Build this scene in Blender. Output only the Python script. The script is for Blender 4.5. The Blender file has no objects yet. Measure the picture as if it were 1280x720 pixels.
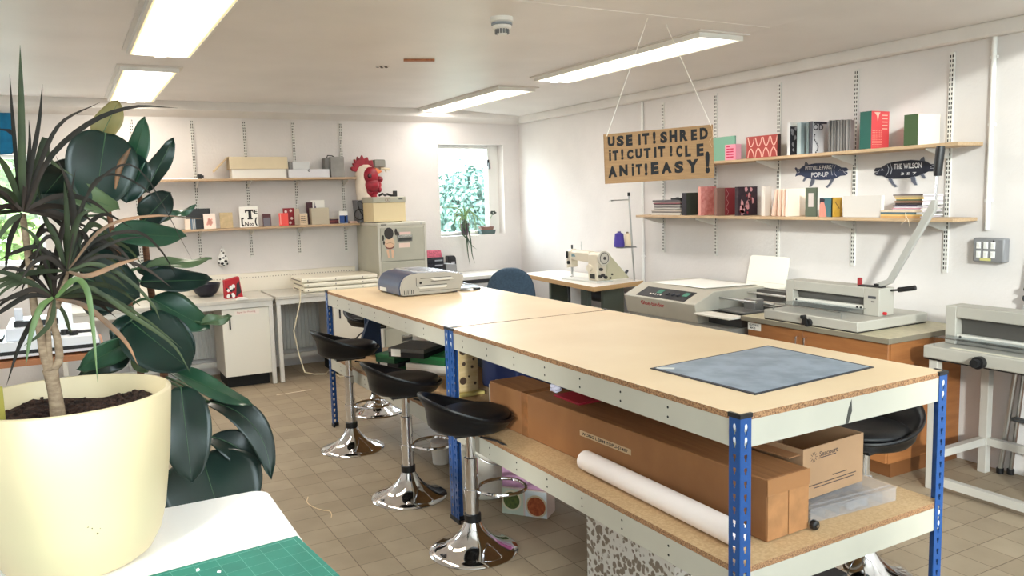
import bpy, bmesh, math, random
from mathutils import Vector, Matrix, Quaternion
rnd = random.Random(11)
PI = math.pi
SC = bpy.context.scene
COL = SC.collection
sin, cos = math.sin, math.cos

# ------------------------------------------------------------------ camera (fitted from the photo's vanishing lines)
FPX, YAW, PITCH, ROLL, EYE = 1004.46, -0.504, -0.1139, -0.0269, 1.55
_f = Vector((sin(-YAW)*cos(PITCH), cos(YAW)*cos(PITCH), sin(PITCH)))
_r = Vector((cos(YAW), sin(YAW), 0)); _u = _r.cross(_f)
CR = _r*cos(ROLL) + _u*sin(ROLL); CU = -_r*sin(ROLL) + _u*cos(ROLL); CF = _f
CAMO = Vector((0, 0, EYE))
def at(px, py, **k):
    """world point seen at a photo position, on the named plane (x=, y= or z=)"""
    d = CF + CR*(px-640)/FPX - CU*(py-360)/FPX
    (a, v), = k.items(); i = 'xyz'.index(a)
    return CAMO + d*((v-CAMO[i])/d[i])

# ------------------------------------------------------------------ colour and materials
def lin(c):
    return tuple(((v/255)/12.92 if v/255 <= 0.04045 else ((v/255+0.055)/1.055)**2.4) for v in c) + (1,)
def mat(name, rgb, rough=0.5, metal=0.0, var=0.0, scale=8.0, bump=0.0, bscale=60.0, rgb2=None, spec=0.5, coat=0.0, stretch=None, detail=4.0, lo=0.35, hi=0.65):
    m = bpy.data.materials.new(name); m.use_nodes = True
    nt = m.node_tree; b = nt.nodes['Principled BSDF']
    b.inputs['Base Color'].default_value = lin(rgb); b.inputs['Roughness'].default_value = rough
    b.inputs['Metallic'].default_value = metal; b.inputs['Specular IOR Level'].default_value = spec
    b.inputs['Coat Weight'].default_value = coat
    tc = nt.nodes.new('ShaderNodeTexCoord')
    def noise(sc, st=None):
        n = nt.nodes.new('ShaderNodeTexNoise'); n.inputs['Scale'].default_value = sc; n.inputs['Detail'].default_value = detail
        if st:
            mp = nt.nodes.new('ShaderNodeMapping'); mp.inputs['Scale'].default_value = st
            nt.links.new(tc.outputs['Object'], mp.inputs['Vector']); nt.links.new(mp.outputs['Vector'], n.inputs['Vector'])
        else: nt.links.new(tc.outputs['Object'], n.inputs['Vector'])
        return n
    if var or rgb2:
        n = noise(scale, stretch); r = nt.nodes.new('ShaderNodeValToRGB')
        c2 = rgb2 or tuple(max(0, v*(1-var)) for v in rgb)
        r.color_ramp.elements[0].position = lo; r.color_ramp.elements[0].color = lin(c2)
        r.color_ramp.elements[1].position = hi; r.color_ramp.elements[1].color = lin(rgb)
        nt.links.new(n.outputs['Fac'], r.inputs['Fac']); nt.links.new(r.outputs['Color'], b.inputs['Base Color'])
    if bump:
        n2 = noise(bscale); bp = nt.nodes.new('ShaderNodeBump'); bp.inputs['Strength'].default_value = bump
        bp.inputs['Distance'].default_value = 0.01
        nt.links.new(n2.outputs['Fac'], bp.inputs['Height']); nt.links.new(bp.outputs['Normal'], b.inputs['Normal'])
    return m
def emit(name, rgb, strength):
    m = bpy.data.materials.new(name); m.use_nodes = True; nt = m.node_tree
    nt.nodes.remove(nt.nodes['Principled BSDF']); e = nt.nodes.new('ShaderNodeEmission')
    e.inputs['Color'].default_value = lin(rgb); e.inputs['Strength'].default_value = strength
    nt.links.new(e.outputs[0], nt.nodes['Material Output'].inputs[0]); return m
def clear(name, rgb, mix=0.1, rough=0.02):
    """thin clear sheet: mostly see-through with a little gloss"""
    m = bpy.data.materials.new(name); m.use_nodes = True; nt = m.node_tree
    nt.nodes.remove(nt.nodes['Principled BSDF'])
    t = nt.nodes.new('ShaderNodeBsdfTransparent'); t.inputs[0].default_value = lin(rgb)
    g = nt.nodes.new('ShaderNodeBsdfGlossy'); g.inputs['Roughness'].default_value = rough
    x = nt.nodes.new('ShaderNodeMixShader'); x.inputs[0].default_value = mix
    nt.links.new(t.outputs[0], x.inputs[1]); nt.links.new(g.outputs[0], x.inputs[2])
    nt.links.new(x.outputs[0], nt.nodes['Material Output'].inputs[0]); return m
def lamp_diffuser(name, core, edge, s0, s1, hw):
    """diffuser over a tube: strongest along the middle, weaker and warmer to the edges"""
    m = bpy.data.materials.new(name); m.use_nodes = True; nt = m.node_tree; L = nt.links.new
    nt.nodes.remove(nt.nodes['Principled BSDF']); e = nt.nodes.new('ShaderNodeEmission')
    tc = nt.nodes.new('ShaderNodeTexCoord'); sx = nt.nodes.new('ShaderNodeSeparateXYZ'); ab = nt.nodes.new('ShaderNodeMath'); ab.operation = 'ABSOLUTE'
    mr = nt.nodes.new('ShaderNodeMapRange'); mr.interpolation_type = 'SMOOTHSTEP'; mr.inputs[1].default_value = hw*.5; mr.inputs[2].default_value = hw*1.0; mr.inputs[3].default_value = s0; mr.inputs[4].default_value = s1
    m2 = nt.nodes.new('ShaderNodeMapRange'); m2.inputs[1].default_value = hw*.5; m2.inputs[2].default_value = hw*1.0
    mx = nt.nodes.new('ShaderNodeMix'); mx.data_type = 'RGBA'; mx.inputs[6].default_value = lin(core); mx.inputs[7].default_value = lin(edge)
    L(tc.outputs['Object'], sx.inputs[0]); L(sx.outputs['X'], ab.inputs[0]); L(ab.outputs[0], mr.inputs[0]); L(ab.outputs[0], m2.inputs[0]); L(m2.outputs[0], mx.inputs[0])
    L(mx.outputs[2], e.inputs['Color']); L(mr.outputs[0], e.inputs['Strength']); L(e.outputs[0], nt.nodes['Material Output'].inputs[0]); return m
_mc = {}
def C(r, g, b, rough=0.6, **k):
    key = (r, g, b, rough, tuple(sorted(k.items())))
    if key not in _mc: _mc[key] = mat('paint_%d_%d_%d' % (r, g, b), (r, g, b), rough, **k)
    return _mc[key]

# ------------------------------------------------------------------ mesh builder
class MB:
    def __init__(s): s.bm = bmesh.new()
    def _f(s, vs, mi=0):
        try: f = s.bm.faces.new(vs); f.material_index = mi; return f
        except ValueError: return None
    def box(s, x0, x1, y0, y1, z0, z1, mi=0, M=None):
        p = [(x0,y0,z0),(x1,y0,z0),(x1,y1,z0),(x0,y1,z0),(x0,y0,z1),(x1,y0,z1),(x1,y1,z1),(x0,y1,z1)]
        v = [s.bm.verts.new(M @ Vector(q) if M else q) for q in p]
        for a in ((3,2,1,0),(4,5,6,7),(0,1,5,4),(1,2,6,5),(2,3,7,6),(3,0,4,7)): s._f([v[i] for i in a], mi)
        return s
    def hexa(s, bot, top, mi=0):
        v = [s.bm.verts.new(q) for q in list(bot)+list(top)]; n = len(bot)
        s._f(v[:n][::-1], mi); s._f(v[n:], mi)
        for i in range(n): s._f([v[i], v[(i+1)%n], v[n+(i+1)%n], v[n+i]], mi)
        return s
    def prism(s, pts, ax, a0, a1, mi=0, M=None, mis=None):
        def q(p, a):
            c = list(p); c.insert('xyz'.index(ax), a); c = Vector(c); return M @ c if M else c
        A = [s.bm.verts.new(q(p, a0)) for p in pts]; B = [s.bm.verts.new(q(p, a1)) for p in pts]; n = len(pts)
        s._f(A[::-1], mi); s._f(B, mi)
        for i in range(n): s._f([A[i], A[(i+1)%n], B[(i+1)%n], B[i]], mis[i] if mis else mi)
        return s
    def tube(s, pts, r, seg=8, mi=0, caps=True, M=None, flat=1.0):
        pts = [Vector(p) for p in pts]; n = len(pts); rings = []
        if M: pts = [M @ p for p in pts]
        ref = None
        for i, p in enumerate(pts):
            t = (pts[min(i+1, n-1)]-pts[max(i-1, 0)]).normalized()
            if ref is None:
                ref = Vector((0, 0, 1)) if abs(t.z) < 0.9 else Vector((1, 0, 0))
            a = t.cross(ref).normalized(); b = a.cross(t).normalized(); ref = b
            rr = r[i] if isinstance(r, (list, tuple)) else r
            rings.append([s.bm.verts.new(p + (a*cos(2*PI*k/seg) + b*sin(2*PI*k/seg)*flat)*rr) for k in range(seg)])
        for i in range(n-1):
            for k in range(seg): s._f([rings[i][k], rings[i][(k+1)%seg], rings[i+1][(k+1)%seg], rings[i+1][k]], mi)
        if caps: s._f(rings[0][::-1], mi); s._f(rings[-1], mi)
        return s
    def cyl(s, p0, p1, r0, r1=None, seg=16, mi=0):
        return s.tube([p0, p1], [r0, r0 if r1 is None else r1], seg, mi)
    def ring(s, c, R, r, n=32, seg=6, a0=0, a1=2*PI, U=(1,0,0), V=(0,1,0), mi=0):
        U, V, c = Vector(U), Vector(V), Vector(c)
        return s.tube([c+U*cos(a0+(a1-a0)*i/n)*R+V*sin(a0+(a1-a0)*i/n)*R for i in range(n+1)], r, seg, mi)
    def lathe(s, prof, c=(0,0,0), seg=40, mi=0, M=None):
        c = Vector(c); rings = []
        for r, z in prof:
            rr = []
            for k in range(seg):
                p = Vector((r*cos(2*PI*k/seg), r*sin(2*PI*k/seg), z)); p = (M @ p if M else p) + c
                rr.append(s.bm.verts.new(p))
            rings.append(rr)
        for i in range(len(prof)-1):
            for k in range(seg): s._f([rings[i][k], rings[i][(k+1)%seg], rings[i+1][(k+1)%seg], rings[i+1][k]], mi)
        if prof[0][0] > 1e-6: s._f(rings[0][::-1], mi)
        if prof[-1][0] > 1e-6: s._f(rings[-1], mi)
        return s
    def ell(s, c, r, seg=14, mi=0, M=None):
        if not hasattr(r, '__len__'): r = (r, r, r)
        n = seg//2+2; c = Vector(c); rings = []
        for i in range(n+1):
            a = -PI/2 + PI*i/n
            if i in (0, n): rings.append([s.bm.verts.new((M @ Vector((0,0,sin(a)*r[2])) if M else Vector((0,0,sin(a)*r[2])))+c)])
            else:
                row = []
                for k in range(seg):
                    p = Vector((cos(a)*cos(2*PI*k/seg)*r[0], cos(a)*sin(2*PI*k/seg)*r[1], sin(a)*r[2]))
                    row.append(s.bm.verts.new((M @ p if M else p)+c))
                rings.append(row)
        for i in range(n):
            A, B = rings[i], rings[i+1]
            for k in range(seg):
                k2 = (k+1)%seg
                if len(A) == 1: s._f([A[0], B[k2], B[k]], mi)
                elif len(B) == 1: s._f([A[k], A[k2], B[0]], mi)
                else: s._f([A[k], A[k2], B[k2], B[k]], mi)
        return s
    def grid(s, fn, nu, nv, mi=0, closeu=False):
        V = [[s.bm.verts.new(fn(i/nu, j/nv)) for j in range(nv+1)] for i in range(nu if closeu else nu+1)]
        for i in range(nu):
            for j in range(nv):
                A = V[i]; B = V[(i+1) % len(V)]
                s._f([A[j], B[j], B[j+1], A[j+1]], mi)
        return s
    def poly(s, pts, mi=0):
        s._f([s.bm.verts.new(p) for p in pts], mi); return s
    def sheet(s, O, U, V, w, h, t, mi=0, u0=0, v0=0):
        """thin slab: O + [u0,u0+w]U + [v0,v0+h]V, thickness t along UxV"""
        O, U, V = Vector(O), Vector(U).normalized(), Vector(V).normalized(); N = U.cross(V)
        P = [O+U*a+V*b for a, b in ((u0,v0),(u0+w,v0),(u0+w,v0+h),(u0,v0+h))]
        return s.hexa(P, [p+N*t for p in P], mi)
    def outline(s, O, U, V, pts, t, mi=0):
        O, U, V = Vector(O), Vector(U).normalized(), Vector(V).normalized(); N = U.cross(V)
        P = [O+U*a+V*b for a, b in pts]
        return s.hexa(P, [p+N*t for p in P], mi)
    def text(s, txt, O, U, V, w, h, t=0.0006, mi=0, bold=0.0, shear=0.0):
        """lettering fitted into a w x h box at O, U along the line, V up"""
        cu = bpy.data.curves.new('t', 'FONT'); cu.body = txt; cu.offset = bold; cu.extrude = 0.0; cu.resolution_u = 3; cu.shear = shear
        ob = bpy.data.objects.new('t', cu); COL.objects.link(ob)
        dg = bpy.context.evaluated_depsgraph_get(); dg.update()
        me = bpy.data.meshes.new_from_object(ob.evaluated_get(dg))
        bpy.data.objects.remove(ob); bpy.data.curves.remove(cu)
        O, U, V = Vector(O), Vector(U).normalized(), Vector(V).normalized(); N = U.cross(V)
        xs = [v.co.x for v in me.vertices]; ys = [v.co.y for v in me.vertices]
        if not xs: return s
        x0, x1, y0, y1 = min(xs), max(xs), min(ys), max(ys)
        b2 = bmesh.new(); b2.from_mesh(me)
        r = bmesh.ops.extrude_face_region(b2, geom=b2.faces[:])
        for g in r['geom']:
            if isinstance(g, bmesh.types.BMVert): g.co.z += 1
        vm = {}
        for v in b2.verts:
            vm[v] = s.bm.verts.new(O + U*((v.co.x-x0)/(x1-x0)*w) + V*((v.co.y-y0)/(y1-y0)*h) + N*(t if v.co.z > .5 else 0))
        for f in b2.faces: s._f([vm[v] for v in f.verts], mi)
        b2.free(); bpy.data.meshes.remove(me); return s
    def xf(s, M):
        for v in s.bm.verts: v.co = M @ v.co
        return s
    def bounds(s):
        X = [v.co for v in s.bm.verts]
        return [min(c[i] for c in X) for i in range(3)], [max(c[i] for c in X) for i in range(3)]

def link(name, mb, mats, parent=None, bevel=0, smooth=40, solid=0, sub=0, off=None, soff=0):
    bm = mb.bm
    if off is not None:
        for v in bm.verts: v.co -= off
    bmesh.ops.recalc_face_normals(bm, faces=bm.faces[:])
    me = bpy.data.meshes.new(name); bm.to_mesh(me); bm.free()
    for m in (mats if isinstance(mats, (list, tuple)) else [mats]): me.materials.append(m)
    if smooth:
        me.polygons.foreach_set('use_smooth', [True]*len(me.polygons)); me.set_sharp_from_angle(angle=math.radians(smooth))
    o = bpy.data.objects.new(name, me); COL.objects.link(o); o.parent = parent
    if solid:
        k = o.modifiers.new('solid', 'SOLIDIFY'); k.thickness = solid; k.offset = soff
    if bevel:
        k = o.modifiers.new('bevel', 'BEVEL'); k.width = bevel; k.segments = 2; k.limit_method = 'ANGLE'; k.angle_limit = math.radians(35); k.harden_normals = False
    if sub:
        k = o.modifiers.new('sub', 'SUBSURF'); k.levels = sub; k.render_levels = sub
    return o
def tag(o, label=None, cat=None, group=None, kind=None):
    if label: o['label'] = label
    if cat: o['category'] = cat
    if group: o['group'] = group
    if kind: o['kind'] = kind
    return o
def base_of(mbs):
    lo = [1e9]*3; hi = [-1e9]*3
    for m in mbs:
        a, b = m.bounds(); lo = [min(p, q) for p, q in zip(lo, a)]; hi = [max(p, q) for p, q in zip(hi, b)]
    return Vector(((lo[0]+hi[0])/2, (lo[1]+hi[1])/2, lo[2]))
ORD = ['bottom', 'second lowest', 'third lowest', 'fourth lowest', 'fifth from the bottom', 'sixth from the bottom', 'seventh from the bottom', 'eighth from the bottom', 'ninth from the bottom', 'tenth from the bottom', 'eleventh from the bottom', 'twelfth from the bottom', 'thirteenth from the bottom']
ORDL = ['leftmost', 'second from the left', 'third from the left', 'fourth from the left', 'fifth from the left', 'sixth from the left', 'seventh from the left', 'rightmost']
class T:
    """a thing made of parts; parts are built in world space unless local=True"""
    def __init__(s, name, label, cat, group=None, kind=None):
        s.n, s.l, s.c, s.g, s.k, s.P = name, label, cat, group, kind, []
    def add(s, name, mb, m, under=None, label=None, kind=None, **kw):
        s.P.append((name, mb, m, under, label, kind, kw)); return len(s.P)-1
    def done(s, loc=None, rz=0, local=False):
        off = Vector((0, 0, 0)) if local else base_of([p[1] for p in s.P])
        e = bpy.data.objects.new(s.n, None); e.empty_display_size = 0.1; COL.objects.link(e)
        e.location = Vector(loc) if local and loc is not None else off; e.rotation_euler = (0, 0, rz)
        if s.k: tag(e, s.l, s.c, s.g, s.k)
        else: tag(e, s.l, s.c, s.g)
        obs = []
        for name, mb, m, under, label, kind, kw in s.P:
            o = link(name, mb, m, e if under is None else obs[under], off=None if local else off, **kw)
            if label: o['label'] = label
            if kind: o['kind'] = kind
            obs.append(o)
        return e
def solo(name, label, cat, mb, m, group=None, kind=None, **kw):
    off = base_of([mb]); o = link(name, mb, m, None, off=off, **kw); o.location = off
    return tag(o, label, cat, group, kind)
def struct(name, mb, m, parent=None, **kw):
    o = link(name, mb, m, parent, **kw)
    if parent is None: o['kind'] = 'structure'
    return o
def copy_tree(root, loc, rz, label, group=None):
    r = root.copy(); COL.objects.link(r); r.location = loc; r.rotation_euler = (0, 0, rz); r['label'] = label
    if group: r['group'] = group
    for ch in list(root.children):
        c = ch.copy(); COL.objects.link(c); c.parent = r
        for g in list(ch.children):
            d = g.copy(); COL.objects.link(d); d.parent = c
    return r

SKY, SUN, EXPO, NORTH = 7.5, 2.8, 0.43, 3.0
# ------------------------------------------------------------------ room numbers (metres)
XR, YB, XL, YF = 4.344, 7.645, -1.45, -2.6       # right wall, back wall, left wall, wall behind the camera
ZC, ZB = 2.44, 2.311                             # ceiling, underside of the boxed beams
ZHI = 4.7                                        # unseen front bay, made taller to let the low sun in
YLO = 1.75                                       # where the low ceiling starts, set so its edge bounds the sunlit wall

# ------------------------------------------------------------------ shared materials
M_wall = mat('white_wall_paint', (224, 219, 216), 0.75, var=0.05, scale=1.6, bump=0.18, bscale=45)
M_ceil = mat('white_ceiling_paint', (236, 232, 230), 0.42, var=0.03, scale=2.0, bump=0.05, bscale=25)
M_trim = mat('white_gloss_trim', (226, 221, 216), 0.5, var=0.03, scale=4)
M_white = mat('white_plastic', (236, 235, 231), 0.45)
M_wpaint = mat('white_metal', (222, 220, 214), 0.45, var=0.03)
M_black = mat('black_plastic', (22, 22, 24), 0.45)
M_dark = mat('dark_gap', (16, 15, 15), 0.8)
M_chrome = mat('chrome', (225, 225, 228), 0.06, metal=1.0)
M_steel = mat('brushed_steel', (190, 190, 188), 0.3, metal=1.0)
M_leather = mat('black_faux_leather', (9, 9, 12), 0.42, bump=0.05, bscale=180, spec=.32)
M_beam = mat('grey_cream_powder_coat', (188, 184, 170), 0.45, var=0.03, scale=5)
M_blue = mat('blue_powder_coat', (28, 74, 136), 0.4)
M_cream = mat('cream_casing', (224, 218, 200), 0.45, var=0.03)
M_grey = mat('grey_casing', (176, 172, 164), 0.5, var=0.03)
M_lgrey = mat('light_grey_casing', (200, 198, 191), 0.5, var=0.04, scale=4)
M_card = mat('brown_cardboard', (176, 130, 84), 0.8, var=0.1, scale=3, stretch=(3, 3, 30))
M_kraft = mat('kraft_card', (198, 160, 116), 0.8, var=0.07, scale=6)
M_paper = mat('white_paper', (243, 240, 233), 0.7)
M_pine = mat('shelf_board_wood', (194, 166, 132), 0.55, rgb2=(178, 148, 114), scale=6, stretch=(18, 1.2, 18))
M_pine2 = mat('shelf_board_wood_grain', (192, 164, 132), 0.55, rgb2=(176, 146, 114), scale=6, stretch=(1.2, 18, 18))
M_clear = clear('clear_plastic', (235, 238, 240), 0.10, 0.05)
M_glass = clear('window_glass', (246, 250, 250), 0.05, 0.0)
M_ink = mat('black_ink', (18, 17, 20), 0.7)
M_red = mat('red_print', (190, 40, 45), 0.6)

# floor tiles
def floor_mat():
    m = bpy.data.materials.new('quarry_tiles'); m.use_nodes = True; nt = m.node_tree; b = nt.nodes['Principled BSDF']
    tc = nt.nodes.new('ShaderNodeTexCoord'); mp = nt.nodes.new('ShaderNodeMapping'); mp.inputs['Location'].default_value = (-0.0425, -0.061, 0)
    br = nt.nodes.new('ShaderNodeTexBrick'); br.offset = 0.0; br.squash = 1.0
    br.inputs['Scale'].default_value = 1; br.inputs['Brick Width'].default_value = 0.157; br.inputs['Row Height'].default_value = 0.157
    br.inputs['Mortar Size'].default_value = 0.0022; br.inputs['Mortar Smooth'].default_value = 0.3; br.inputs['Bias'].default_value = 0.0
    br.inputs['Color1'].default_value = lin((170, 154, 131)); br.inputs['Color2'].default_value = lin((158, 142, 120)); br.inputs['Mortar'].default_value = lin((120, 104, 86))
    n = nt.nodes.new('ShaderNodeTexNoise'); n.inputs['Scale'].default_value = 5; n.inputs['Detail'].default_value = 6
    r = nt.nodes.new('ShaderNodeValToRGB'); r.color_ramp.elements[0].position = .3; r.color_ramp.elements[0].color = (.72, .71, .70, 1); r.color_ramp.elements[1].position = .7
    mx = nt.nodes.new('ShaderNodeMix'); mx.data_type = 'RGBA'; mx.blend_type = 'MULTIPLY'; mx.inputs[0].default_value = 0.6
    L = nt.links.new
    L(tc.outputs['Object'], mp.inputs[0]); L(mp.outputs[0], br.inputs['Vector']); L(tc.outputs['Object'], n.inputs['Vector']); L(n.outputs['Fac'], r.inputs[0])
    L(br.outputs['Color'], mx.inputs[6]); L(r.outputs[0], mx.inputs[7]); L(mx.outputs[2], b.inputs['Base Color'])
    bp = nt.nodes.new('ShaderNodeBump'); bp.inputs['Strength'].default_value = 0.5; bp.inputs['Distance'].default_value = -0.003
    L(br.outputs['Fac'], bp.inputs['Height']); L(bp.outputs[0], b.inputs['Normal'])
    b.inputs['Roughness'].default_value = 0.5; b.inputs['Specular IOR Level'].default_value = 0.35
    return m
M_floor = floor_mat()

# ------------------------------------------------------------------ shell
W = 0.28                                          # outer wall thickness
struct('floor', MB().box(XL-W, XR+W, YF-W, YB+W, -0.1, 0), M_floor, smooth=0)
cm = MB()
cm.prism([(XL-W, ZC), (3.5, ZC), (XR+W, ZC-0.075), (XR+W, ZC+.2), (XL-W, ZC+.2)], 'y', YLO, YB+W)
struct('ceiling', cm, M_ceil, smooth=0)
struct('ceiling.001', MB().box(XL-W, XR+W, YF-W, YLO+.15, ZHI, ZHI+.2), M_ceil, smooth=0)
struct('wall_upper', MB().box(XL-W, XR+W, YLO, YLO+.15, ZC+.2, ZHI), M_wall, smooth=0)
# back wall with two openings
w1 = (3.395, 4.150, 1.150, 2.096); w2 = (-1.15, -0.150, 1.100, 1.99)
bw = MB(); y0, y1 = YB, YB+W
xs = [XL-W, w2[0], w2[1], w1[0], w1[1], XR+W]
for i in range(5):
    a, b = xs[i], xs[i+1]
    if i == 1: bw.box(a, b, y0, y1, 0, w2[2]); bw.box(a, b, y0, y1, w2[3], ZC+.1)
    elif i == 3: bw.box(a, b, y0, y1, 0, w1[2]); bw.box(a, b, y0, y1, w1[3], ZC+.1)
    else: bw.box(a, b, y0, y1, 0, ZC+.1)
struct('wall_back', bw, M_wall, smooth=0)
struct('wall_right', MB().box(XR, XR+W, YF-W, YB, 0, ZHI), M_wall, smooth=0)
lw = MB()                                          # left wall, one window opening near the camera
lw.box(XL-W, XL, YF-W, -1.6, 0, ZHI).box(XL-W, XL, .2, YB, 0, ZHI).box(XL-W, XL, -1.6, .2, 0, 1.05).box(XL-W, XL, -1.6, .2, 2.3, ZHI)
struct('wall_left', lw, M_wall, smooth=0)
fw = MB(); FX0, FX1, FZ0, FZ1 = -1.3, 4.0, 1.3, 4.5  # unseen opening, its head and sill set for the incoming light
fw.box(XL, FX0, YF-W, YF, 0, ZHI).box(FX1, XR, YF-W, YF, 0, ZHI).box(FX0, FX1, YF-W, YF, 0, FZ0).box(FX0, FX1, YF-W, YF, FZ1, ZHI)
struct('wall_front', fw, M_wall, smooth=0)
# boxed beams under the ceiling
tb = MB(); tb.prism([(YB, ZB), (YB-.10, ZB+.045), (YB-.115, ZB+.052), (YB-.115, ZC+.02), (YB, ZC+.02)], 'x', XL, XR)
struct('trim_1', tb, M_trim, smooth=0)
tr = MB(); tr.prism([(XR, ZB), (XR-.045, ZB), (XR-.055, ZB+.008), (XR-.055, ZB+.068), (XR-.02, ZC), (XR, ZC)], 'y', YF, YB-.115)
struct('trim_2', tr, M_trim, smooth=0)
# plaster board joint on the ceiling
struct('trim_3', MB().box(1.2, 3.5, 3.305, 3.312, ZC-.002, ZC), M_ceil, smooth=0)

# ------------------------------------------------------------------ windows
def window(n, x0, x1, z0, z1, y, vertical=True, opener=False, out=1):
    """frame set in a reveal of a wall that runs along x; y = inner frame face"""
    f = MB(); t = .024; d = .06
    for a in ((x0, x0+t, z0, z1), (x1-t, x1, z0, z1), (x0+t, x1-t, z0, z0+t), (x0+t, x1-t, z1-t, z1)):
        f.box(a[0], a[1], min(y, y+d*out), max(y, y+d*out), a[2], a[3])
    w = bpy.data.objects.new('window_%d' % n, None); COL.objects.link(w); w['kind'] = 'structure'
    link('frame', f, M_white, w, bevel=.004)
    if opener:
        s = MB(); t2 = .024; q = .028
        X0, X1, Z0, Z1 = x0+t-.01, x1-t+.01, z0+t-.01, z1-t+.01
        for a in ((X0, X0+t2, Z0, Z1), (X1-t2, X1, Z0, Z1), (X0+t2, X1-t2, Z0, Z0+t2), (X0+t2, X1-t2, Z1-t2, Z1)):
            s.box(a[0], a[1], y-q, y-.001, a[2], a[3])
        so = link('sash', s, M_white, w, bevel=.004)
        h = MB(); h.box(x1-.046, x1-.022, y-.045, y-q-.001, (z0+z1)/2+.25, (z0+z1)/2+.32).box(x1-.043, x1-.025, y-.075, y-.045, (z0+z1)/2+.22, (z0+z1)/2+.285)
        link('handle', h, M_black, so, bevel=.003)
        g = MB(); g.box(x1-.020, x1-.010, y-.004, y-.0005, z0+.05, z1-.05)
        link('hinge_rail', g, M_grey, w)
    gl = MB()
    gl.box(x0+t-.005, x1-t+.005, y+.02*out, y+.026*out, z0+t-.005, z1-t+.005)
    link('pane', gl, M_glass, w)
    return w
window(1, w1[0]+.002, w1[1]-.10, w1[2]+.002, w1[3]-.002, YB+.13, opener=True)
window(2, w2[0]+.002, w2[1]-.002, w2[2]+.002, w2[3]-.002, YB+.15)
# inner cheek beside the opening sash
struct('trim_4', MB().box(w1[1]-.10, w1[1], YB+.13, YB+W-.02, w1[2], w1[3]), M_white, smooth=0)
def big_window(n, axis, a0, a1, z0, z1, p, bars):
    w = bpy.data.objects.new('window_%d' % n, None); COL.objects.link(w); w['kind'] = 'structure'
    f = MB(); t = .06
    def bx(m, u0, u1, q0, q1, d0, d1):
        if axis == 'x': m.box(u0, u1, d0, d1, q0, q1)
        else: m.box(d0, d1, u0, u1, q0, q1)
    for i in range(bars+1):
        u = a0 + (a1-a0-t)*i/bars; bx(f, u, u+t, z0, z1, p-.08, p-.02)
    bx(f, a0, a1, z0, z0+t, p-.081, p-.019); bx(f, a0, a1, z1-t, z1, p-.081, p-.019)
    link('frame', f, M_white, w)
    for i in range(bars):
        u0 = a0 + (a1-a0-t)*i/bars+t; u1 = a0 + (a1-a0-t)*(i+1)/bars
        g = MB(); bx(g, u0, u1, z0+t, z1-t, p-.055, p-.05); link('pane', g, M_glass, w)
big_window(3, 'x', FX0, FX1, FZ0, FZ1, YF-.02, 4)
big_window(4, 'y', -1.6, .2, 1.05, 2.3, XL-.02, 2)

# ------------------------------------------------------------------ outside
M_leafout = mat('tree_foliage', (122, 152, 142), 0.8, rgb2=(92, 124, 116), scale=3, detail=8)
M_lawn = mat('lawn', (150, 152, 138), 0.9, var=.2, scale=2)
def tree(x, y, h, w, label, m, seed):
    r = random.Random(seed); t = T('tree', label, 'tree', 'trees outside the back windows')
    tk = MB(); tk.tube([(x, y, -.6), (x+.1, y, h*.3), (x, y, h*.6)], [.22, .17, .1], 10); t.add('trunk', tk, C(96, 84, 70))
    fo = MB()
    for i in range(80):
        a = r.random()*2*PI; zz = r.random(); rr = w*(.25+.75*math.sqrt(r.random()))*math.sqrt(max(.05, 1-(zz*1.5-.6)**2))
        s = w*r.uniform(.18, .32); c = Vector((x+cos(a)*rr, y+sin(a)*rr*.7, h*(.25+.75*zz)))
        for k in range(110):
            d = Vector((r.gauss(0, 1), r.gauss(0, 1), r.gauss(0, 1))).normalized(); p = c+d*s*r.uniform(.7, 1.1)
            u = d.orthogonal().normalized(); v = d.cross(u); q = s*.17
            ang = r.random()*6.3; u2 = u*cos(ang)+v*sin(ang); v2 = d.cross(u2)
            fo.poly([p-u2*q, p+v2*q*.6, p+u2*q, p-v2*q*.6+d*q*.3])
    t.add('foliage', fo, m, smooth=0); return t.done()
tree(9.5, 18.0, 2.0, 1.75, 'big hazy blue-green tree filling the small back window', M_leafout, 3)
tree(6.6, 19.5, 1.9, 1.0, 'lower rounded green tree left of the big tree outside the small back window', M_leafout, 5)
tree(-1.6, 17.0, 3.2, 2.2, 'pale green tree outside the left back window behind the plants', mat('pale_foliage', (150, 178, 104), .8, var=.2, scale=3), 8)
solo('lawn', 'pale green lawn outside the back windows', 'lawn', MB().box(-30, 40, YB+1.5, 60, -.9, -.6), M_lawn, smooth=0)
hs = T('house', 'pale building low behind the tree outside the small back window', 'house')
hs.add('wall', MB().box(10, 17, 26, 30, -.6, 1.2), C(226, 206, 204)); hs.add('roof', MB().prism([(25.7, 1.2), (30.3, 1.2), (28, 2.0)], 'x', 9.8, 17.2), C(200, 150, 145)); hs.done()
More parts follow.
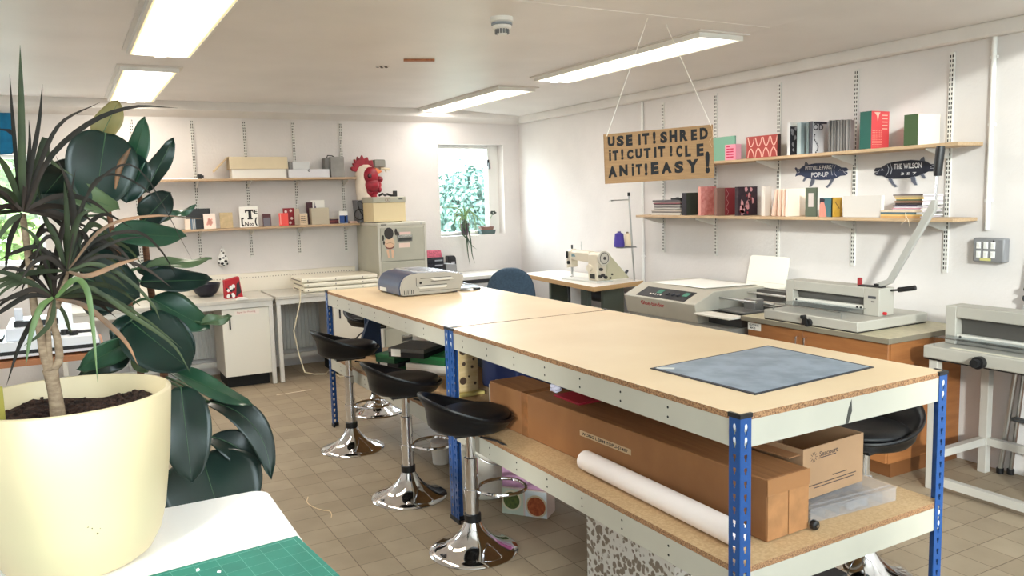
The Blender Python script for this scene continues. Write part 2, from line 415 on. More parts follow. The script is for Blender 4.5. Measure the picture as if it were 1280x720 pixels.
# ------------------------------------------------------------------ ceiling lights, detector, bits on the ceiling
M_diff = lamp_diffuser('lit_diffuser', (255, 250, 245), (255, 236, 196), 11.5, .75, .16)
M_diffw = lamp_diffuser('lit_diffuser_warm', (255, 246, 234), (255, 230, 170), 14.5, .75, .16)
def ceiling_light(x0, x1, y0, y1, label, m):
    t = T('ceiling_light', label, 'ceiling light', 'fluorescent ceiling lights')
    z = ZC; f = .014
    h = MB(); zb = z-.035
    for a in ((x0-f, x0, y0-f, y1+f), (x1, x1+f, y0-f, y1+f), (x0, x1, y0-f, y0), (x0, x1, y1, y1+f)): h.box(a[0], a[1], a[2], a[3], zb, z)
    t.add('frame', h, M_white)
    e = MB()
    for a in ((x0-f-.022, x0-f, y0-f-.03, y1+f+.03), (x1+f, x1+f+.022, y0-f-.03, y1+f+.03), (x0-f, x1+f, y0-f-.03, y0-f), (x0-f, x1+f, y1+f, y1+f+.03)): e.box(a[0], a[1], a[2], a[3], z-.008, z)
    t.add('ceiling_trim', e, M_trim)
    t.add('diffuser', MB().box(x0, x1, y0, y1, z-.031, z-.027), m)
    t.add('end_clip', MB().box((x0+x1)/2-.03, (x0+x1)/2+.03, y1-.004, y1+f+.002, zb-.006, zb), M_white)
    return t.done()
K = 1.045
ceiling_light(.395, .715, 3.45, 5.13, 'larger-looking bright ceiling light panel nearest above the potted plants', M_diffw)
ceiling_light(.395, .715, 5.74, 7.42, 'smaller-looking bright ceiling light panel above the back wall shelves', M_diffw)
ceiling_light(3.165, 3.48, 5.86, 7.50, 'ceiling light panel near the small back window', M_diff)
ceiling_light(3.19, 3.495, 3.53, 5.31, 'long ceiling light panel right above the hanging cardboard sign', M_diff)
ceiling_light(.395, .715, .2-1.2+2.9, 3.1, 'ceiling light panel just above the top edge of the photo', M_diffw) if False else None

t = T('smoke_detector', 'round white smoke detector on the ceiling', 'smoke detector')
p = at(627, 22, z=ZC); cx, cy = p.x, p.y
t.add('base', MB().lathe([(.046, -.028), (.058, -.02), (.058, 0)], (cx, cy, ZC), 32), M_white)
t.add('band', MB().lathe([(.044, -.038), (.053, -.036), (.053, -.029), (.044, -.028)], (cx, cy, ZC), 32), C(150, 160, 172))
d = MB(); d.lathe([(.0, -.086), (.022, -.086), (.026, -.08), (.03, -.06), (.046, -.052), (.048, -.04), (.04, -.0381)], (cx, cy, ZC), 32)
t.add('head', d, M_white)
v = MB()
for k in range(14):
    a = 2*PI*k/14; R = Matrix.Translation((cx, cy, ZC)) @ Matrix.Rotation(a, 4, 'Z')
    v.box(.029, .036, -.004, .004, -.08, -.058, M=R)
t.add('vent_rib', v, C(120, 122, 126))
t.done()
p = at(524, 76, z=ZC-.01)
solo('wood_batten', 'short brown strip of bare wood fixed to the ceiling', 'wood strip', MB().prism([(-.10, -.012), (.098, -.020), (.10, .014), (-.098, .024)], 'z', ZC-.012, ZC, M=Matrix.Translation((p.x, p.y, 0)) @ Matrix.Rotation(-.3, 4, 'Z')), C(178, 116, 74, rgb2=(150, 92, 56), scale=5, stretch=(2, 30, 2)))
p = at(478, 83, z=ZC)
t = T('ceiling_fitting', 'small round ceiling fitting with dark gaps near the wood strip', 'ceiling fitting')
t.add('plate', MB().lathe([(.0, -.004), (.045, -.004), (.048, 0)], (p.x, p.y, ZC), 24), M_trim)
for k, (a, r) in enumerate(((.2, .03), (1.4, .024), (2.7, .033), (3.9, .02), (5.2, .03))): t.add('hole', MB().ell((p.x+cos(a)*r, p.y+sin(a)*r, ZC-.005), (.012, .006, .003), 8), M_dark)
t.done()
# little plates with lettering where the two beams meet
q = at(673, 145, y=YB-.13)
t = T('junction_plate', 'small white plate with dark marks where the beams meet in the corner', 'plate')
t.add('plate', MB().box(q.x-.055, q.x+.03, YB-.135, YB-.116, q.z-.03, q.z+.028), M_trim)
t.add('lettering', MB().text('M7', (q.x-.045, YB-.1355, q.z-.018), (1, 0, 0), (0, 0, 1), .055, .03, t=-.0005), C(95, 95, 100)); t.done()

# ------------------------------------------------------------------ twin-slot shelving
def upright_mesh(p, n, side, z0, z1):
    """p = foot point on wall; n = outward normal, side = along wall"""
    P, N, S = Vector(p), Vector(n), Vector(side); m = MB()
    def bx(s0, s1, d0, d1, a, b, mi):
        Q = [P+S*s+N*d for s, d in ((s0, d0), (s1, d0), (s1, d1), (s0, d1))]
        m.hexa([Vector((q.x, q.y, a)) for q in Q], [Vector((q.x, q.y, b)) for q in Q], mi)
    bx(-.0135, .0135, 0, .0125, z0, z1, 0)
    z = z0+.018
    while z < z1-.02:
        for s in (-.0068, .0068): bx(s-.0032, s+.0032, .0125, .0128, z, z+.015, 1)
        z += .0254
    return m
GU = 'slotted white shelf uprights'
names_b = ['leftmost, half hidden by the plants', 'second from the left', 'behind the flat cream carton', 'behind the small silver box', 'rightmost, behind the grey metal box']
ub = [.5345*K, .995*K, 1.42*K, 1.842*K, 2.275*K]
for x, nm in zip(ub, names_b):
    solo('shelf_upright', 'white slotted shelf upright on the back wall, '+nm, 'shelf upright', upright_mesh((x, YB, 0), (0, -1, 0), (1, 0, 0), 1.055, 2.29), [M_wpaint, M_dark], GU)
names_r = ['farthest, left of the hanging sign edge', 'behind the right edge of the hanging sign', 'right of the red patterned card', 'left of the green and red book', 'nearest the camera']
ur = [5.007*K, 4.422*K, 3.834*K, 3.245*K, 2.659*K]
for y, nm in zip(ur, names_r):
    solo('shelf_upright', 'slotted shelf upright on the right wall, '+nm, 'shelf upright', upright_mesh((XR, y, 0), (-1, 0, 0), (0, 1, 0), 1.055, 2.27), [M_wpaint, M_dark], GU)
def shelf(label, axis, a0, a1, wall, depth, zt, ups, m, z1=None, th=.019):
    t = T('wall_shelf', label, 'shelf', 'wooden wall shelves'); g = .014
    z1 = zt if z1 is None else z1
    b = MB()
    if axis == 'x':
        b.box(a0, a1, wall-depth, wall-g, zt-th, zt)
    else:
        b.hexa([(wall-depth, a0, zt-th), (wall-g, a0, zt-th), (wall-g, a1, z1-th), (wall-depth, a1, z1-th)], [(wall-depth, a0, zt), (wall-g, a0, zt), (wall-g, a1, z1), (wall-depth, a1, z1)])
    t.add('board', b, m, bevel=.002)
    for u in ups:
        if not a0 < u < a1: continue
        zz = zt + (z1-zt)*(u-a0)/(a1-a0)
        q = [(wall-.0132, zz-th-.001), (wall-depth*.92, zz-th-.001), (wall-depth*.92, zz-th-.009), (wall-.07, zz-th-.05), (wall-.0132, zz-th-.06)]
        k = MB()
        if axis == 'x': k.prism(q, 'x', u-.004, u+.004)
        else: k.prism(q, 'y', u-.004, u+.004)
        t.add('bracket', k, M_wpaint)
    return t.done()
ZS1, ZS2, ZR1, ZR2 = 1.769, 1.334, 1.766, 1.368
shelf('upper wooden shelf on the back wall holding the cartons', 'x', .42, 2.45, YB, .212, ZS1, ub, M_pine2)
shelf('lower wooden shelf on the back wall holding small printed cards', 'x', .42, 2.46, YB, .212, ZS2, ub, M_pine2)
shelf('upper wooden shelf on the right wall above the two fish', 'y', 2.585, 5.31, XR, .235, ZR1+.004, ur, M_pine, z1=ZR1-.012)
shelf('lower wooden shelf on the right wall below the two fish', 'y', 2.60, 5.31, XR, .235, ZR2, ur, M_pine)

# ------------------------------------------------------------------ things on the back wall shelves
def bspan(px0, px1, ytop, yf, ym=None):
    a = at(px0, (ytop+280)/2 if ym is None else ym, y=yf); b = at(px1, (ytop+280)/2 if ym is None else ym, y=yf)
    return a.x, b.x, at((px0+px1)/2, ytop, y=yf).z
def bcard(name, label, cat, px0, px1, ytop, zs, yf, m, lean=.0, th=.004, prints=(), group=None):
    """a card or slim book standing on a back-wall shelf, leaning back a little; prints = (name, fn(mb,O,U,V,w,h), mat)"""
    x0, x1, z1 = bspan(px0, px1, ytop, yf, ytop+8); w = x1-x0; h = z1-zs
    U = Vector((1, 0, 0)); V = Vector((0, sin(lean), cos(lean))); O = Vector((x0, yf, zs+.0012))
    t = T(name, label, cat, group)
    t.add('card', MB().sheet(O+Vector((0, th, 0)), U, V, w, h, th), m)
    for pn, fn, pm in prints:
        k = MB(); fn(k, O-Vector((0, .0004, 0)), U, V, w, h); t.add(pn, k, pm)
    return t.done()
def rect(u, v, w, h):
    return lambda k, O, U, V, W, H: k.sheet(O, U, V, W*w, H*h, .0004, u0=W*u, v0=H*v)
# upper back shelf
x0, x1, z1 = bspan(190, 247, 219, 7.52, 219)
t = T('sliding_ruler', 'thin metal bar with a black end clamp on the upper back shelf', 'ruler')
t.add('bar', MB().box(x0, x1, 7.53, 7.545, ZS1+.001, ZS1+.012), M_steel); xx = at(250, 222, y=7.53).x
t.add('clamp', MB().box(xx-.02, xx+.018, 7.52, 7.56, ZS1+.001, ZS1+.043).box(xx-.005, xx+.03, 7.51, 7.53, ZS1+.012, ZS1+.034), M_black, bevel=.003); t.done()
t = T('cardboard_box', 'long flat cream carton with its side flap open on the upper back shelf', 'box')
x0 = at(289, 215, y=7.47).x; x1 = at(359, 215, y=7.47).x; zl = at(320, 211, y=7.47).z; zt = at(320, 196, y=7.47).z
t.add('tray', MB().box(x0+.008, x1-.008, 7.475, 7.615, ZS1+.001, zl), M_paper)
t.add('lid', MB().prism([(7.462, zl-.002), (7.47, zt), (7.62, zt+.006), (7.625, zl-.002)], 'x', x0-.01, x1+.008), C(226, 210, 178, .75, var=.04, scale=4), bevel=.003)
xf = at(268, 214, y=7.5).x
t.add('flap', MB().prism([(x0-.011, zt-.002), (x0-.011, zt+.003), (xf, at(268, 213, y=7.5).z), (xf, at(268, 215, y=7.5).z)], 'y', 7.48, 7.6), C(198, 176, 140)); t.done()
x0 = at(361, 216, y=7.46).x; x1 = at(412, 216, y=7.46).x; z1 = at(385, 211.5, y=7.46).z
t = T('drawer_box', 'flat white drawer box with a round pull on the upper back shelf', 'box')
t.add('body', MB().box(x0, x1, 7.465, 7.512, ZS1+.001, z1), C(226, 226, 232), bevel=.002)
xx = at(386.5, 214, y=7.46).x; t.add('pull', MB().ring((xx, 7.461, z1-.012), .009, .003, 16, 6, U=(1, 0, 0), V=(0, 0, 1)), C(120, 120, 125)); t.done()
zb = z1; x0 = at(366, 205, y=7.47).x; x1 = at(387, 205, y=7.47).x; z1 = at(375, 202, y=7.47).z
t = T('silver_box', 'small silver box resting on the flat white drawer box', 'box')
t.add('body', MB().box(x0, x1, 7.475, 7.51, zb+.001, z1), C(214, 216, 216, .3), bevel=.003); xq = at(361.5, 205, y=7.47).x
t.add('end_cap', MB().box(xq, x0-.0005, 7.478, 7.508, zb+.001, z1-.003), C(128, 128, 128), bevel=.002); t.done()
x0 = at(413, 205, y=7.5).x; x1 = at(430, 205, y=7.5).x; z1 = at(420, 196, y=7.5).z
t = T('metal_box', 'grey metal box with a loop handle at the upper back shelf right end', 'box')
t.add('body', MB().box(x0, x1, 7.49, 7.62, ZS1+.001, z1), C(152, 150, 146, .5, var=.1, scale=9), bevel=.003)
t.add('side_block', MB().box(x0-.045, x0-.001, 7.52, 7.62, ZS1+.001, z1-.01), C(124, 122, 120), bevel=.002)
t.add('handle', MB().tube([(x0-.02, 7.54, z1-.006), (x0-.012, 7.54, z1+.014), (x0+.03, 7.54, z1+.012), (x0+.055, 7.54, z1-.001)], .005, 6), M_black); t.done()
# lower back shelf, left to right
bcard('notebook', 'wide black notebook standing behind smaller booklets on the lower back shelf', 'notebook', 232.5, 263, 261, ZS2, 7.60, M_black, .06, .012)
bcard('booklet', 'small pale cream booklet leftmost on the lower back shelf', 'booklet', 231, 238, 274, ZS2, 7.50, C(240, 222, 205), .03, .012)
bcard('booklet', 'blue grey striped booklet beside the pale cream booklet on the lower back shelf', 'booklet', 238.7, 245, 274, ZS2, 7.50, C(96, 118, 138), .03, .012, prints=[('stripe', lambda k, O, U, V, w, h: [k.sheet(O, U, V, w*.12, h, .0004, u0=w*a) for a in (.35, .75)], C(205, 205, 200))])
bcard('booklet', 'small black booklet left of the pink flower card on the lower back shelf', 'booklet', 245.5, 255, 272, ZS2, 7.51, M_black, .03, .012)
def flower(k, O, U, V, w, h):
    for (a, b, r) in ((.5, .5, .2), (.4, .4, .16), (.62, .42, .16), (.45, .62, .12), (.55, .3, .13), (.3, .3, .1), (.68, .62, .08)):
        k.outline(O, U, V, [(w*a+cos(q*PI/4)*r*w*.9, h*b+sin(q*PI/4)*r*w*1.1) for q in range(8)], .0004)
bcard('art_card', 'white card with a pink flower print on the lower back shelf', 'card', 254.5, 269.5, 267.3, ZS2, 7.47, C(246, 226, 214), .05, .003, prints=[('print', flower, C(236, 172, 158))])
bcard('paper_bag', 'kraft coloured packet standing alone left of the black lettered card', 'packet', 275, 291, 266, ZS2, 7.49, C(206, 184, 144, .8, var=.1, scale=25), .05, .012)
def te_print(k, O, U, V, w, h):
    k.text('T', O, U, V, w*.46, h*.46, bold=.02); 
def te2(k, O, U, V, w, h):
    a = lambda u, v: O+U*w*u+V*h*v
    # slab capital T
    k.outline(O, U, V, [(w*p, h*q) for p, q in ((.42, .38), (.70, .38), (.70, .44), (.64, .45), (.64, .77), (.70, .77), (.72, .70), (.76, .70), (.76, .85), (.30, .85), (.30, .70), (.34, .70), (.38, .77), (.48, .77), (.48, .45), (.42, .44))], .0004)
    k.text('E', a(.80, .64), U, V, w*.17, h*.2, .0004, bold=.03)
    k.text('[', a(.07, .05), U, V, w*.15, h*.42, .0004, bold=.05)
    k.text('N', a(.26, .05), U, V, w*.2, h*.22, .0004, bold=.03)
    k.text('oo', a(.49, .05), U, V, w*.24, h*.15, .0004, bold=.02)
    k.text('(', a(.80, .06), U, V, w*.14, h*.4, .0004, bold=.06)
bcard('type_card', 'white card with bold black block letters on the lower back shelf', 'card', 299.3, 322.5, 258.3, ZS2, 7.47, M_paper, .05, .003, prints=[('lettering', te2, M_ink)])
bcard('photo_card', 'small dark card with grey columns right of the black lettered card', 'card', 328.5, 339, 267.5, ZS2, 7.50, C(88, 48, 54), .04, .006, prints=[('print', rect(.08, 0, .84, .7), C(120, 116, 126))])
bcard('patterned_card', 'dark red card with white flowers behind the coral card on the lower back shelf', 'card', 354, 368, 260.3, ZS2, 7.55, C(146, 34, 44), .04, .004, prints=[('print', lambda k, O, U, V, w, h: [k.outline(O, U, V, [(w*a+cos(q*PI/3+a)*w*.13, h*b+sin(q*PI/3+a)*w*.13) for q in range(6)], .0004) for a, b in ((.25, .8), (.7, .85), (.75, .4), (.6, .15), (.3, .55))], C(232, 205, 200))])
bcard('coral_card', 'bright coral red card standing on the lower back shelf', 'card', 349, 360.5, 266.5, ZS2, 7.47, C(240, 84, 78), .05, .004, prints=[('print', rect(.1, .1, .12, .8), C(246, 160, 150))])
bcard('tall_card', 'narrow beige card right of the dark red patterned card', 'card', 368.3, 374.6, 261, ZS2, 7.51, C(200, 182, 162), .04, .008)
def lines(k, O, U, V, w, h):
    for i, (b, hh) in enumerate(((.72, .05), (.52, .1), (.36, .09), (.2, .1))):
        for j in range(3): k.sheet(O, U, V, w*.16, h*hh*.8, .0004, u0=w*(.14+.2*j), v0=h*b)
bcard('kraft_card', 'kraft card with rows of small dark marks on the lower back shelf', 'card', 375, 384.7, 267, ZS2, 7.47, C(214, 190, 162), .05, .004, prints=[('print', lines, C(70, 58, 52))])
bcard('dark_book', 'dark maroon book tucked behind the grey card box on the lower back shelf', 'book', 383.5, 391, 253, ZS2, 7.56, C(70, 34, 42), .02, .02)
bcard('white_card', 'white card with a dark tower shape behind the grey card box', 'card', 389, 406, 250.3, ZS2, 7.58, M_paper, .03, .004, prints=[('print', lambda k, O, U, V, w, h: k.outline(O, U, V, [(w*.22, h*.66), (w*.38, h*.66), (w*.31, h*.8), (w*.29, h*.96), (w*.27, h*.8)], .0004), C(70, 60, 84))])
bcard('card_box', 'plain grey beige card box right of the middle of the lower back shelf', 'box', 389.5, 411.3, 260, ZS2, 7.47, C(190, 180, 160, .8), .0, .08)
for i, (a, b, c, dz) in enumerate(((411.8, 424, (96, 34, 44), .012), (412.5, 425, (60, 28, 40), .01), (412, 423.5, (150, 60, 60), .008), (413, 425, (72, 40, 52), .014), (414, 424, (210, 196, 180), .007))):
    q = at(a, 275, y=7.49).x; w = at(b, 275, y=7.49).x; z0 = ZS2+.001+sum((.0, .012, .01, .008, .014)[:i+1])
    solo('slim_book', ('top pale' if i == 4 else ORD[i]+' dark red')+' slim book in the low pile left of the small carton', 'book', MB().box(q, w, 7.49+.004*i, 7.6, z0, z0+dz-.0005), C(*c), 'slim books lying on the lower back shelf')
bcard('small_carton', 'small white and blue carton near the right end of the lower back shelf', 'carton', 424.5, 434.7, 264, ZS2, 7.45, M_white, 0, .03, prints=[('print', rect(0, .03, 1, .62), C(38, 74, 140)), ('print', rect(.62, .03, .12, .62), M_paper)])
q = at(441, 277, y=7.47)
solo('note_pad', 'little pad of pale pink notes at the right end of the lower back shelf', 'note pad', MB().box(q.x-.035, q.x+.04, 7.46, 7.52, ZS2+.001, ZS2+.018), C(226, 190, 176))

# spotted pear ornament on the wall
c = at(278, 322, y=YB-.03)
t = T('pear_ornament', 'white pear shaped ornament with black spots on the back wall below the shelves', 'ornament')
prof = [(.0, .085), (.014, .082), (.02, .07), (.024, .055), (.028, .04), (.04, .012), (.047, -.012), (.05, -.032), (.044, -.055), (.026, -.072), (0, -.078)]
t.add('body', MB().lathe([(r*.95, z) for r, z in prof[::-1]], (c.x, YB-.049, c.z), 24), M_white)
sp = MB()
def rad_at(z):
    for (r0, z0), (r1, z1) in zip(prof, prof[1:]):
        if z1 <= z <= z0: return r1+(r0-r1)*(z-z1)/(z0-z1)
    return .03
for a, z, s in ((-1.9, -.05, .016), (-1.2, -.03, .017), (-1.6, .0, .012), (-2.3, -.01, .014), (-1.0, .015, .011), (-1.4, .045, .01), (-2.0, .06, .008), (-.7, -.055, .014), (-2.6, -.045, .013), (-1.5, -.068, .01)):
    r = rad_at(z)*.95; sp.ell((c.x+cos(a)*r, YB-.049+sin(a)*r, c.z+z), (s*.9, s*.45, s*.7), 10, M=Matrix.Rotation(a+PI/2, 3, 'Z'))
t.add('spot', sp, M_black)
t.add('hanger', MB().tube([(c.x, YB-.048, c.z+.084), (c.x, YB-.02, c.z+.10), (c.x, YB-.0005, c.z+.104)], .0015, 5), M_steel); t.done()

# blue felt cut-out above the left window
c = at(8, 166, y=YB-.01); t = T('felt_cutout', 'rounded blue felt cut-out with dark edges on the wall at the far left', 'wall hanging')
pts = [(-.17, .16), (-.02, .168), (.05, .155), (.062, .10), (.06, .0), (.055, -.12), (.02, -.16), (-.05, -.165), (-.17, -.14)]
t.add('backing', MB().outline((c.x, YB-.004, c.z), (1, 0, 0), (0, 0, 1), [(a*1.05, b*1.06) for a, b in pts], .004), C(20, 60, 88))
t.add('felt', MB().outline((c.x, YB-.0042, c.z), (1, 0, 0), (0, 0, 1), pts, .006), C(14, 112, 158, .9, var=.15, scale=14))
t.add('slit', MB().outline((c.x, YB-.0105, c.z), (1, 0, 0), (0, 0, 1), [(-.10, .035), (.03, .03), (.06, -.01), (.045, -.03), (.0, .012)], .001), C(30, 30, 40)); t.done()

# ------------------------------------------------------------------ things on the right wall shelves
def rb(name, label, cat, px0, pxm, px1, ytop, zs, xf, spine, cover, prints=(), group=None, th=None, xd=None, y0=None):
    """book or card on a right-wall shelf: room-facing side px0..pxm, camera-facing side pxm..px1"""
    ym = ytop+15
    y0 = at(pxm, ym, x=xf).y if y0 is None else y0
    y1 = at(px0, ym, x=xf).y if th is None else y0+th
    x1 = min(at(px1, ym, y=y0).x, XR-.014) if xd is None else xf+xd
    z1 = at(pxm, ytop, x=xf).z; z0 = zs+.001
    t = T(name, label, cat, group); c = .003
    if y1-y0 > .009:
        cv = MB(); cv.box(xf, xf+c, y0, y1, z0, z1, 0).box(xf+c, x1, y0, y0+c, z0, z1, 1).box(xf+c, x1, y1-c, y1, z0, z1, 1)
        t.add('cover', cv, [spine, cover]); t.add('pages', MB().box(xf+c, x1-.004, y0+c, y1-c, z0+.002, z1-.004), M_paper)
    else:
        t.add('cover', MB().box(xf, x1, y0, y1, z0, z1, 0), [cover])
    for pn, fn, pm, face in prints:
        k = MB()
        if face == 'c': fn(k, Vector((xf, y0-.0003, z0)), Vector((1, 0, 0)), Vector((0, 0, 1)), x1-xf, z1-z0)
        else: fn(k, Vector((xf-.0003, y1, z0)), Vector((0, -1, 0)), Vector((0, 0, 1)), y1-y0, z1-z0)
        t.add(pn, k, pm)
    return t.done()
def squig(n, seed, s=.12, ar=1.3):
    def f(k, O, U, V, w, h):
        r = random.Random(seed)
        for i in range(n):
            a, b = r.uniform(.12, .88), r.uniform(.08, .92); q = r.uniform(.5, 1)*s*w; ph = r.random()*6
            pts = []
            for j in range(9):
                an = 2*PI*j/9; rr = q*r.uniform(.55, 1.2); pts.append((min(max(w*a+cos(an)*rr, w*.01), w*.99), min(max(h*b+sin(an)*rr*ar, h*.01), h*.99)))
            k.outline(O, U, V, pts, .0004)
    return f
# lower shelf, far to near
xs_ = XR-.19
y0 = at(850, 258, x=xs_).y; y1 = at(816, 258, x=xs_).y
zz = ZR2+.001
for i in range(11):
    h = rnd.choice((.008, .01, .013, .016)); e = .03 if i < 3 else 0.0
    c = rnd.choice(((196, 186, 178), (120, 112, 112), (214, 170, 168), (90, 84, 86), (182, 176, 170), (150, 90, 96), (206, 200, 190)))
    solo('booklet', ('topmost' if i == 10 else ORD[i])+' booklet in the flat pile left of the dark green book', 'booklet', MB().box(xs_+rnd.uniform(0, .02), XR-.02, y0+rnd.uniform(.0, .012), y1+e+rnd.uniform(-.01, .012), zz, zz+h), C(*c), 'booklets in the flat pile on the lower right-wall shelf')
    zz += h+.0006
solo('glasses_case', 'small black case on top of the flat booklet pile', 'case', MB().box(xs_+.05, xs_+.09, y0+.05, y0+.17, zz, zz+.014).box(xs_+.06, xs_+.08, y0+.1, y0+.12, zz+.012, zz+.02), M_black, bevel=.004)
xs2 = XR-.2
rb('book', 'dark green book with black spine beside the flat booklet pile', 'book', 852.5, 858, 875, 241, ZR2, xs2, C(34, 26, 36), C(52, 62, 44, .6, rgb2=(40, 48, 46), scale=5))
rb('book', 'pink speckled book between the dark green and brown books', 'book', 875.2, 876, 895.3, 233.3, ZR2, xs2, C(214, 150, 140), C(224, 158, 148, .7, rgb2=(204, 120, 116), scale=40), th=.03)
rb('book', 'brown and crimson book with a pale vertical vine pattern on the lower right-wall shelf', 'book', 895.6, 896, 922, 235, ZR2, xs2, C(130, 92, 80), C(150, 48, 58), prints=[('print', rect(.0, .0, .42, 1), C(140, 104, 92), 'c'), ('print', lambda k, O, U, V, w, h: k.tube([O+U*w*(.55+.06*sin(i*1.1))+V*h*(.04+.92*i/16) for i in range(17)], .0016, 5), C(206, 150, 148), 'c')], th=.028)
rb('book', 'dark plum book with a large pink print on the lower right-wall shelf', 'book', 922, 922.5, 955, 233.5, ZR2, xs2, C(46, 28, 36), C(46, 28, 38), prints=[('print', squig(10, 4, .11, 1.8), C(206, 146, 150), 'c'), ('print', squig(7, 9, .07), C(150, 50, 60), 'c')], th=.03)
rb('book', 'pale grey book right of the dark plum book', 'book', 955, 956, 964.3, 233, ZR2, xs2+.03, C(220, 210, 200), C(214, 204, 194), th=.03)
for i, (px, lab) in enumerate(((963.0, 'leaning farthest, left of its three companions'), (970.3, 'second of four from the left'), (976, 'third of four from the left'), (979.8, 'nearest the plain wide cream book'))):
    xa = xs2+.012; yb = at(px+4, 258, x=xa).y
    lean = .17 if i == 0 else .03
    z1 = at(px+6, 236.5, x=xa).z; h = z1-ZR2-.002; M = Matrix.Translation((xa, yb, ZR2+.0012)) @ Matrix.Rotation(lean, 4, 'X')
    t = T('slim_book', 'slim cream book on the lower shelf, '+lab, 'book', 'slim cream books')
    t.add('cover', MB().box(0, .15, 0, .016, 0, h, M=M), C(240, 212, 192)); t.add('spine_fold', MB().tube([M @ Vector((-.0005, .008, .004)), M @ Vector((-.0005, .008, h-.004))], .0075, 8), C(228, 192, 172)); t.done()
rb('book', 'plain wide cream book left of the green lever file', 'book', 984, 985, 1007, 236, ZR2, xs2, C(244, 226, 208), C(246, 230, 212), th=.02)
rb('box_file', 'dark green box file with a pale label panel on the lower right-wall shelf', 'box file', 1006.7, 1019.5, 1022, 234.3, ZR2, xs2-.01, C(84, 92, 76), C(74, 82, 68), prints=[('label', rect(.3, .34, .5, .47), C(196, 184, 178), 's')])
rb('art_book', 'small teal book with pink figure print on the lower right-wall shelf', 'book', 1024.5, 1040.5, 1042, 247.3, ZR2, xs2, C(66, 104, 110), C(60, 92, 98), prints=[('print', lambda k, O, U, V, w, h: (k.outline(O, U, V, [(0, 0), (w*.55, 0), (w*.45, h*.5), (w*.35, h*.75), (w*.1, h*.8), (0, h*.6)], .0004)), C(222, 138, 122), 's'), ('print', lambda k, O, U, V, w, h: k.outline(O, U, V, [(0, h*.75), (w*.1, h*.8), (w*.35, h*.76), (w*.4, h*.92), (w*.2, h*.99), (0, h*.97)], .0005), C(40, 34, 46), 's')])
rb('art_book', 'small gold book leaning beside the teal art book', 'book', 1041.5, 1042.5, 1052.6, 247, ZR2, xs2, C(180, 140, 50), C(196, 156, 58, .5, rgb2=(170, 128, 40), scale=14), prints=[('print', lambda k, O, U, V, w, h: k.outline(O, U, V, [(w*.1, h*.75), (w*.18, h*.78), (w*.7, h*.44), (w*.62, h*.4)], .0004), C(110, 80, 36), 'c')], th=.02)
xq = XR-.2; ya = at(1101, 260, x=xq).y; yb = at(1054, 260, x=xq).y; z1 = at(1080, 244.5, x=xq).z
t = T('album_box', 'large plain grey white album standing on the lower right-wall shelf', 'album')
t.add('cover', MB().box(xq, xq+.004, ya, yb, ZR2+.001, z1), C(206, 200, 194)); t.add('pages', MB().box(xq+.0045, xq+.03, ya, yb, ZR2+.001, z1-.002), M_paper); t.done()
# pile of books by the lever
zz = ZR2+.001; xb = XR-.232
pl = [(.010, (206, 160, 104), 1101, 1150), (.008, (228, 190, 120), 1101, 1152), (.012, (88, 110, 118), 1101, 1145), (.010, (216, 196, 170), 1101, 1152), (.006, (232, 222, 222), 1116, 1150), (.006, (206, 150, 160), 1115, 1151), (.007, (226, 220, 226), 1118, 1154), (.006, (74, 60, 100), 1116, 1146), (.014, (52, 44, 44), 1119, 1152), (.010, (150, 110, 84), 1118, 1153), (.008, (90, 96, 70), 1120, 1152), (.010, (228, 190, 110), 1119, 1154), (.008, (180, 160, 130), 1117, 1153), (.007, (100, 86, 84), 1116, 1153)]
for i, (h, c, pa, pb) in enumerate(pl):
    xa = xb+.012+rnd.uniform(0, .015); yA = at(pb, 258, x=xa).y; yB_ = at(pa, 258, x=xa).y
    t = T('magazine', ('topmost' if i == 13 else ORD[i])+' magazine in the flat pile right of the plain grey album', 'magazine', 'magazines in the flat pile by the lever')
    t.add('cover', MB().box(xa, xa+.004, yA, yB_, zz, zz+h), C(*c)); t.add('pages', MB().box(xa+.0041, XR-.018-rnd.uniform(0, .01), yA+.002, yB_-.002, zz+.0005, zz+h-.0005), M_paper if i % 3 else C(200, 190, 196)); t.done()
    zz += h+.0007
q = at(1132, 272, x=xb)
solo('loose_thread', 'loose pale thread hanging over the shelf edge below the magazine pile', 'thread', MB().tube([(xb+.02, q.y+.01, ZR2+.04), (xb-.002, q.y, ZR2+.028), (xb-.004, q.y-.005, ZR2-.01), (xb-.004, q.y+.025, ZR2-.036)], .0012, 5).tube([(xb-.003, q.y, ZR2+.02), (xb-.004, q.y-.02, ZR2-.01), (xb-.004, q.y-.03, ZR2-.05)], .0012, 5), C(236, 220, 196))
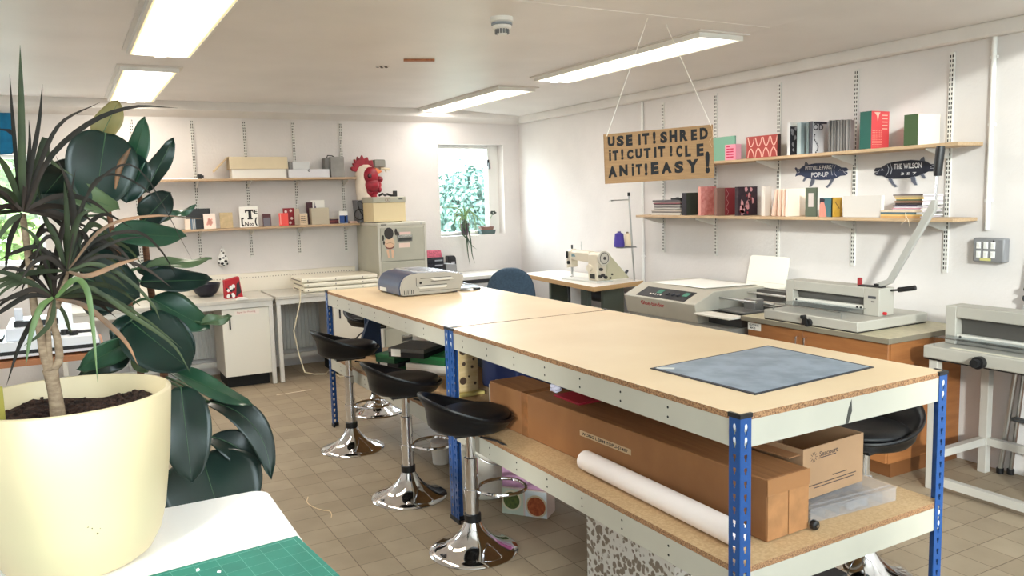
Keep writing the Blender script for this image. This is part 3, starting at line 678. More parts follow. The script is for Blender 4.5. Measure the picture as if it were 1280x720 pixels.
# upper shelf
Z1 = lambda y: ZR1+.004 + (-.016)*(y-2.585)/(5.31-2.585)
zc = Z1(4.2)
rb('card', 'plain green card just right of the hanging sign on the upper right-wall shelf', 'card', 886, 918.5, 920, 169.5, Z1(4.4), XR-.12, C(122, 172, 148), C(110, 160, 138))
rb('card', 'small bright pink printed card in front of the plain green card', 'card', 906.3, 919.5, 926.5, 180, Z1(4.2), XR-.18, C(238, 148, 170), C(244, 176, 196), prints=[('print', lambda k, O, U, V, w, h: [k.sheet(O, U, V, w*.3, h*.09, .0004, u0=w*(.14+.36*(j % 2)), v0=h*(.15+.17*(j//2))) for j in range(9)], C(196, 40, 84), 's')])
def bacon(k, O, U, V, w, h):
    for row, (b0, hh) in enumerate(((.52, .42), (.05, .42))):
        for j in range(4):
            a = .04+.245*j
            if row == 0: P = [(.0, .42), (.05, .1), (.09, 0), (.14, .02), (.19, .2), (.205, .42), (.19, .42), (.165, .2), (.12, .06), (.085, .07), (.06, .2), (.03, .42)]
            else: P = [(.0, .0), (.03, .28), (.08, .42), (.13, .4), (.19, .2), (.205, 0), (.185, .0), (.165, .18), (.115, .34), (.085, .36), (.05, .24), (.025, 0)]
            k.outline(O, U, V, [(w*(a+p*1.12), h*(b0+q)) for p, q in P], .0004)
rb('patterned_card', 'red card with a pale curved pattern on the upper right-wall shelf', 'card', 933, 971.5, 976, 167.5, Z1(3.9), XR-.13, C(176, 70, 64), C(80, 60, 60), prints=[('print', bacon, C(236, 190, 176), 's')])
rb('art_book', 'black and white illustrated book at the left of the grey book row', 'book', 986.5, 987.3, 1000.3, 153, Z1(3.65), XR-.2, C(220, 220, 220), C(40, 40, 48), prints=[('print', squig(9, 21, .16), C(170, 170, 176), 'c'), ('print', rect(0, .88, 1, .12), M_paper, 'c')], th=.02)
rb('book', 'pale blue grey book beside the black and white illustrated book', 'book', 1000, 1001, 1010.5, 153, Z1(3.55), XR-.2, C(170, 186, 188), C(152, 168, 172), th=.03)
rb('book', 'slim grey green book left of the lettered art book', 'book', 1010.3, 1011, 1015.6, 152.5, Z1(3.5), XR-.2, C(108, 124, 126), C(96, 112, 116), th=.02)
def odart(k, O, U, V, w, h):
    k.text('OD', O+U*w*.04+V*h*.72, U, V, w*.6, h*.2, .0004, bold=.02); k.sheet(O, U, V, w*.8, h*.06, .0004, u0=w*.05, v0=h*.92)
    for i in range(11): k.ell(O+U*w*(.22+.12*sin(i*.55))+V*h*(.03+.055*i), (.006, .0006, .006), 8)
rb('art_book', 'pale grey book with dark OD lettering on the upper right-wall shelf', 'book', 1014.8, 1015.5, 1036.5, 151.5, Z1(3.4), XR-.21, C(70, 70, 78), C(196, 194, 196), prints=[('lettering', odart, C(44, 40, 50), 'c')], th=.022)
for i in range(8):
    px = 1036.5+3.7*i; xa = XR-.19+.004*i
    g = (150-(i % 3)*22) if i else 110
    rb('folded_book', ORDL[i]+' grey page of the fanned concertina on the upper shelf', 'booklet', px, px+.5, px+9-.5*i, 150.4-.2*i+(i % 2), Z1(3.2), xa, C(g+40, g+36, g+34), C(g, g-4, g-6), th=.008, group='fanned concertina pages on the upper right-wall shelf')
def redart(k, O, U, V, w, h):
    for i in range(5): k.sheet(O, U, V, w*.3, h*.025, .0004, u0=w*.6, v0=h*(.52+.09*i))
    k.outline(O, U, V, [(w*.15, h*.97), (w*.5, h*.97), (w*.42, h*.9), (w*.36, h*.72), (w*.3, h*.88)], .0004)
    for i in range(10):
        for j in range(6): k.sheet(O, U, V, w*.05, h*.012, .0004, u0=w*(.08+.09*j), v0=h*(.06+.045*i))
rb('art_book', 'thick book with dark green spine and red printed cover on the upper right-wall shelf', 'book', 1075, 1089, 1111.5, 138.5, Z1(3.0), XR-.215, C(26, 86, 76), C(206, 70, 74), prints=[('print', redart, C(240, 180, 160), 'c')])
rb('sketch_book', 'thick book with olive green spine and blank cream cover near the lever handle', 'book', 1130, 1147.5, 1177, 142, Z1(2.75), XR-.215, C(62, 84, 50), C(244, 226, 206), xd=.195)

# ------------------------------------------------------------------ two fish on the right wall
def fish(px0, px1, ya, yb, label, face, col, lines_):
    a = at(px0, ya, x=XR); b = at(px1, yb, x=XR); L = abs(a.y-b.y); O = Vector((XR-.001, a.y, (a.z+b.z)/2)); U = Vector((0, -1, 0)); V = Vector((0, 0, 1))
    f = (lambda p: (p[0]*L, p[1]*L)) if face == 'right' else (lambda p: ((1-p[0])*L, p[1]*L))
    body = [(0.0, .075), (.02, .09), (.05, .06), (.10, .06), (.16, .10), (.25, .12), (.4, .135), (.55, .13), (.68, .12), (.78, .10), (.88, .05), (.97, .045), (1.0, .015), (.985, -.005), (.92, -.012), (.985, -.02), (.99, -.05), (.95, -.07), (.86, -.075), (.78, -.11), (.68, -.125), (.5, -.125), (.35, -.11), (.22, -.08), (.13, -.04), (.06, -.04), (.01, -.055), (.04, .01)]
    fins = [[(.19, .105), (.205, .17), (.235, .155), (.27, .115)], [(.20, -.065), (.16, -.13), (.19, -.14), (.25, -.085)], [(.33, -.10), (.31, -.17), (.29, -.225), (.33, -.225), (.385, -.17), (.40, -.11)], [(.70, -.115), (.66, -.19), (.60, -.235), (.64, -.25), (.70, -.2), (.76, -.12)]]
    t = T('fish_cutout', label, 'fish sign', 'fish cut-outs on the right wall'); N = .004
    bm = MB(); bm.outline(O, U, V, [f(p) for p in body][::(1 if face == 'right' else -1)], N); t.add('body', bm, col)
    for fn in fins: t.add('fin', MB().outline(O-Vector((.0005, 0, 0)), U, V, [f(p) for p in fn], N), C(86, 90, 104))
    dl = MB(); O2 = O-Vector((N, 0, 0))
    for fn in fins[1:]:
        pp = [f(p) for p in fn]; dl.tube([O2+U*p[0]+V*p[1] for p in pp], .0012, 4)
    for c in ([(.78, .09), (.75, .03), (.76, -.03), (.80, -.08)], [(.73, .1), (.70, .02), (.72, -.06)], [(.90, .02), (.94, -.03), (.97, -.04)], [(.84, .0), (.86, .03), (.88, .0)], [(.05, .05), (.1, .02)], [(.03, .0), (.1, .005)]):
        dl.tube([O2+U*f(p)[0]+V*f(p)[1] for p in c], .0014, 4)
    t.add('drawn_line', dl, C(176, 176, 184))
    lt = MB()
    for s, u, v, w, h in lines_: lt.text(s, O2+U*(u*L)+V*(v*L), U, V, w*L, h*L, .0006, bold=.015)
    t.add('lettering', lt, C(214, 212, 214)); t.done()
M_fish = C(44, 54, 82); M_fish2 = C(28, 32, 46)
fish(994, 1060.5, 215.5, 214, 'navy fish cut-out facing right with two lines of lettering', 'right', M_fish, [('PITTVILLE PARK', .21, .035, .5, .06), ('POP-UP', .33, -.08, .32, .075)])
fish(1093, 1172, 215, 209, 'darker fish cut-out facing left lettered THE WILSON', 'left', M_fish2, [('THE WILSON', .33, .015, .44, .075), ('3 5 7', .45, -.075, .24, .035)])

# ------------------------------------------------------------------ conduit, switch box, thin pipe
t = T('conduit_pipe', 'white conduit pipe running down the right wall to the switch box', 'pipe')
yy = 2.437*K; zs = 1.275
t.add('tube', MB().cyl((XR-.013, yy, 1.30), (XR-.013, yy, ZB), .0125), M_white)
k = MB()
for z in (1.45, 1.85, 2.2): k.box(XR-.018, XR-.0001, yy-.018, yy+.018, z, z+.015)
t.add('clip', k, M_white); t.done()
t = T('switch_box', 'grey metal box of six white rocker switches on the right wall', 'switch box')
a = at(1217, 297, x=XR-.05); b = at(1255, 329, x=XR-.05); xf = XR-.055
t.add('housing', MB().box(xf, XR-.0005, b.y, a.y, b.z, a.z), C(132, 132, 134, .45), bevel=.008)
hh = a.z-b.z; ww = a.y-b.y
for r in range(2):
    for c in range(3):
        yc = a.y-ww*(.2+.23*c); zc_ = a.z-hh*(.3+.38*r)
        t.add('switch', MB().box(xf-.005, xf-.0005, yc-.011, yc+.011, zc_-.018, zc_+.018).prism([(xf-.005, zc_-.012), (xf-.010, zc_+.012), (xf-.005, zc_+.012)], 'y', yc-.007, yc+.007), M_white)
t.add('label_plate', MB().box(xf-.002, xf-.0004, a.y-ww*.6, a.y-ww*.25, b.z+hh*.06, b.z+hh*.16), C(206, 200, 130))
t.add('sticker', MB().prism([(a.y-ww*.62, a.z-hh*.02-.02), (a.y-ww*.72, a.z-hh*.02-.02), (a.y-ww*.67, a.z-hh*.02-.004)], 'x', xf-.001, xf-.0003), M_black); t.done()
solo('wall_pipe', 'thin white pipe on the right wall behind the thread stand', 'pipe', MB().cyl((XR-.012, 5.261*K, .70), (XR-.012, 5.261*K, ZB), .010).box(XR-.02, XR-.0001, 5.261*K-.016, 5.261*K+.016, 1.0, 1.012), M_white)

# ------------------------------------------------------------------ hanging cardboard sign
YS = 3.3
tl, tr_, br, bl = at(755, 168, y=YS), at(891, 155.5, y=YS), at(893, 222, y=YS), at(757, 230, y=YS)
t = T('hanging_sign', 'brown cardboard sign with hand painted black capitals hanging from the ceiling', 'sign')
U = (tr_-tl).normalized(); Vv = (tl-bl).normalized()
t.add('board', MB().hexa([bl, br, br+Vector((0, .006, 0)), bl+Vector((0, .006, 0))], [tl, tr_, tr_+Vector((0, .006, 0)), tl+Vector((0, .006, 0))]), C(172, 134, 94, .85, var=.08, scale=5, stretch=(2, 2, 26)))
def sp(zx, zy):
    """zoomed crop pixel (4x, from 740,120) to a point just in front of the sign"""
    p = at(740+zx/4, 120+zy/4, y=YS-.0015); return p
L = MB(); words = [('U', 80, 118, 253, 204), ('S', 124, 164, 252, 200), ('E', 172, 206, 250, 195), ('I', 233, 245, 246, 192), ('T', 252, 290, 244, 187), ('!', 305, 321, 240, 178), ('S', 342, 380, 237, 180), ('H', 388, 430, 233, 173), ('R', 440, 483, 228, 170), ('E', 496, 528, 223, 168), ('D', 540, 584, 219, 160),
    ('i', 86, 98, 325, 268), ('T', 104, 136, 324, 274), ('!', 146, 160, 320, 265), ('C', 176, 210, 318, 270), ('U', 218, 254, 314, 265), ('T', 260, 298, 312, 262), ('I', 312, 324, 308, 256), ('T', 330, 370, 306, 252), ('!', 390, 404, 303, 250), ('C', 422, 455, 307, 248), ('L', 466, 498, 305, 247), ('E', 524, 562, 303, 240),
    ('A', 82, 130, 410, 354), ('N', 138, 183, 402, 346), ('i', 200, 212, 400, 338), ('T', 220, 254, 396, 342), ('!', 264, 280, 399, 336), ('E', 296, 338, 394, 332), ('A', 348, 404, 390, 334), ('S', 414, 462, 388, 328), ('Y', 474, 540, 388, 320), ('!', 568, 592, 388, 278)]
for s, a, b, c, d in words:
    O = sp(a, c); w = (sp(b, c)-O).length; h = (sp(a, d)-O).length
    L.text(s, O+Vector((0, .0008, 0)), U, Vv, w*.92, h, .0006, bold=.03 if s == 'i' else .06)
t.add('lettering', L, M_ink)
for (zx, px, py) in ((0, 810, 22), (1, 832, 30)):
    top = at(px, py, z=ZC); bot = tl+U*.015-Vv*.01 if zx == 0 else tr_-U*.012-Vv*.008
    t.add('string', MB().tube([bot+Vector((0, -.001, 0)), bot.lerp(top, .5), top], .0021, 5), C(250, 248, 240))
t.add('string_end', MB().tube([tr_-U*.012-Vv*.008+Vector((0, -.003, 0)), tr_-U*.004-Vv*.06+Vector((0, -.004, 0)), tr_-U*.03-Vv*.09+Vector((0, -.004, 0)), tr_-U*.012-Vv*.12+Vector((0, -.004, 0))], .0014, 5), C(226, 190, 150))
t.done()
# ------------------------------------------------------------------ heater, trunking and desks along the back wall
t = T('radiator', 'long ribbed white radiator low on the back wall behind the desks', 'radiator')
x0, x1 = .35, 2.42
rp = MB(); n = 58
prof = []
for i in range(n+1):
    x = x0+(x1-x0)*i/n; prof += [(x, 7.575), (x+(x1-x0)/n*.3, 7.575), (x+(x1-x0)/n*.42, 7.588), (x+(x1-x0)/n*.85, 7.588)]
prof = [p for p in prof if p[0] <= x1] + [(x1, 7.62), (x0, 7.62)]
rp.prism(prof, 'z', .17, .60); t.add('panel', rp, C(206, 205, 200, .5))
t.add('top_grille', MB().box(x0, x1, 7.57, 7.625, .601, .615), M_wpaint)
t.add('pipe', MB().tube([(x0+.05, 7.6, .17), (x0+.05, 7.6, .06), (x0-.6, 7.6, .06)], .011, 8), M_wpaint)
t.add('bracket', MB().box(x0+.2, x0+.24, 7.621, YB-.0005, .2, .58).box(x1-.24, x1-.2, 7.621, YB-.0005, .2, .58), M_wpaint); t.done()
za = at(237, 347, y=7.6).z; zb = at(435, 332.5, y=7.6).z; zt = (za+zb)/2
t = T('heater_cover', 'long white panel with a row of small slots above the desks', 'wall panel')
t.add('panel', MB().box(.2, 2.44, 7.575, YB-.0005, .66, zt), C(236, 228, 212, .55), bevel=.006)
d = MB()
for i in range(84):
    x = .24+i*.026; d.box(x, x+.009, 7.5745, 7.576, zt-.042, zt-.034)
t.add('slot', d, C(150, 140, 124)); t.done()

M_desk = mat('pale_grey_laminate', (206, 202, 192), 0.45, var=.04, scale=4)
def desk(label, x0, x1, yf, yb, zt, legs):
    t = T('desk', label, 'desk', 'white metal desks along the back wall')
    t.add('tabletop', MB().box(x0, x1, yf, yb, zt-.028, zt), [M_desk], bevel=.003)
    for q in ((x0+.002, x1-.002, yf+.01, yf+.04, zt-.072, zt-.0285), (x0+.01, x1-.01, yb-.05, yb-.02, zt-.072, zt-.0285), (x0+.036, x1-.036, yb-.05, yb-.02, .10, .14)): t.add('rail', MB().box(*q), M_wpaint)
    for lx in legs:
        for ly in (yf+.012, yb-.055): t.add('leg', MB().box(lx, lx+.034, ly, ly+.034, 0, zt-.0725), M_wpaint, bevel=.003)
    return t.done()
YD = 6.93
desk('white desk carrying the navy bowl and the penguin print box', -.12, 1.497, YD, 7.55, .75, (-.1, 1.46))
desk('white desk carrying the stack of white boards beside the filing cabinet', 1.522, 2.475, YD, 7.55, .75, (1.526, 2.435))
def under_cabinet(px0, px1, ytop, ybot, label, note, handle_px, yf=YD+.03):
    a = at(px0, (ytop+ybot)/2, y=yf).x; b = at(px1, (ytop+ybot)/2, y=yf).x; z1 = .675; z0 = .10
    t = T('desk_cabinet', label, 'cabinet', 'white cabinets under the desks')
    t.add('body', MB().box(a-.01, b+.01, yf+.019, yf+.46, z0-.0, z1), C(196, 192, 184), bevel=.002)
    t.add('plinth_or_shade', MB().box(a+.01, b-.01, yf+.05, yf+.44, 0, z0-.0005), M_dark)  # black block standing in for the shade below, not a real plinth
    d = t.add('door', MB().box(a-.01, b+.01, yf, yf+.0185, z0, z1-.004), C(236, 232, 220, .5), bevel=.003)
    hx = at(handle_px, 400, y=yf).x
    t.add('handle', MB().box(hx-.006, hx+.006, yf-.014, yf-.0005, z1-.17, z1-.07), M_black, under=d, bevel=.003)
    t.add('lock', MB().cyl((hx-.012, yf-.006, z1-.045), (hx-.012, yf-.0005, z1-.045), .010, seg=14), M_black, under=d)
    if note:
        nx = a+(b-a)*.25
        t.add('label', MB().box(nx, nx+.20, yf-.001, yf-.0004, z1-.055, z1-.018), C(246, 236, 226), under=d)
        t.add('lettering', MB().text(note, (nx+.02, yf-.0012, z1-.045), (1, 0, 0), (0, 0, 1), .15, .018, .0004), C(190, 110, 100), under=d)
    return t.done()
under_cabinet(281, 337, 380, 467, 'white cabinet with a red lettered note under the desk below the navy bowl', 'Paper for Printing', 287)
under_cabinet(419, 466, 385, 430, 'white cabinet under the desk seen behind the blue leg of the far workbench', None, 425)

# things on the desks
b = at(260, 372, z=.75)
t = T('bowl', 'navy blue round bowl on the white desk', 'bowl')
t.add('body', MB().lathe([(.0, 0), (.05, .001), (.085, .03), (.112, .075), (.122, .115), (.118, .115), (.106, .076), (.08, .036), (.045, .012), (0, .01)], (b.x, b.y+.08, .7512), 36), C(22, 24, 40, .35)); t.done()
a = at(282, 374, z=.75); w = at(304, 372, z=.75)
t = T('print_box', 'upright red box with penguin print sides on the white desk beside the bowl', 'box')
x0, x1 = a.x, w.x; y0 = a.y
t.add('body', MB().prism([(x0, .751), (x1, .751), (x1-.01, .80), (x1-.025, .93), (x0+.0, .905)], 'y', y0, y0+.09), C(176, 30, 40, .7))
pr = MB(); r = random.Random(4)
for i in range(9):
    u, v, s = r.uniform(.03, .45)*(x1-x0), r.uniform(.03, .8)*.14, r.uniform(.012, .02)
    pr.ell((x0+u+.008, y0-.0012, .76+v), (s*.8, .001, s), 10)
t.add('print_white', pr, M_white)
pk = MB()
for i in range(9):
    u, v, s = r.uniform(.03, .48)*(x1-x0), r.uniform(.03, .85)*.14, r.uniform(.006, .010)
    pk.ell((x0+u+.008, y0-.0026, .76+v), (s, .001, s*1.3), 8)
pk.hexa([(x1-.06, y0-.001, .76), (x1-.015, y0-.001, .80), (x1-.015, y0-.0003, .80), (x1-.06, y0-.0003, .76)], [(x1-.05, y0-.001, .87), (x1-.03, y0-.001, .9), (x1-.03, y0-.0003, .9), (x1-.05, y0-.0003, .87)])
t.add('print_black', pk, M_black); t.done()
c = at(303, 374, z=.75)
solo('soap_dish', 'small white folded card at the foot of the penguin print box', 'card', MB().prism([(0, 0), (.1, 0), (.085, .018), (.02, .022)], 'y', c.y-.06, c.y-.02, M=Matrix.Translation((c.x-.06, 0, .7512))), M_paper)
# loose papers then stack of boards
for i, (pa, pb, an, c, lab) in enumerate(((340, 358, -.35, (196, 200, 210), 'lowest grey blue sheet in the paper pile beside the stack of white boards'), (348, 357.5, -.1, (214, 214, 218), 'middle pale sheet in the paper pile beside the stack of white boards'), (350, 356, -.55, (180, 186, 200), 'top grey blue sheet in the paper pile beside the stack of white boards'))):
    q = at(pa, pb, z=.75); M = Matrix.Translation((q.x, q.y+.03, .7512+.0105*i)) @ Matrix.Rotation(an, 4, 'Z')
    k = MB().grid(lambda u, v, M=M: M @ Vector(((u-.5)*.30, (v-.5)*.21, .003+.010*(u-.5)**2+.006*sin(v*3)*u)), 8, 6)
    solo('paper_sheet', lab, 'paper', k, C(*c), 'papers beside the white boards', solid=.002)
q0 = at(373, 364, z=.75); q1 = at(464, 357, z=.75); xA, xB = q0.x, 2.47; yA = 7.02
for i in range(3):
    z0 = .7512+i*.043; lab = ('bottom', 'middle', 'top')[i]
    t = T('white_board_tray', 'long flat white slotted tray, %s of the stack of three on the desk' % lab, 'tray', 'stacked white trays')
    k = MB(); hh = .041; P = [(yA, z0+.004), (yA-.006, z0+.012), (yA-.006, z0+hh-.012), (yA, z0+hh), (yA+.40, z0+hh), (yA+.40, z0)]
    k.prism(P, 'x', xA-.02*(i == 2), xB-.006); t.add('body', k, C(238, 232, 214, .5), bevel=.004)
    s = MB()
    for j in range(3): s.box(xA+.03+.25*j, xA+.038+.25*j, yA-.0068, yA-.0055, z0+.014, z0+.026)
    s.box(xA-.001-.02*(i == 2), xA-.0004-.02*(i == 2), yA+.03, yA+.36, z0+.012, z0+.022)
    t.add('slot', s, C(120, 112, 100)); t.done()
q = at(371, 362, z=.79); e = at(440, 469, z=.01); m1 = at(376, 440, y=6.8); m2 = at(392, 466, z=.02)
solo('white_cable', 'cream cable hanging from the white trays down to the tiled floor', 'cable', MB().tube([(q.x+.02, yA-.012, .80), (q.x+.006, YD-.02, .79), (q.x+.0, YD-.025, .7), (m1.x-.03, YD-.05, .45), (m1.x, YD-.06, .25), (m1.x+.03, YD-.1, .09), (m2.x, m2.y, .008), (m2.x+.1, m2.y-.05, .006), (m2.x+.16, m2.y+.08, .006), (e.x-.1, e.y+.02, .006), (e.x+.1, e.y, .006), (e.x+.3, e.y+.1, .006)], .0055, 6), C(226, 216, 190))

# ------------------------------------------------------------------ filing cabinet and what stands on it
FX0_, FX1_, FY, FZ = 2.490, 2.965, 7.02, 1.335
M_file = mat('olive_grey_enamel', (186, 184, 168), 0.45, var=.04, scale=5)
t = T('filing_cabinet', 'tall olive grey metal filing cabinet with a figure sticker', 'filing cabinet')
k = MB(); k.box(FX0_, FX1_, FY+.012, 7.63, .0, FZ-.03); t.add('body', k, M_file, bevel=.003)
k = MB(); k.box(FX0_, FX1_, FY, 7.63, FZ-.0295, FZ); t.add('top', k, C(206, 203, 190), bevel=.006)
k = MB().box(FX0_, FX0_+.02, FY+.001, FY+.0118, .03, FZ-.03).box(FX1_-.02, FX1_, FY+.001, FY+.0118, .03, FZ-.03).box(FX0_+.02, FX1_-.02, FY+.004, FY+.0118, FZ-.045, FZ-.03)
t.add('front_frame', k, C(206, 203, 190))
for i in range(4):
    z1 = FZ-.048-i*.312; z0 = z1-.306
    d = t.add('drawer', MB().box(FX0_+.023, FX1_-.023, FY-.004, FY+.0115, z0, z1), M_file, bevel=.004)
    zc = z1-.10; xc = (FX0_+FX1_)/2+.02
    t.add('handle', MB().box(xc-.075, xc+.075, FY-.010, FY-.0043, zc-.03, zc+.03).box(xc-.07, xc+.07, FY-.022, FY-.010, zc+.005, zc+.03), C(170, 170, 166, .25, metal=.8), under=d, bevel=.003)
    t.add('handle_recess', MB().box(xc-.065, xc+.065, FY-.0108, FY-.0100, zc-.024, zc+.004), C(70, 72, 70), under=d)
    t.add('label_card', MB().box(xc-.06, xc+.05, FY-.0052, FY-.0043, zc-.085, zc-.042), C(240, 214, 200), under=d)
    if i == 0: t.add('label_card', MB().box(xc-.05, xc+.06, FY-.0052, FY-.0043, zc+.034, zc+.06), C(236, 204, 196), under=d)
s0 = at(487, 300, y=FY-.006); S = lambda u, v: (s0.x+u, FY-.0048, s0.z+v)
def blob(cu, cv, ru, rv, th=.0004, dy=0, n=14): return MB().outline((s0.x+cu, FY-.0046-dy, s0.z+cv), (1, 0, 0), (0, 0, 1), [(cos(2*PI*i/n)*ru, sin(2*PI*i/n)*rv) for i in range(n)], th)
d0 = 3
k = blob(.0, -.03, .05, .06); t.add('sticker_face', k, C(226, 196, 164), under=d0)
k = blob(-.005, .06, .046, .055, dy=.0005); [k.outline((s0.x+cu, FY-.0051, s0.z+cv), (1, 0, 0), (0, 0, 1), [(cos(i)*a, sin(i)*b) for i in range(6)], .0004) for cu, cv, a, b in ((.065, .07, .014, .035), (.085, .045, .012, .03), (-.062, .02, .012, .03), (-.055, -.025, .01, .02))]
t.add('sticker_hair', k, C(52, 48, 46), under=d0)
k = blob(0, -.055, .045, .03, dy=.0005); t.add('sticker_mouth', k, C(120, 70, 60), under=d0)
k = blob(0, -.05, .04, .022, dy=.001); k.outline((s0.x, FY-.0055, s0.z), (1, 0, 0), (0, 0, 1), [(-.035, -.09), (-.012, -.09), (-.005, -.165), (-.022, -.165)], .0004); k.outline((s0.x, FY-.0055, s0.z), (1, 0, 0), (0, 0, 1), [(.012, -.09), (.04, -.09), (.03, -.17), (.014, -.165)], .0004)
t.add('sticker_limb', k, C(230, 190, 158), under=d0)
t.add('lock', MB().cyl((FX1_-.05, FY-.006, FZ-.016), (FX1_-.05, FY, FZ-.016), .009, seg=12), M_steel)
t.add('maker_plate', MB().box(FX0_+.03, FX0_+.085, FY-.001, FY-.0002, FZ-.022, FZ-.01), C(120, 118, 110))
t.done()
# cream machine box on the cabinet
a = at(466.5, 260, y=7.12); b = at(507, 260, y=7.12); zt = at(487, 247, y=7.12).z
t = T('cream_machine', 'cream boxy machine with a grey top band on the filing cabinet', 'machine')
t.add('body', MB().box(a.x, b.x, 7.12, 7.41, FZ+.008, zt-.045), C(228, 210, 168, .5), bevel=.005)
t.add('top_band', MB().box(a.x-.004, b.x+.002, 7.112, 7.418, zt-.0445, zt+.008), C(178, 176, 160, .45), bevel=.006)
t.add('badge', MB().ring(((a.x+b.x)/2-.03, 7.1115, zt-.02), .012, .002, 14, 5, U=(1, 0, 0), V=(0, 0, 1)).ring(((a.x+b.x)/2-.005, 7.1115, zt-.02), .012, .002, 14, 5, U=(1, 0, 0), V=(0, 0, 1)), C(150, 120, 110))
t.add('buttons', MB().box(b.x-.07, b.x-.03, 7.110, 7.1118, zt-.02, zt-.008), C(90, 90, 92))
t.add('foot', MB().box(a.x+.02, b.x-.03, 7.16, 7.38, FZ+.001, FZ+.008), M_black); t.done()
zt += .008
t = T('black_headset', 'tangle of black cable and plug lying on top of the cream machine', 'headset')
q = at(481, 242, y=7.2); k = MB()
k.tube([(q.x-.06, 7.2, zt+.012), (q.x-.03, 7.18, zt+.03), (q.x, 7.2, zt+.014), (q.x+.03, 7.22, zt+.026), (q.x+.06, 7.2, zt+.013), (q.x+.1, 7.21, zt+.012)], .011, 7); t.add('cable', k, M_black)
t.add('plug', MB().box(q.x+.085, q.x+.12, 7.19, 7.22, zt+.001, zt+.055), M_black, bevel=.004); t.done()
q = at(494, 242, y=7.2); solo('small_tub', 'tiny white tub at the right of the cable on the cream machine', 'tub', MB().lathe([(.012, 0), (.014, .022), (.008, .028), (.0, .03)], (q.x+.012, 7.22, zt+.001), 14), C(210, 196, 190))
# grey bin with black wires
a = at(448, 265, y=7.46).x; b = at(465, 265, y=7.46).x; zr = at(455, 250, y=7.46).z
t = T('grey_bin', 'grey plastic bin holding black wires on the filing cabinet under the rooster head', 'bin')
t.add('body', MB().prism([(a+.005, FZ+.001), (b-.002, FZ+.001), (b+.01, zr), (a-.01, zr)], 'y', 7.44, 7.60), C(120, 120, 124))
t.add('label', MB().box(b-.035, b-.006, 7.438, 7.4396, zr-.09, zr-.02), C(210, 206, 206)); t.done()
t = T('black_wire_loops', 'looped black wires hanging in front of the grey bin', 'wire')
k = MB()
for cx, cz, ru, rv, an in ((-.05, .10, .035, .095, .5), (-.02, .09, .03, .1, -.2), (-.09, .06, .05, .05, .9), (.02, .07, .03, .085, -.5)):
    pts = []
    for i in range(17):
        w = 2*PI*i/16; u, v = cos(w)*ru, sin(w)*rv; pts.append((a+.09+cx+u*cos(an)-v*sin(an), 7.425+.004*sin(w*2)+.003*cx*10, FZ+.0+max(.012, cz+.02+u*sin(an)+v*cos(an))))
    k.tube(pts, .0055, 6)
t.add('loop', k, M_black); t.done()

# rooster head mask on the bin
q = at(461, 222, y=7.44); zr2 = zr+.001
t = T('rooster_head', 'rubber rooster head mask with red comb, wattles and orange beak', 'mask')
M_rub = mat('ivory_rubber', (236, 222, 204), .6, var=.06, scale=10); M_comb = mat('crimson_rubber', (170, 18, 44), .45, rgb2=(120, 8, 30), scale=14)
s = lambda px: at(px, 222, y=7.44).x
def hz(py): return at(461, py, y=7.44).z
neck = MB()
rows = [(zr2, 457.5, 9.5, 8.5), (hz(244), 457, 9.3, 8.5), (hz(236), 455.5, 8.4, 8), (hz(226), 455.8, 9, 8.5), (hz(218), 456.8, 10, 8.5), (hz(212), 458.5, 10, 8), (hz(208), 459.5, 8.5, 7), (hz(205.5), 460, 4.5, 4)]
pm = (s(470)-s(450))/20; R = []
for z, cx, rx, ry in rows: R.append((z, s(cx), rx*pm, ry*pm))
def nk(i, j): return None
vv = []
for z, cx, rx, ry in R: vv.append([neck.bm.verts.new((cx+cos(2*PI*k/24)*rx, 7.51+sin(2*PI*k/24)*ry, z)) for k in range(24)])
for A, B in zip(vv, vv[1:]):
    for k in range(24): neck._f([A[k], A[(k+1) % 24], B[(k+1) % 24], B[k]])
neck._f(vv[0][::-1]); neck._f(vv[-1])
t.add('neck', neck, M_rub, smooth=60)
cp = [(443, 213), (441.5, 209.5), (443.5, 207.5), (445.8, 208.5), (444, 203.5), (447, 204), (446, 198.5), (449.5, 200.5), (450.5, 194.8), (453.2, 199), (456.3, 193), (458.6, 198.5), (463, 195.6), (464.3, 200.2), (469, 199.5), (469.8, 206), (471.5, 212), (467, 214), (460, 210), (452, 210.5), (448, 214.5)]
cb = MB(); cb.prism([(s(x), hz(y)) for x, y in cp], 'y', 7.488, 7.53); t.add('comb', cb, M_comb, bevel=.006)
fc = MB(); fc.ell((s(464), 7.455, hz(220)), (9.5*pm, .045, 11*pm), 18); fc.ell((s(465), 7.45, hz(231)), (9*pm, .04, 9*pm), 16)
t.add('face', fc, M_comb, smooth=60)
ey = MB().ell((s(461), 7.413, hz(220)), (2.6*pm, .012, 3*pm), 14); t.add('eye', ey, C(70, 10, 22, .2))
bk = MB(); bk.hexa([(s(469), 7.44, hz(219.5)), (s(470), 7.44, hz(209.5)), (s(470), 7.54, hz(209.5)), (s(469), 7.54, hz(219.5))], [(s(480), 7.485, hz(214.8)), (s(480), 7.485, hz(213.8)), (s(480), 7.492, hz(213.8)), (s(480), 7.492, hz(214.8))]); t.add('beak', bk, C(214, 118, 66, .45), bevel=.006)
wt = MB()
for x, y, a_, b_ in ((475, 224.5, 5, 4), (472, 231, 6, 7), (468, 238, 6, 7), (461.5, 239.5, 6.2, 6.5), (467.5, 246, 4.2, 4.5), (474.5, 237, 3.2, 4)):
    wt.ell((s(x), 7.47, hz(y)), (a_*pm, .03, b_*pm), 14)
t.add('wattle', wt, M_comb, smooth=60); t.done()
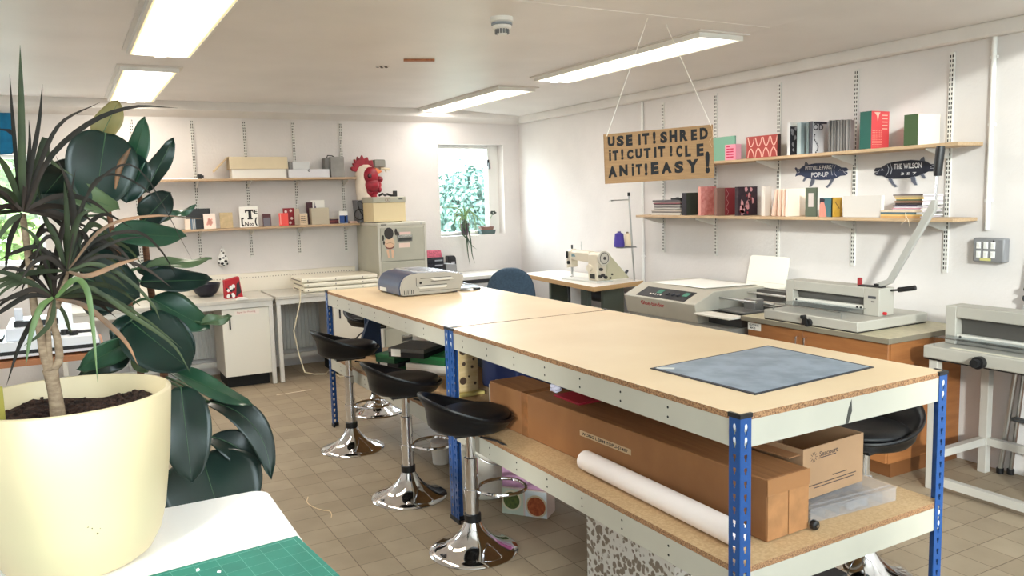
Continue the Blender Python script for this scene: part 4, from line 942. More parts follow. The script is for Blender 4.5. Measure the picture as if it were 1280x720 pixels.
# wall sensor behind the rooster
a = at(468, 204, y=7.56).x; b = at(481.5, 204, y=7.56).x; z0 = at(475, 208.7, y=7.56).z; z1 = at(475, 199.5, y=7.56).z
t = T('wall_unit', 'small grey unit with a cream nozzle on the wall behind the rooster head', 'wall unit')
t.add('housing', MB().prism([(a, z0), (b, z0), (b, z1-.01), (b-.01, z1), (a, z1)], 'y', 7.55, YB-.0005), C(140, 140, 132), bevel=.004)
t.add('nozzle', MB().cyl((b-.05, 7.575, z0-.014), (b+.045, 7.575, z0-.022), .014, .011, 14).cyl((b-.02, 7.575, z0-.016), (b-.02, 7.575, z0), .01, seg=10).cyl((b+.0, 7.575, z0-.03), (b+.012, 7.575, z0-.05), .006, seg=8), C(206, 190, 160)); t.done()

# ------------------------------------------------------------------ low chest under the small window with black drawers and files
zc = .775
t = T('low_chest', 'low white chest with a dark gap below its top under the small back window', 'chest')
t.add('body', MB().box(3.02, 4.0, 7.12, 7.62, 0, zc-.08), C(206, 206, 206), bevel=.003)
t.add('rail', MB().box(3.03, 3.99, 7.16, 7.6, zc-.0795, zc-.036), C(90, 90, 94))
t.add('top', MB().box(3.0, 4.02, 7.08, 7.635, zc-.0355, zc), M_wpaint, bevel=.004); t.done()
a = at(534.5, 335, y=7.2).x; b = at(556, 335, y=7.2).x; zt = at(545, 322, y=7.2).z
t = T('desktop_drawers', 'black desktop drawer unit with grey label slots beside the filing cabinet', 'drawer unit')
t.add('case', MB().box(a, b, 7.215, 7.5, zc+.001, zt), C(26, 26, 34, .5), bevel=.004)
n = 4; hh = (zt-zc-.01)/n
for i in range(n):
    d = t.add('drawer', MB().box(a+.008, b-.008, 7.205, 7.2145, zc+.006+i*hh, zc+i*hh+hh-.002), C(32, 32, 42, .4), bevel=.002)
    t.add('label_slot', MB().box((a+b)/2-.01, b-.02, 7.2025, 7.2046, zc+.006+i*hh+hh*.3, zc+i*hh+hh*.72), C(160, 164, 172), under=d)
t.done()
a2 = at(534, 318, y=7.23).x; b2 = at(551, 318, y=7.23).x; z2 = at(540, 313.5, y=7.23).z
t = T('pink_papers', 'stack of bright pink paper on the black desktop drawers', 'paper stack')
t.add('sheets', MB().prism([(a2, zt+.001), (b2+.012, zt+.001), (b2, z2), (a2, z2+.004)], 'y', 7.225, 7.30), C(232, 120, 142, .8, var=.2, scale=60)); t.done()
a = at(557.5, 335, y=7.3).x; b = at(568.5, 335, y=7.3).x; zt = at(562, 329.5, y=7.3).z
t = T('magazine_file', 'plain grey magazine file between the black drawers and the black speaker shaped file', 'file')
t.add('body', MB().prism([(a, zc+.001), (b+.02, zc+.001), (b+.02, zt-.01), (a, zt)], 'y', 7.3, 7.52), C(140, 140, 142), bevel=.003); t.done()
a = at(564.5, 325, y=7.42).x; b = at(574.5, 325, y=7.42).x; zt = at(569, 320.5, y=7.42).z
t = T('black_file', 'tall black file with a grey label at the right of the grey magazine file', 'file')
t.add('body', MB().prism([(a+.02, zc+.001), (b+.02, zc+.001), (b+.01, zt-.02), (b-.005, zt), (a+.012, zt), (a+.012, zt-.03)], 'y', 7.53, 7.6), C(24, 24, 30, .4), bevel=.003)
t.add('label', MB().box((a+b)/2+.0, (a+b)/2+.04, 7.528, 7.5296, zc+.08, zc+.12), C(160, 160, 168)); t.done()

# ------------------------------------------------------------------ plants on the small window sill
M_spid = mat('spider_leaf', (158, 176, 128), .45, rgb2=(96, 124, 82), scale=18, stretch=(30, 30, 3)); M_spid2 = mat('spider_leaf_dark', (60, 86, 56), .45, rgb2=(40, 62, 44), scale=18)
def ribbon(mb, pts, w, N=(0, -1, 0), mi=0, fold=.25):
    """a strap leaf along pts, tapering at both ends"""
    pts = [Vector(p) for p in pts]; n = len(pts); prev = None
    for i, p in enumerate(pts):
        tdir = (pts[min(i+1, n-1)]-pts[max(i-1, 0)]).normalized(); s = tdir.cross(Vector(N))
        s = s.normalized() if s.length > 1e-4 else Vector((1, 0, 0)); f = i/(n-1)
        ww = w*(.45+.55*min(1, f*4))*(1-max(0, (f-.45)/.55)**1.5)+.0004
        nn = s.cross(tdir).normalized()
        row = [mb.bm.verts.new(p-s*ww/2+nn*ww*fold), mb.bm.verts.new(p), mb.bm.verts.new(p+s*ww/2+nn*ww*fold)]
        if prev: mb._f([prev[0], prev[1], row[1], row[0]], mi); mb._f([prev[1], prev[2], row[2], row[1]], mi)
        prev = row
def spline(P, n=12):
    P = [Vector(p) for p in P]; Q = [P[0]*2-P[1]]+P+[P[-1]*2-P[-2]]; out = []; m = len(P)-1
    for i in range(n+1):
        s = i/n*m; k = min(int(s), m-1); f = s-k; a, b, c, d = Q[k:k+4]
        out.append(.5*((2*b)+(c-a)*f+(2*a-5*b+4*c-d)*f*f+(3*b-a-3*c+d)*f**3))
    return out
yp = 7.60; pc = at(581, 288, y=YB+.06)
ZS = w1[2]+.001
t = T('spider_plant', 'trailing spider plant in a dark purple pot on the small window sill', 'plant')
W_ = lambda px, py, dy=0: at(px, py, y=yp-.06+dy)
pr = at(586, 283, y=yp).x-pc.x
t.add('pot', MB().lathe([(.03, 0), (.048, .10), (.052, .10), (.053, .125), (.047, .125), (.043, .10), (0, .098)], (pc.x, YB+.06, ZS), 24), C(58, 34, 52, .5))
lf = MB(); r = random.Random(2); c0 = Vector((pc.x, YB+.05, ZS+.12))
def sleaf(px, dyend, mids, w, mb):
    pts = [c0+Vector((r.uniform(-.015, .015), r.uniform(-.01, .01), 0))]+[at(x, y, y=yp-d) for x, y, d in mids]; ribbon(mb, spline(pts, 12), w)
for mids in ([(576, 268, .0), (571, 270, .05), (567, 281, .06), (570, 292, .06)], [(577, 262, 0), (570, 266, .05), (567, 278, .07), (569, 288, .07)], [(583, 264, 0), (590, 266, .05), (595, 281, .08), (598, 299, .08)], [(582, 262, 0), (592, 268, .03), (594, 285, .06), (596, 297, .06)], [(580, 262, -.02), (579, 256, 0), (578.5, 252, .02)], [(574, 262, 0), (560, 259, .05), (550, 260, .07)], [(586, 264, 0), (597, 272, .05), (606, 282, .06), (610, 280, .06)], [(577, 272, .05), (575, 285, .07), (580, 294, .08), (588, 304, .1)], [(584, 268, .04), (587, 278, .06), (589, 292, .07)], [(578, 270, .04), (573, 280, .07), (577, 290, .08)], [(585, 262, 0), (591, 260, .04), (599, 266, .06)], [(574, 268, .03), (569, 275, .06), (568, 284, .07)]): sleaf(0, 0, mids, .011, lf)
t.add('leaves', lf, M_spid, smooth=0)
lf = MB()
for mids in ([(578, 276, .06), (582, 292, .09), (588, 305, .1), (596, 312, .1)], [(580, 276, .06), (583, 298, .1), (585, 318, .1), (588, 334, .1)], [(583, 276, .07), (588, 300, .1), (590, 318, .1), (594, 330, .1)], [(580, 275, .06), (577, 290, .09), (584, 300, .1), (587, 312, .1)]): sleaf(0, 0, mids, .016, lf)
t.add('trailing_leaves', lf, M_spid2, smooth=0); t.done()
a = at(601, 292, y=7.66); b = at(620, 292, y=7.66)
t = T('trough_pot', 'small brown pot in a dark green trough at the right of the window sill', 'plant')
t.add('trough', MB().prism([(a.x+.015, ZS), (b.x-.015, ZS), (b.x, ZS+.045), (a.x, ZS+.045)], 'y', YB+.01, YB+.10), C(74, 92, 92, .5), bevel=.003)
t.add('pot', MB().prism([(a.x+.03, ZS+.0455), (b.x-.03, ZS+.0455), (b.x-.02, ZS+.08), (a.x+.005, ZS+.085)], 'y', YB+.02, YB+.09), C(124, 92, 82, .7))
q = at(617, 266, y=7.68)
t.add('stem', MB().tube([(q.x-.04, 7.7, ZS+.075), (q.x-.035, 7.7, ZS+.16), (q.x-.005, 7.69, q.z-.01)], .003, 6), C(120, 150, 110))
fl = MB()
for k in range(7): fl.ell((q.x+cos(k*.9)*.022, 7.685+sin(k*.9)*.012, q.z+sin(k*2.1)*.014), (.016, .009, .01), 8)
t.add('flower', fl, C(54, 66, 60)); t.done()
# ------------------------------------------------------------------ two blue-legged workbenches
BX, BY, BRZ, BWD = 1.5533, 1.559, 0.0113, 0.9265
def board_mat():
    m = mat('pale_board_face', (238, 214, 178), 0.45, rgb2=(228, 200, 160), scale=2.2, lo=.3, hi=.7, detail=6); return m
M_board = board_mat(); M_chip = mat('chipboard_edge', (176, 134, 96), 0.85, rgb2=(108, 74, 50), scale=230, lo=.36, hi=.62)
M_board2 = mat('bare_chipboard_face', (204, 172, 130), 0.7, rgb2=(190, 156, 114), scale=120, lo=.4, hi=.62)
def flange(mb, O, U, w, H, z0, n_off, pitch=.0375):
    """perforated strip standing at O, width w along U, real keyhole slots"""
    O, U = Vector(O), Vector(U); c = w*.5; z = z0; rows = []
    k = z0+n_off
    zs = [z0]
    def quad(u0, u1, a, b):
        if u1-u0 < 1e-6 or b-a < 1e-6: return
        mb.poly([O+U*u0+Vector((0, 0, a)), O+U*u1+Vector((0, 0, a)), O+U*u1+Vector((0, 0, b)), O+U*u0+Vector((0, 0, b))])
    cur = z0
    while k+.024 < z0+H:
        quad(0, w, cur, k)
        quad(0, c-.0032, k, k+.009); quad(c+.0032, w, k, k+.009)
        quad(0, c-.0058, k+.009, k+.020); quad(c+.0058, w, k+.009, k+.020)
        cur = k+.020; k += pitch
    quad(0, w, cur, z0+H)
def bench(label, L, y0, H=.944, zl=.505, fw=.041):
    t = T('workbench', label, 'workbench', 'blue legged workbenches'); W_ = BWD
    def board(za, zb, ins):
        m = MB(); m.box(ins, W_-ins, ins, L-ins, za, zb)
        for f in m.bm.faces:
            f.normal_update(); f.material_index = 0 if abs(f.normal.z) > .5 else 1
        return m
    t.add('tabletop', board(H-.018, H, .0025), [M_board, M_chip])
    t.add('shelf', board(zl-.018, zl, .004), [M_board2, M_chip])
    for zt in (H-.0185, zl-.0185):
        h = .077
        for x0 in (.0035, W_-.0315):
            m = MB(); m.box(x0, x0+.028, .004, L-.004, zt-h, zt)
            xo = x0-.0004 if x0 < .1 else x0+.028
            q = .30
            while q < L-.1:
                for zz in (.024, .054):
                    m.cyl((xo, q, zt-zz), (xo+.0008, q, zt-zz), .0042, seg=8, mi=1)
                q += .235
            t.add('beam', m, [M_beam, M_dark])
        for yy in (.0035, L-.0315):
            t.add('beam', MB().box(.032, W_-.032, yy, yy+.028, zt-h, zt), M_beam)
    for (cx, cy, ux, uy) in ((0, 0, 1, 1), (W_, 0, -1, 1), (0, L, 1, -1), (W_, L, -1, -1)):
        m = MB(); flange(m, (cx, cy, 0), (ux, 0, 0), fw, H-.012, .012, .012); flange(m, (cx, cy, 0), (0, uy, 0), fw, H-.012, .012, .012)
        l = t.add('leg', m, M_blue, solid=.002, soff=0, smooth=0)
        def Lcap(z0, z1, ex):
            c = MB(); a = -ex*ux; b = -ex*uy; P = [(cx+a, cy+b), (cx+ux*(fw+ex), cy+b), (cx+ux*(fw+ex), cy+uy*.006), (cx+ux*.006, cy+uy*.006), (cx+ux*.006, cy+uy*(fw+ex)), (cx+a, cy+uy*(fw+ex))]
            return c.prism(P, 'z', z0, z1)
        t.add('foot_cap', Lcap(0, .022, .0035), M_black, under=l); t.add('top_cap', Lcap(H-.010, H+.0025, .003), M_black, under=l)
        rv = MB()
        for z in (H-.035, H-.072, zl-.035, zl-.072):
            rv.ell((cx+ux*fw*.5, cy-uy*.0012, z), (.005, .0015, .009), 8); rv.ell((cx-ux*.0012, cy+uy*fw*.5, z), (.0015, .005, .009), 8)
        t.add('rivet', rv, C(210, 214, 220, .3), under=l)
    Rm = Matrix.Rotation(BRZ, 3, 'Z')
    if y0 == 0:
        q = at(1061, 517, y=BY+.01).x-BX; zq = H-.06; t.add('scuff_mark', MB().prism([(q-.016, zq-.036), (q-.003, zq-.036), (q+.012, zq+.0), (q+.009, zq+.036), (q-.004, zq+.01)], 'y', .0028, .0034), C(60, 60, 56))
    return t.done(loc=Vector((BX, BY, 0))+Rm @ Vector((0, y0, 0)), rz=BRZ, local=True)
L1, L2 = 1.842, 1.958
bench('nearest blue legged workbench, with the blue grey metal sheet on top', L1, 0)
bench('farther blue legged workbench, with the blue and cream machine on top', L2, L1+.009)

# blue grey steel-like sheet on the bench
Zb = .9445
cs = [at(812.5, 461, z=Zb), at(944, 494, z=Zb), at(1092.5, 459.5, z=Zb), at(960, 432.5, z=Zb)]
t = T('metal_sheet', 'scuffed blue grey metal sheet with a dark border lying on the near workbench', 'metal sheet')
cen = sum(cs, Vector())/4
t.add('border', MB().hexa([Vector((p.x, p.y, Zb)) for p in cs], [Vector((p.x, p.y, Zb+.0025)) for p in cs]), C(44, 44, 50))
inn = [cen+(p-cen)*.955 for p in cs]
t.add('plate', MB().hexa([Vector((p.x, p.y, Zb+.0026)) for p in inn], [Vector((p.x, p.y, Zb+.0034)) for p in inn]), mat('scuffed_blue_grey', (150, 164, 178), .42, rgb2=(124, 138, 152), scale=9, lo=.38, hi=.6, detail=8))
q = at(832, 461.5, z=Zb); t.add('sticker', MB().box(-.03, .03, -.011, .011, 0, .0006, M=Matrix.Translation((q.x, q.y, Zb+.0036)) @ Matrix.Rotation(-.8, 4, 'Z')), C(222, 222, 216)); t.done()

# ------------------------------------------------------------------ laminator / binding machine on the far bench
t = T('laminator', 'blue fronted cream desktop binding machine on the far workbench', 'binding machine')
x0, y0, y1, z0 = 1.785, 4.655, 5.095, Zb+.006
pf = [(0, .003), (-.004, .05), (.006, .086), (.03, .115), (.07, .131), (.12, .137)]
hood = MB(); P = [(x0+a, z0+b) for a, b in pf]+[(x0+.12, z0+.13), (x0+.07, z0+.12), (x0+.05, z0+.01), (x0+.05, z0+.003)]
hood.prism(P, 'y', y0+.03, y1-.03); t.add('hood', hood, C(44, 62, 94, .32, coat=.2), bevel=.002)
for ya, yb in ((y0, y0+.029), (y1-.029, y1)):
    sp_ = MB(); Q = [(x0+a+.004, z0+b) for a, b in pf]+[(x0+.30, z0+.132), (x0+.40, z0+.118), (x0+.43, z0+.10), (x0+.42, z0+.04), (x0+.40, z0+.008), (x0+.30, z0), (x0+.02, z0)]
    i = t.add('side_panel', sp_.prism(Q, 'y', ya, yb), C(172, 166, 154, .45), bevel=.004)
    if ya == y0:
        g = MB()
        for a, b, c, d in ((.13, .10, .34, .103), (.10, .055, .31, .058), (.10, .055, .103, .11), (.20, .078, .33, .081), (.12, .02, .40, .022)): g.box(x0+a, x0+c, ya-.0008, ya+.0005, z0+b, z0+d)
        t.add('groove', g, C(58, 56, 52), under=i)
        g = MB().prism([(x0+.19, z0+.1), (x0+.34, z0+.098), (x0+.36, z0+.085), (x0+.22, z0+.083)], 'y', ya-.012, ya-.001).prism([(x0+.11, z0+.052), (x0+.31, z0+.05), (x0+.30, z0+.035), (x0+.12, z0+.038)], 'y', ya-.008, ya-.001)
        t.add('grip', g, C(214, 210, 200, .4), under=i, bevel=.003)
        g = MB()
        for k in range(6): g.box(x0+.018+.012*k, x0+.022+.012*k, ya-.001, ya, z0+.008, z0+.034)
        t.add('vent', g, M_dark, under=i); t.add('button', MB().cyl((x0+.13, ya-.003, z0+.075), (x0+.13, ya, z0+.075), .008, seg=12), M_dark, under=i)
t.add('body', MB().prism([(x0+.05, z0+.002), (x0+.40, z0+.002), (x0+.42, z0+.09), (x0+.30, z0+.125), (x0+.08, z0+.118)], 'y', y0+.0295, y1-.0295), C(170, 168, 162))
t.add('lid', MB().prism([(x0+.115, z0+.133), (x0+.30, z0+.130), (x0+.43, z0+.108), (x0+.43, z0+.114), (x0+.30, z0+.140), (x0+.115, z0+.142)], 'y', y0+.01, y1-.01), C(186, 188, 194, .25, metal=.5), bevel=.002)
t.add('lid_recess', MB().prism([(x0+.16, z0+.142), (x0+.30, z0+.1405), (x0+.36, z0+.130), (x0+.36, z0+.1308), (x0+.30, z0+.1413), (x0+.16, z0+.1428)], 'y', y0+.09, y1-.09), C(110, 120, 140, .25, metal=.4))
t.add('badge', MB().box(x0-.0035, x0-.0001, y1-.18, y1-.06, z0+.008, z0+.032), C(206, 208, 204, .3))
tr_ = MB(); tr_.box(x0+.432, x0+.53, y0+.06, y1-.1, z0+.004, z0+.014).tube([(x0+.43, y0+.1, z0+.03), (x0+.55, y0+.06, z0+.018), (x0+.55, y1-.12, z0+.018), (x0+.43, y1-.14, z0+.03)], .006, 6)
t.add('rear_tray', tr_, C(160, 162, 166, .3, metal=.6))
[t.add('foot', MB().box(x0+a, x0+a+.03, b, b+.03, Zb+.0005, z0+.002), M_black) for a in (.03, .37) for b in (y0+.04, y1-.07)]
t.add('tray_foot', MB().box(x0+.535, x0+.575, y0+.055, y0+.085, Zb+.0005, Zb+.014), M_black); t.done()

# ------------------------------------------------------------------ chrome bar stools
def stool_parts(hz):
    t = T('bar_stool', 'black bucket seat bar stool', 'stool', 'chrome and black bar stools')
    t.add('base', MB().lathe([(.196, 0), (.198, .004), (.192, .011), (.165, .020), (.13, .033), (.098, .052), (.070, .078), (.050, .105), (.038, .130), (.033, .140)], seg=48), M_chrome, smooth=60)
    t.add('collar', MB().lathe([(.036, .135), (.037, .138), (.037, .168), (.033, .171)], seg=28), M_black)
    t.add('post', MB().lathe([(.0295, .171), (.0295, hz-.13), (.026, hz-.128)], seg=28).lathe([(.021, hz-.128), (.021, hz-.01)], seg=24), M_chrome, smooth=60)
    fr = MB(); zf = .265
    pts = [(.028, -.02, zf), (.08, -.085, zf), (.16, -.105, zf), (.225, -.07, zf), (.245, 0, zf), (.225, .07, zf), (.16, .105, zf), (.08, .085, zf), (.028, .02, zf)]
    fr.tube(spline(pts, 32), .008, 8).lathe([(.0300, zf-.02), (.035, zf-.018), (.035, zf+.018), (.0300, zf+.02)], seg=24); t.add('footrest', fr, M_chrome)
    t.add('under_plate', MB().box(-.09, .09, -.07, .07, hz-.018, hz-.002), M_black, bevel=.004)
    t.add('lever', MB().tube([(.03, -.05, hz-.03), (.08, -.12, hz-.036), (.14, -.19, hz-.07)], [.005, .005, .0065], 8), M_black)
    def rim(a):
        c = (1-cos(a))/2                                   # 0 at the front, 1 at the back
        return .054+.120*c**1.7
    nA = 48
    def shell(i, j):
        a = 2*PI*i; k = j*10; h = rim(a); c = (1-cos(a))/2
        prof = [(.03, 0), (.13, .0), (.172, .010), (.192, .032), (.203, .55*h+.012), (.206+.030*c, h-.010), (.203+.030*c, h), (.192+.028*c, h-.002), (.184+.020*c, h*.72), (.168, .050), (.10, .046)]
        k0 = min(int(k), 9); f = k-k0; r0, z0 = prof[k0]; r1, z1 = prof[k0+1]; r, z = r0+(r1-r0)*f, z0+(z1-z0)*f
        return Vector((cos(a)*r*.95, sin(a)*r*.93, hz+z))
    sh = MB().grid(shell, nA, 20, closeu=True); sh.lathe([(0, hz+.0005), (.031, hz+.0005)], seg=24)
    s = t.add('seat_shell', sh, M_leather, smooth=80)
    cu = MB(); cu.lathe([(0, hz+.042), (.138, hz+.042), (.162, hz+.048), (.168, hz+.060), (.162, hz+.073), (.138, hz+.082), (.075, hz+.079), (0, hz+.076)], (.012, 0, 0), 40); t.add('cushion', cu, M_leather, under=s, smooth=80)
    return t
def stool(label, x, y, hz, rz):
    t = stool_parts(hz); t.l = label; return t.done(loc=(x, y, 0), rz=rz, local=True)
stool('bar stool nearest the camera, its black seat against the long box shelf', 1.468, 3.075, .553, -.12)
stool('bar stool between two others, half behind the paired blue legs of the workbenches', 1.469, 3.838, .560, -.1)
stool('bar stool at the far left, nearest the white desk cabinet', 1.474, 4.805, .592, -.05)
stool('bar stool mostly hidden beyond the far end of the workbenches', 1.90, 5.55, .645, -PI/2)
stool('bar stool on the right hand side of the near workbench, facing left', 2.69, 2.03, .545, PI+.15)

# ------------------------------------------------------------------ things on the lower shelves
ZS_ = .506
xa, ya, xb_ = 1.747, 1.645, 1.90; yb = 3.27
zt = at(924, 590, x=1.73).z
t = T('long_box', 'very long flat brown cardboard box on the shelf of the near workbench', 'box')
Ml = Matrix.Translation((xa, ya, 0)) @ Matrix.Rotation(.048, 4, 'Z'); lx, ly = .185, yb-ya
t.add('carton', MB().box(0, lx, 0, ly, ZS_, zt, M=Ml), mat('brown_carton', (150, 102, 60), .75, rgb2=(136, 90, 52), scale=4, stretch=(20, 1, 1)), bevel=.004)
fl = MB(); fl.box(.002, lx*.5-.002, -.003, -.0003, ZS_+.004, zt-.004, M=Ml).box(lx*.5+.001, lx-.002, -.004, -.0003, ZS_+.004, zt-.003, M=Ml); t.add('end_flap', fl, C(176, 124, 78, .8, var=.12, scale=20))
def tape_strip(y, w): return MB().box(-.0008, lx+.0008, y, y+w, ZS_+.0012, zt+.0008, M=Ml)
t.add('tape', tape_strip(ly*.80, .05), mat('brown_tape', (150, 100, 62), .22, var=.15, scale=30))
t.add('tape', MB().box(-.002, lx+.002, -.0052, -.0042, zt-.05, zt-.0, M=Ml), C(160, 112, 72, .3))
a = at(727, 548, x=1.71); b = at(787, 574, x=1.71)
lb = MB(); y0_ = (Ml.inverted() @ a).y; y1_ = (Ml.inverted() @ b).y; zl0 = at(757, 570, x=1.715).z
zc0 = ZS_+.115
lab = [( -.0012, y0_, zc0-.011), (-.0012, y1_, zc0-.011), (-.0012, y1_, zc0+.011), (-.0012, y0_, zc0+.011)]
k = MB(); k.hexa([Ml @ Vector((-.0004, y0_, zc0-.011)), Ml @ Vector((-.0004, y1_, zc0-.011)), Ml @ Vector((-.0004, y1_, zc0+.011)), Ml @ Vector((-.0004, y0_, zc0+.011))], [Ml @ Vector(v) for v in lab]); li = t.add('label', k, C(196, 168, 132))
Uy = (Ml.to_3x3() @ Vector((0, -1, 0)))
t.add('lettering', MB().text('WONG L SRM YOPLI-S1407', Ml @ Vector((-.0016, y0_-.014, zc0-.006)), Uy, (0, 0, 1), abs(y0_-y1_)-.03, .012, .0004, bold=.02), C(50, 40, 34), under=li)
t.done()
r0 = at(732, 575, z=ZS_+.03); dia = .038
p0 = Vector((1.660, 2.47, ZS_+dia+.001)); p1 = Vector((1.654, 1.668, ZS_+dia+.001)); ax = (p1-p0).normalized()
t = T('paper_roll', 'roll of white paper lying along the long brown box', 'paper roll')
t.add('roll', MB().tube([p0, p1], dia, 28), C(244, 232, 226, .7))
t.add('end_hollow', MB().tube([p0-ax*.0006, p0-ax*.0012], dia*.45, 20), C(190, 180, 174)); t.done()
q = at(1018, 657, z=ZS_+.014)
t = T('castor_wheel', 'small black castor wheel beside the end of the long brown box', 'castor')
t.add('wheel', MB().lathe([(0, -.010), (.012, -.010), (.0155, -.006), (.0155, .006), (.012, .010), (0, .010)], seg=20, M=Matrix.Rotation(PI/2, 4, 'X')).xf(Matrix.Translation((q.x, q.y, ZS_+.0165))), M_black, smooth=50)
t.add('axle', MB().cyl((q.x, q.y-.0105, ZS_+.0165), (q.x, q.y-.014, ZS_+.0165), .004, seg=10), M_steel); t.done()
# clear compartment case, archive box on it
c1 = at(1013, 655, z=ZS_); c2 = at(1120, 626, z=ZS_); U = (c2-c1).normalized(); U.z = 0; V2 = Vector((-U.y, U.x, 0)); w = (c2-c1).length; d = .27; hh = .045
Mt = Matrix.Translation((c1.x, c1.y, ZS_+.0008)) @ Matrix.Rotation(math.atan2(U.y, U.x), 4, 'Z')
t = T('compartment_case', 'clear plastic compartment case under the archive box', 'case')
k = MB(); e = .0022
k.box(0, w, 0, e, 0, hh, M=Mt).box(0, w, d-e, d, 0, hh, M=Mt).box(0, e, e, d-e, 0, hh, M=Mt).box(w-e, w, e, d-e, 0, hh, M=Mt).box(e, w-e, e, d-e, 0, e, M=Mt)
M_frost = mat('frosted_clear_plastic', (206, 204, 206), .25); M_frost.node_tree.nodes['Principled BSDF'].inputs['Alpha'].default_value = .16
ci = t.add('tray', k, M_frost)
k = MB(); [k.box(w*i/6-.001, w*i/6+.001, e, d-e, e, hh-.004, M=Mt) for i in range(1, 6)]; k.box(e, w-e, d*.5-.001, d*.5+.001, e, hh-.004, M=Mt); t.add('divider', k, M_frost)
t.add('lid', MB().box(-.002, w+.002, -.002, d+.002, hh+.0005, hh+.004, M=Mt).box(.012, w-.012, .012, .016, hh+.004, hh+.008, M=Mt), M_frost, under=ci)
t.add('latch', MB().box(w*.38, w*.62, -.009, -.003, hh-.03, hh-.004, M=Mt), M_frost, bevel=.002); t.done()
zq = ZS_+.052
c1 = at(1003, 627, z=zq); c2 = at(1078, 601, z=zq); U = (c2-c1).normalized(); w = (c2-c1).length; ang = math.atan2(U.y, U.x)
Mt = Matrix.Translation((c1.x, c1.y, zq)) @ Matrix.Rotation(ang, 4, 'Z'); zt2 = at(1078, 541, y=c2.y).z-zq; d = .33; e = .004
t = T('archive_box', 'open brown cardboard box with a sun logo and printed lines on the clear case', 'box')
k = MB(); k.box(0, w, 0, e, 0, zt2, M=Mt).box(0, w, d-e, d, 0, zt2, M=Mt).box(0, e, e, d-e, 0, zt2, M=Mt).box(w-e, w, e, d-e, 0, zt2, M=Mt).box(e, w-e, e, d-e, 0, e, M=Mt)
t.add('carton', k, C(174, 138, 104, .8, var=.05, scale=6))
t.add('front_flap', MB().box(.0, .003, .004, d-.004, zt2, zt2+.0, M=Mt) if False else MB().box(-.055, -.002, .01, d-.02, zt2-.02, zt2-.016, M=Mt), C(150, 106, 70))
O = lambda u, v: Mt @ Vector((u*w, -.0003, v*zt2)); Uw = Mt.to_3x3() @ Vector((1, 0, 0))
lg = MB(); lg.text('Seacourt', O(.26, .78), Uw, (0, 0, 1), w*.30, zt2*.10, .0004, bold=.01)
for i in range(10):
    a = 2*PI*i/10; c = O(.17, .80); lg.tube([c+Uw*cos(a)*w*.025+Vector((0, 0, sin(a)*w*.025)), c+Uw*cos(a)*w*.055+Vector((0, 0, sin(a)*w*.055))], .0009, 4)
for u, v, ww in ((.25, .745, .28), (.48, .33, .24), (.10, .24, .78), (.18, .18, .66)): lg.sheet(O(u, v)-Vector((0, .0, 0)), Uw, (0, 0, 1), w*ww, zt2*.018, .0004)
t.add('printing', lg, C(66, 52, 50)); t.done()
# stuff behind and on the long box (dim)
q = at(695, 486, x=1.80)
k = MB().ell((q.x, q.y, zt+.022), (.026, .026, .0215), 16)
for v in k.bm.verts: v.co += Vector((rnd.uniform(-1, 1), rnd.uniform(-1, 1), rnd.uniform(-.2, 1)))*.0045
solo('crumpled_paper', 'crumpled ball of pale paper on top of the long brown box', 'paper ball', k, C(206, 206, 226), smooth=0)
q = at(724, 493, x=1.83)
t = T('red_book', 'red booklet lying on top of the long brown box under the tabletop', 'booklet')
t.add('cover', MB().box(q.x-.07, q.x+.08, q.y-.1, q.y+.09, zt+.0012, zt+.007), C(150, 20, 40)); t.add('pages', MB().box(q.x-.068, q.x+.078, q.y-.098, q.y+.088, zt+.0072, zt+.0085), C(170, 40, 56)); t.done()
t = T('shade_case', 'large black filler case darkening the near shelf behind the long brown box', 'case')  # black filler sized to keep the space behind the box dark
t.add('body', MB().box(1.95, 2.40, 2.30, 3.05, ZS_+.001, ZS_+.26), C(26, 26, 30, .5), bevel=.01)
t.add('lid', MB().box(1.945, 2.405, 2.295, 3.055, ZS_+.2605, ZS_+.285), C(34, 34, 38, .5), bevel=.006); t.done()
t = T('blue_case', 'dark blue case behind the spotted wooden stand under the workbench', 'case')
t.add('body', MB().box(1.95, 2.35, 3.52, 3.92, ZS_+.001, ZS_+.30), C(22, 38, 84, .5), bevel=.02); t.add('handle', MB().tube([(1.945, 3.62, ZS_+.2), (1.92, 3.64, ZS_+.21), (1.92, 3.78, ZS_+.21), (1.945, 3.80, ZS_+.2)], .008, 6), M_black); t.done()
a = at(606, 508, z=ZS_)
t = T('shade_block', 'added black block darkening the far workbench shelf behind the boxes', 'case')  # no case known here, block added to darken the space under the bench
t.add('body', MB().box(2.16, 2.40, 4.02, 4.70, ZS_+.001, ZS_+.29), C(24, 24, 28, .5), bevel=.008); t.add('handle', MB().tube([(2.28, 4.25, ZS_+.2905), (2.28, 4.27, ZS_+.32), (2.28, 4.45, ZS_+.32), (2.28, 4.47, ZS_+.2905)], .007, 6), M_black); t.done()
t = T('paper_block', 'upright block of pale board ends beside the far end of the long brown box', 'board block')
k = MB()
for i in range(5): k.box(1.72+i*.018, 1.736+i*.018, 3.34, 3.375, ZS_+.001, ZS_+.15+.008*(i % 3))
t.add('boards', k, C(206, 186, 164)); t.add('band', MB().box(1.716, 1.812, 3.337, 3.378, ZS_+.05, ZS_+.06), C(120, 110, 100)); t.done()
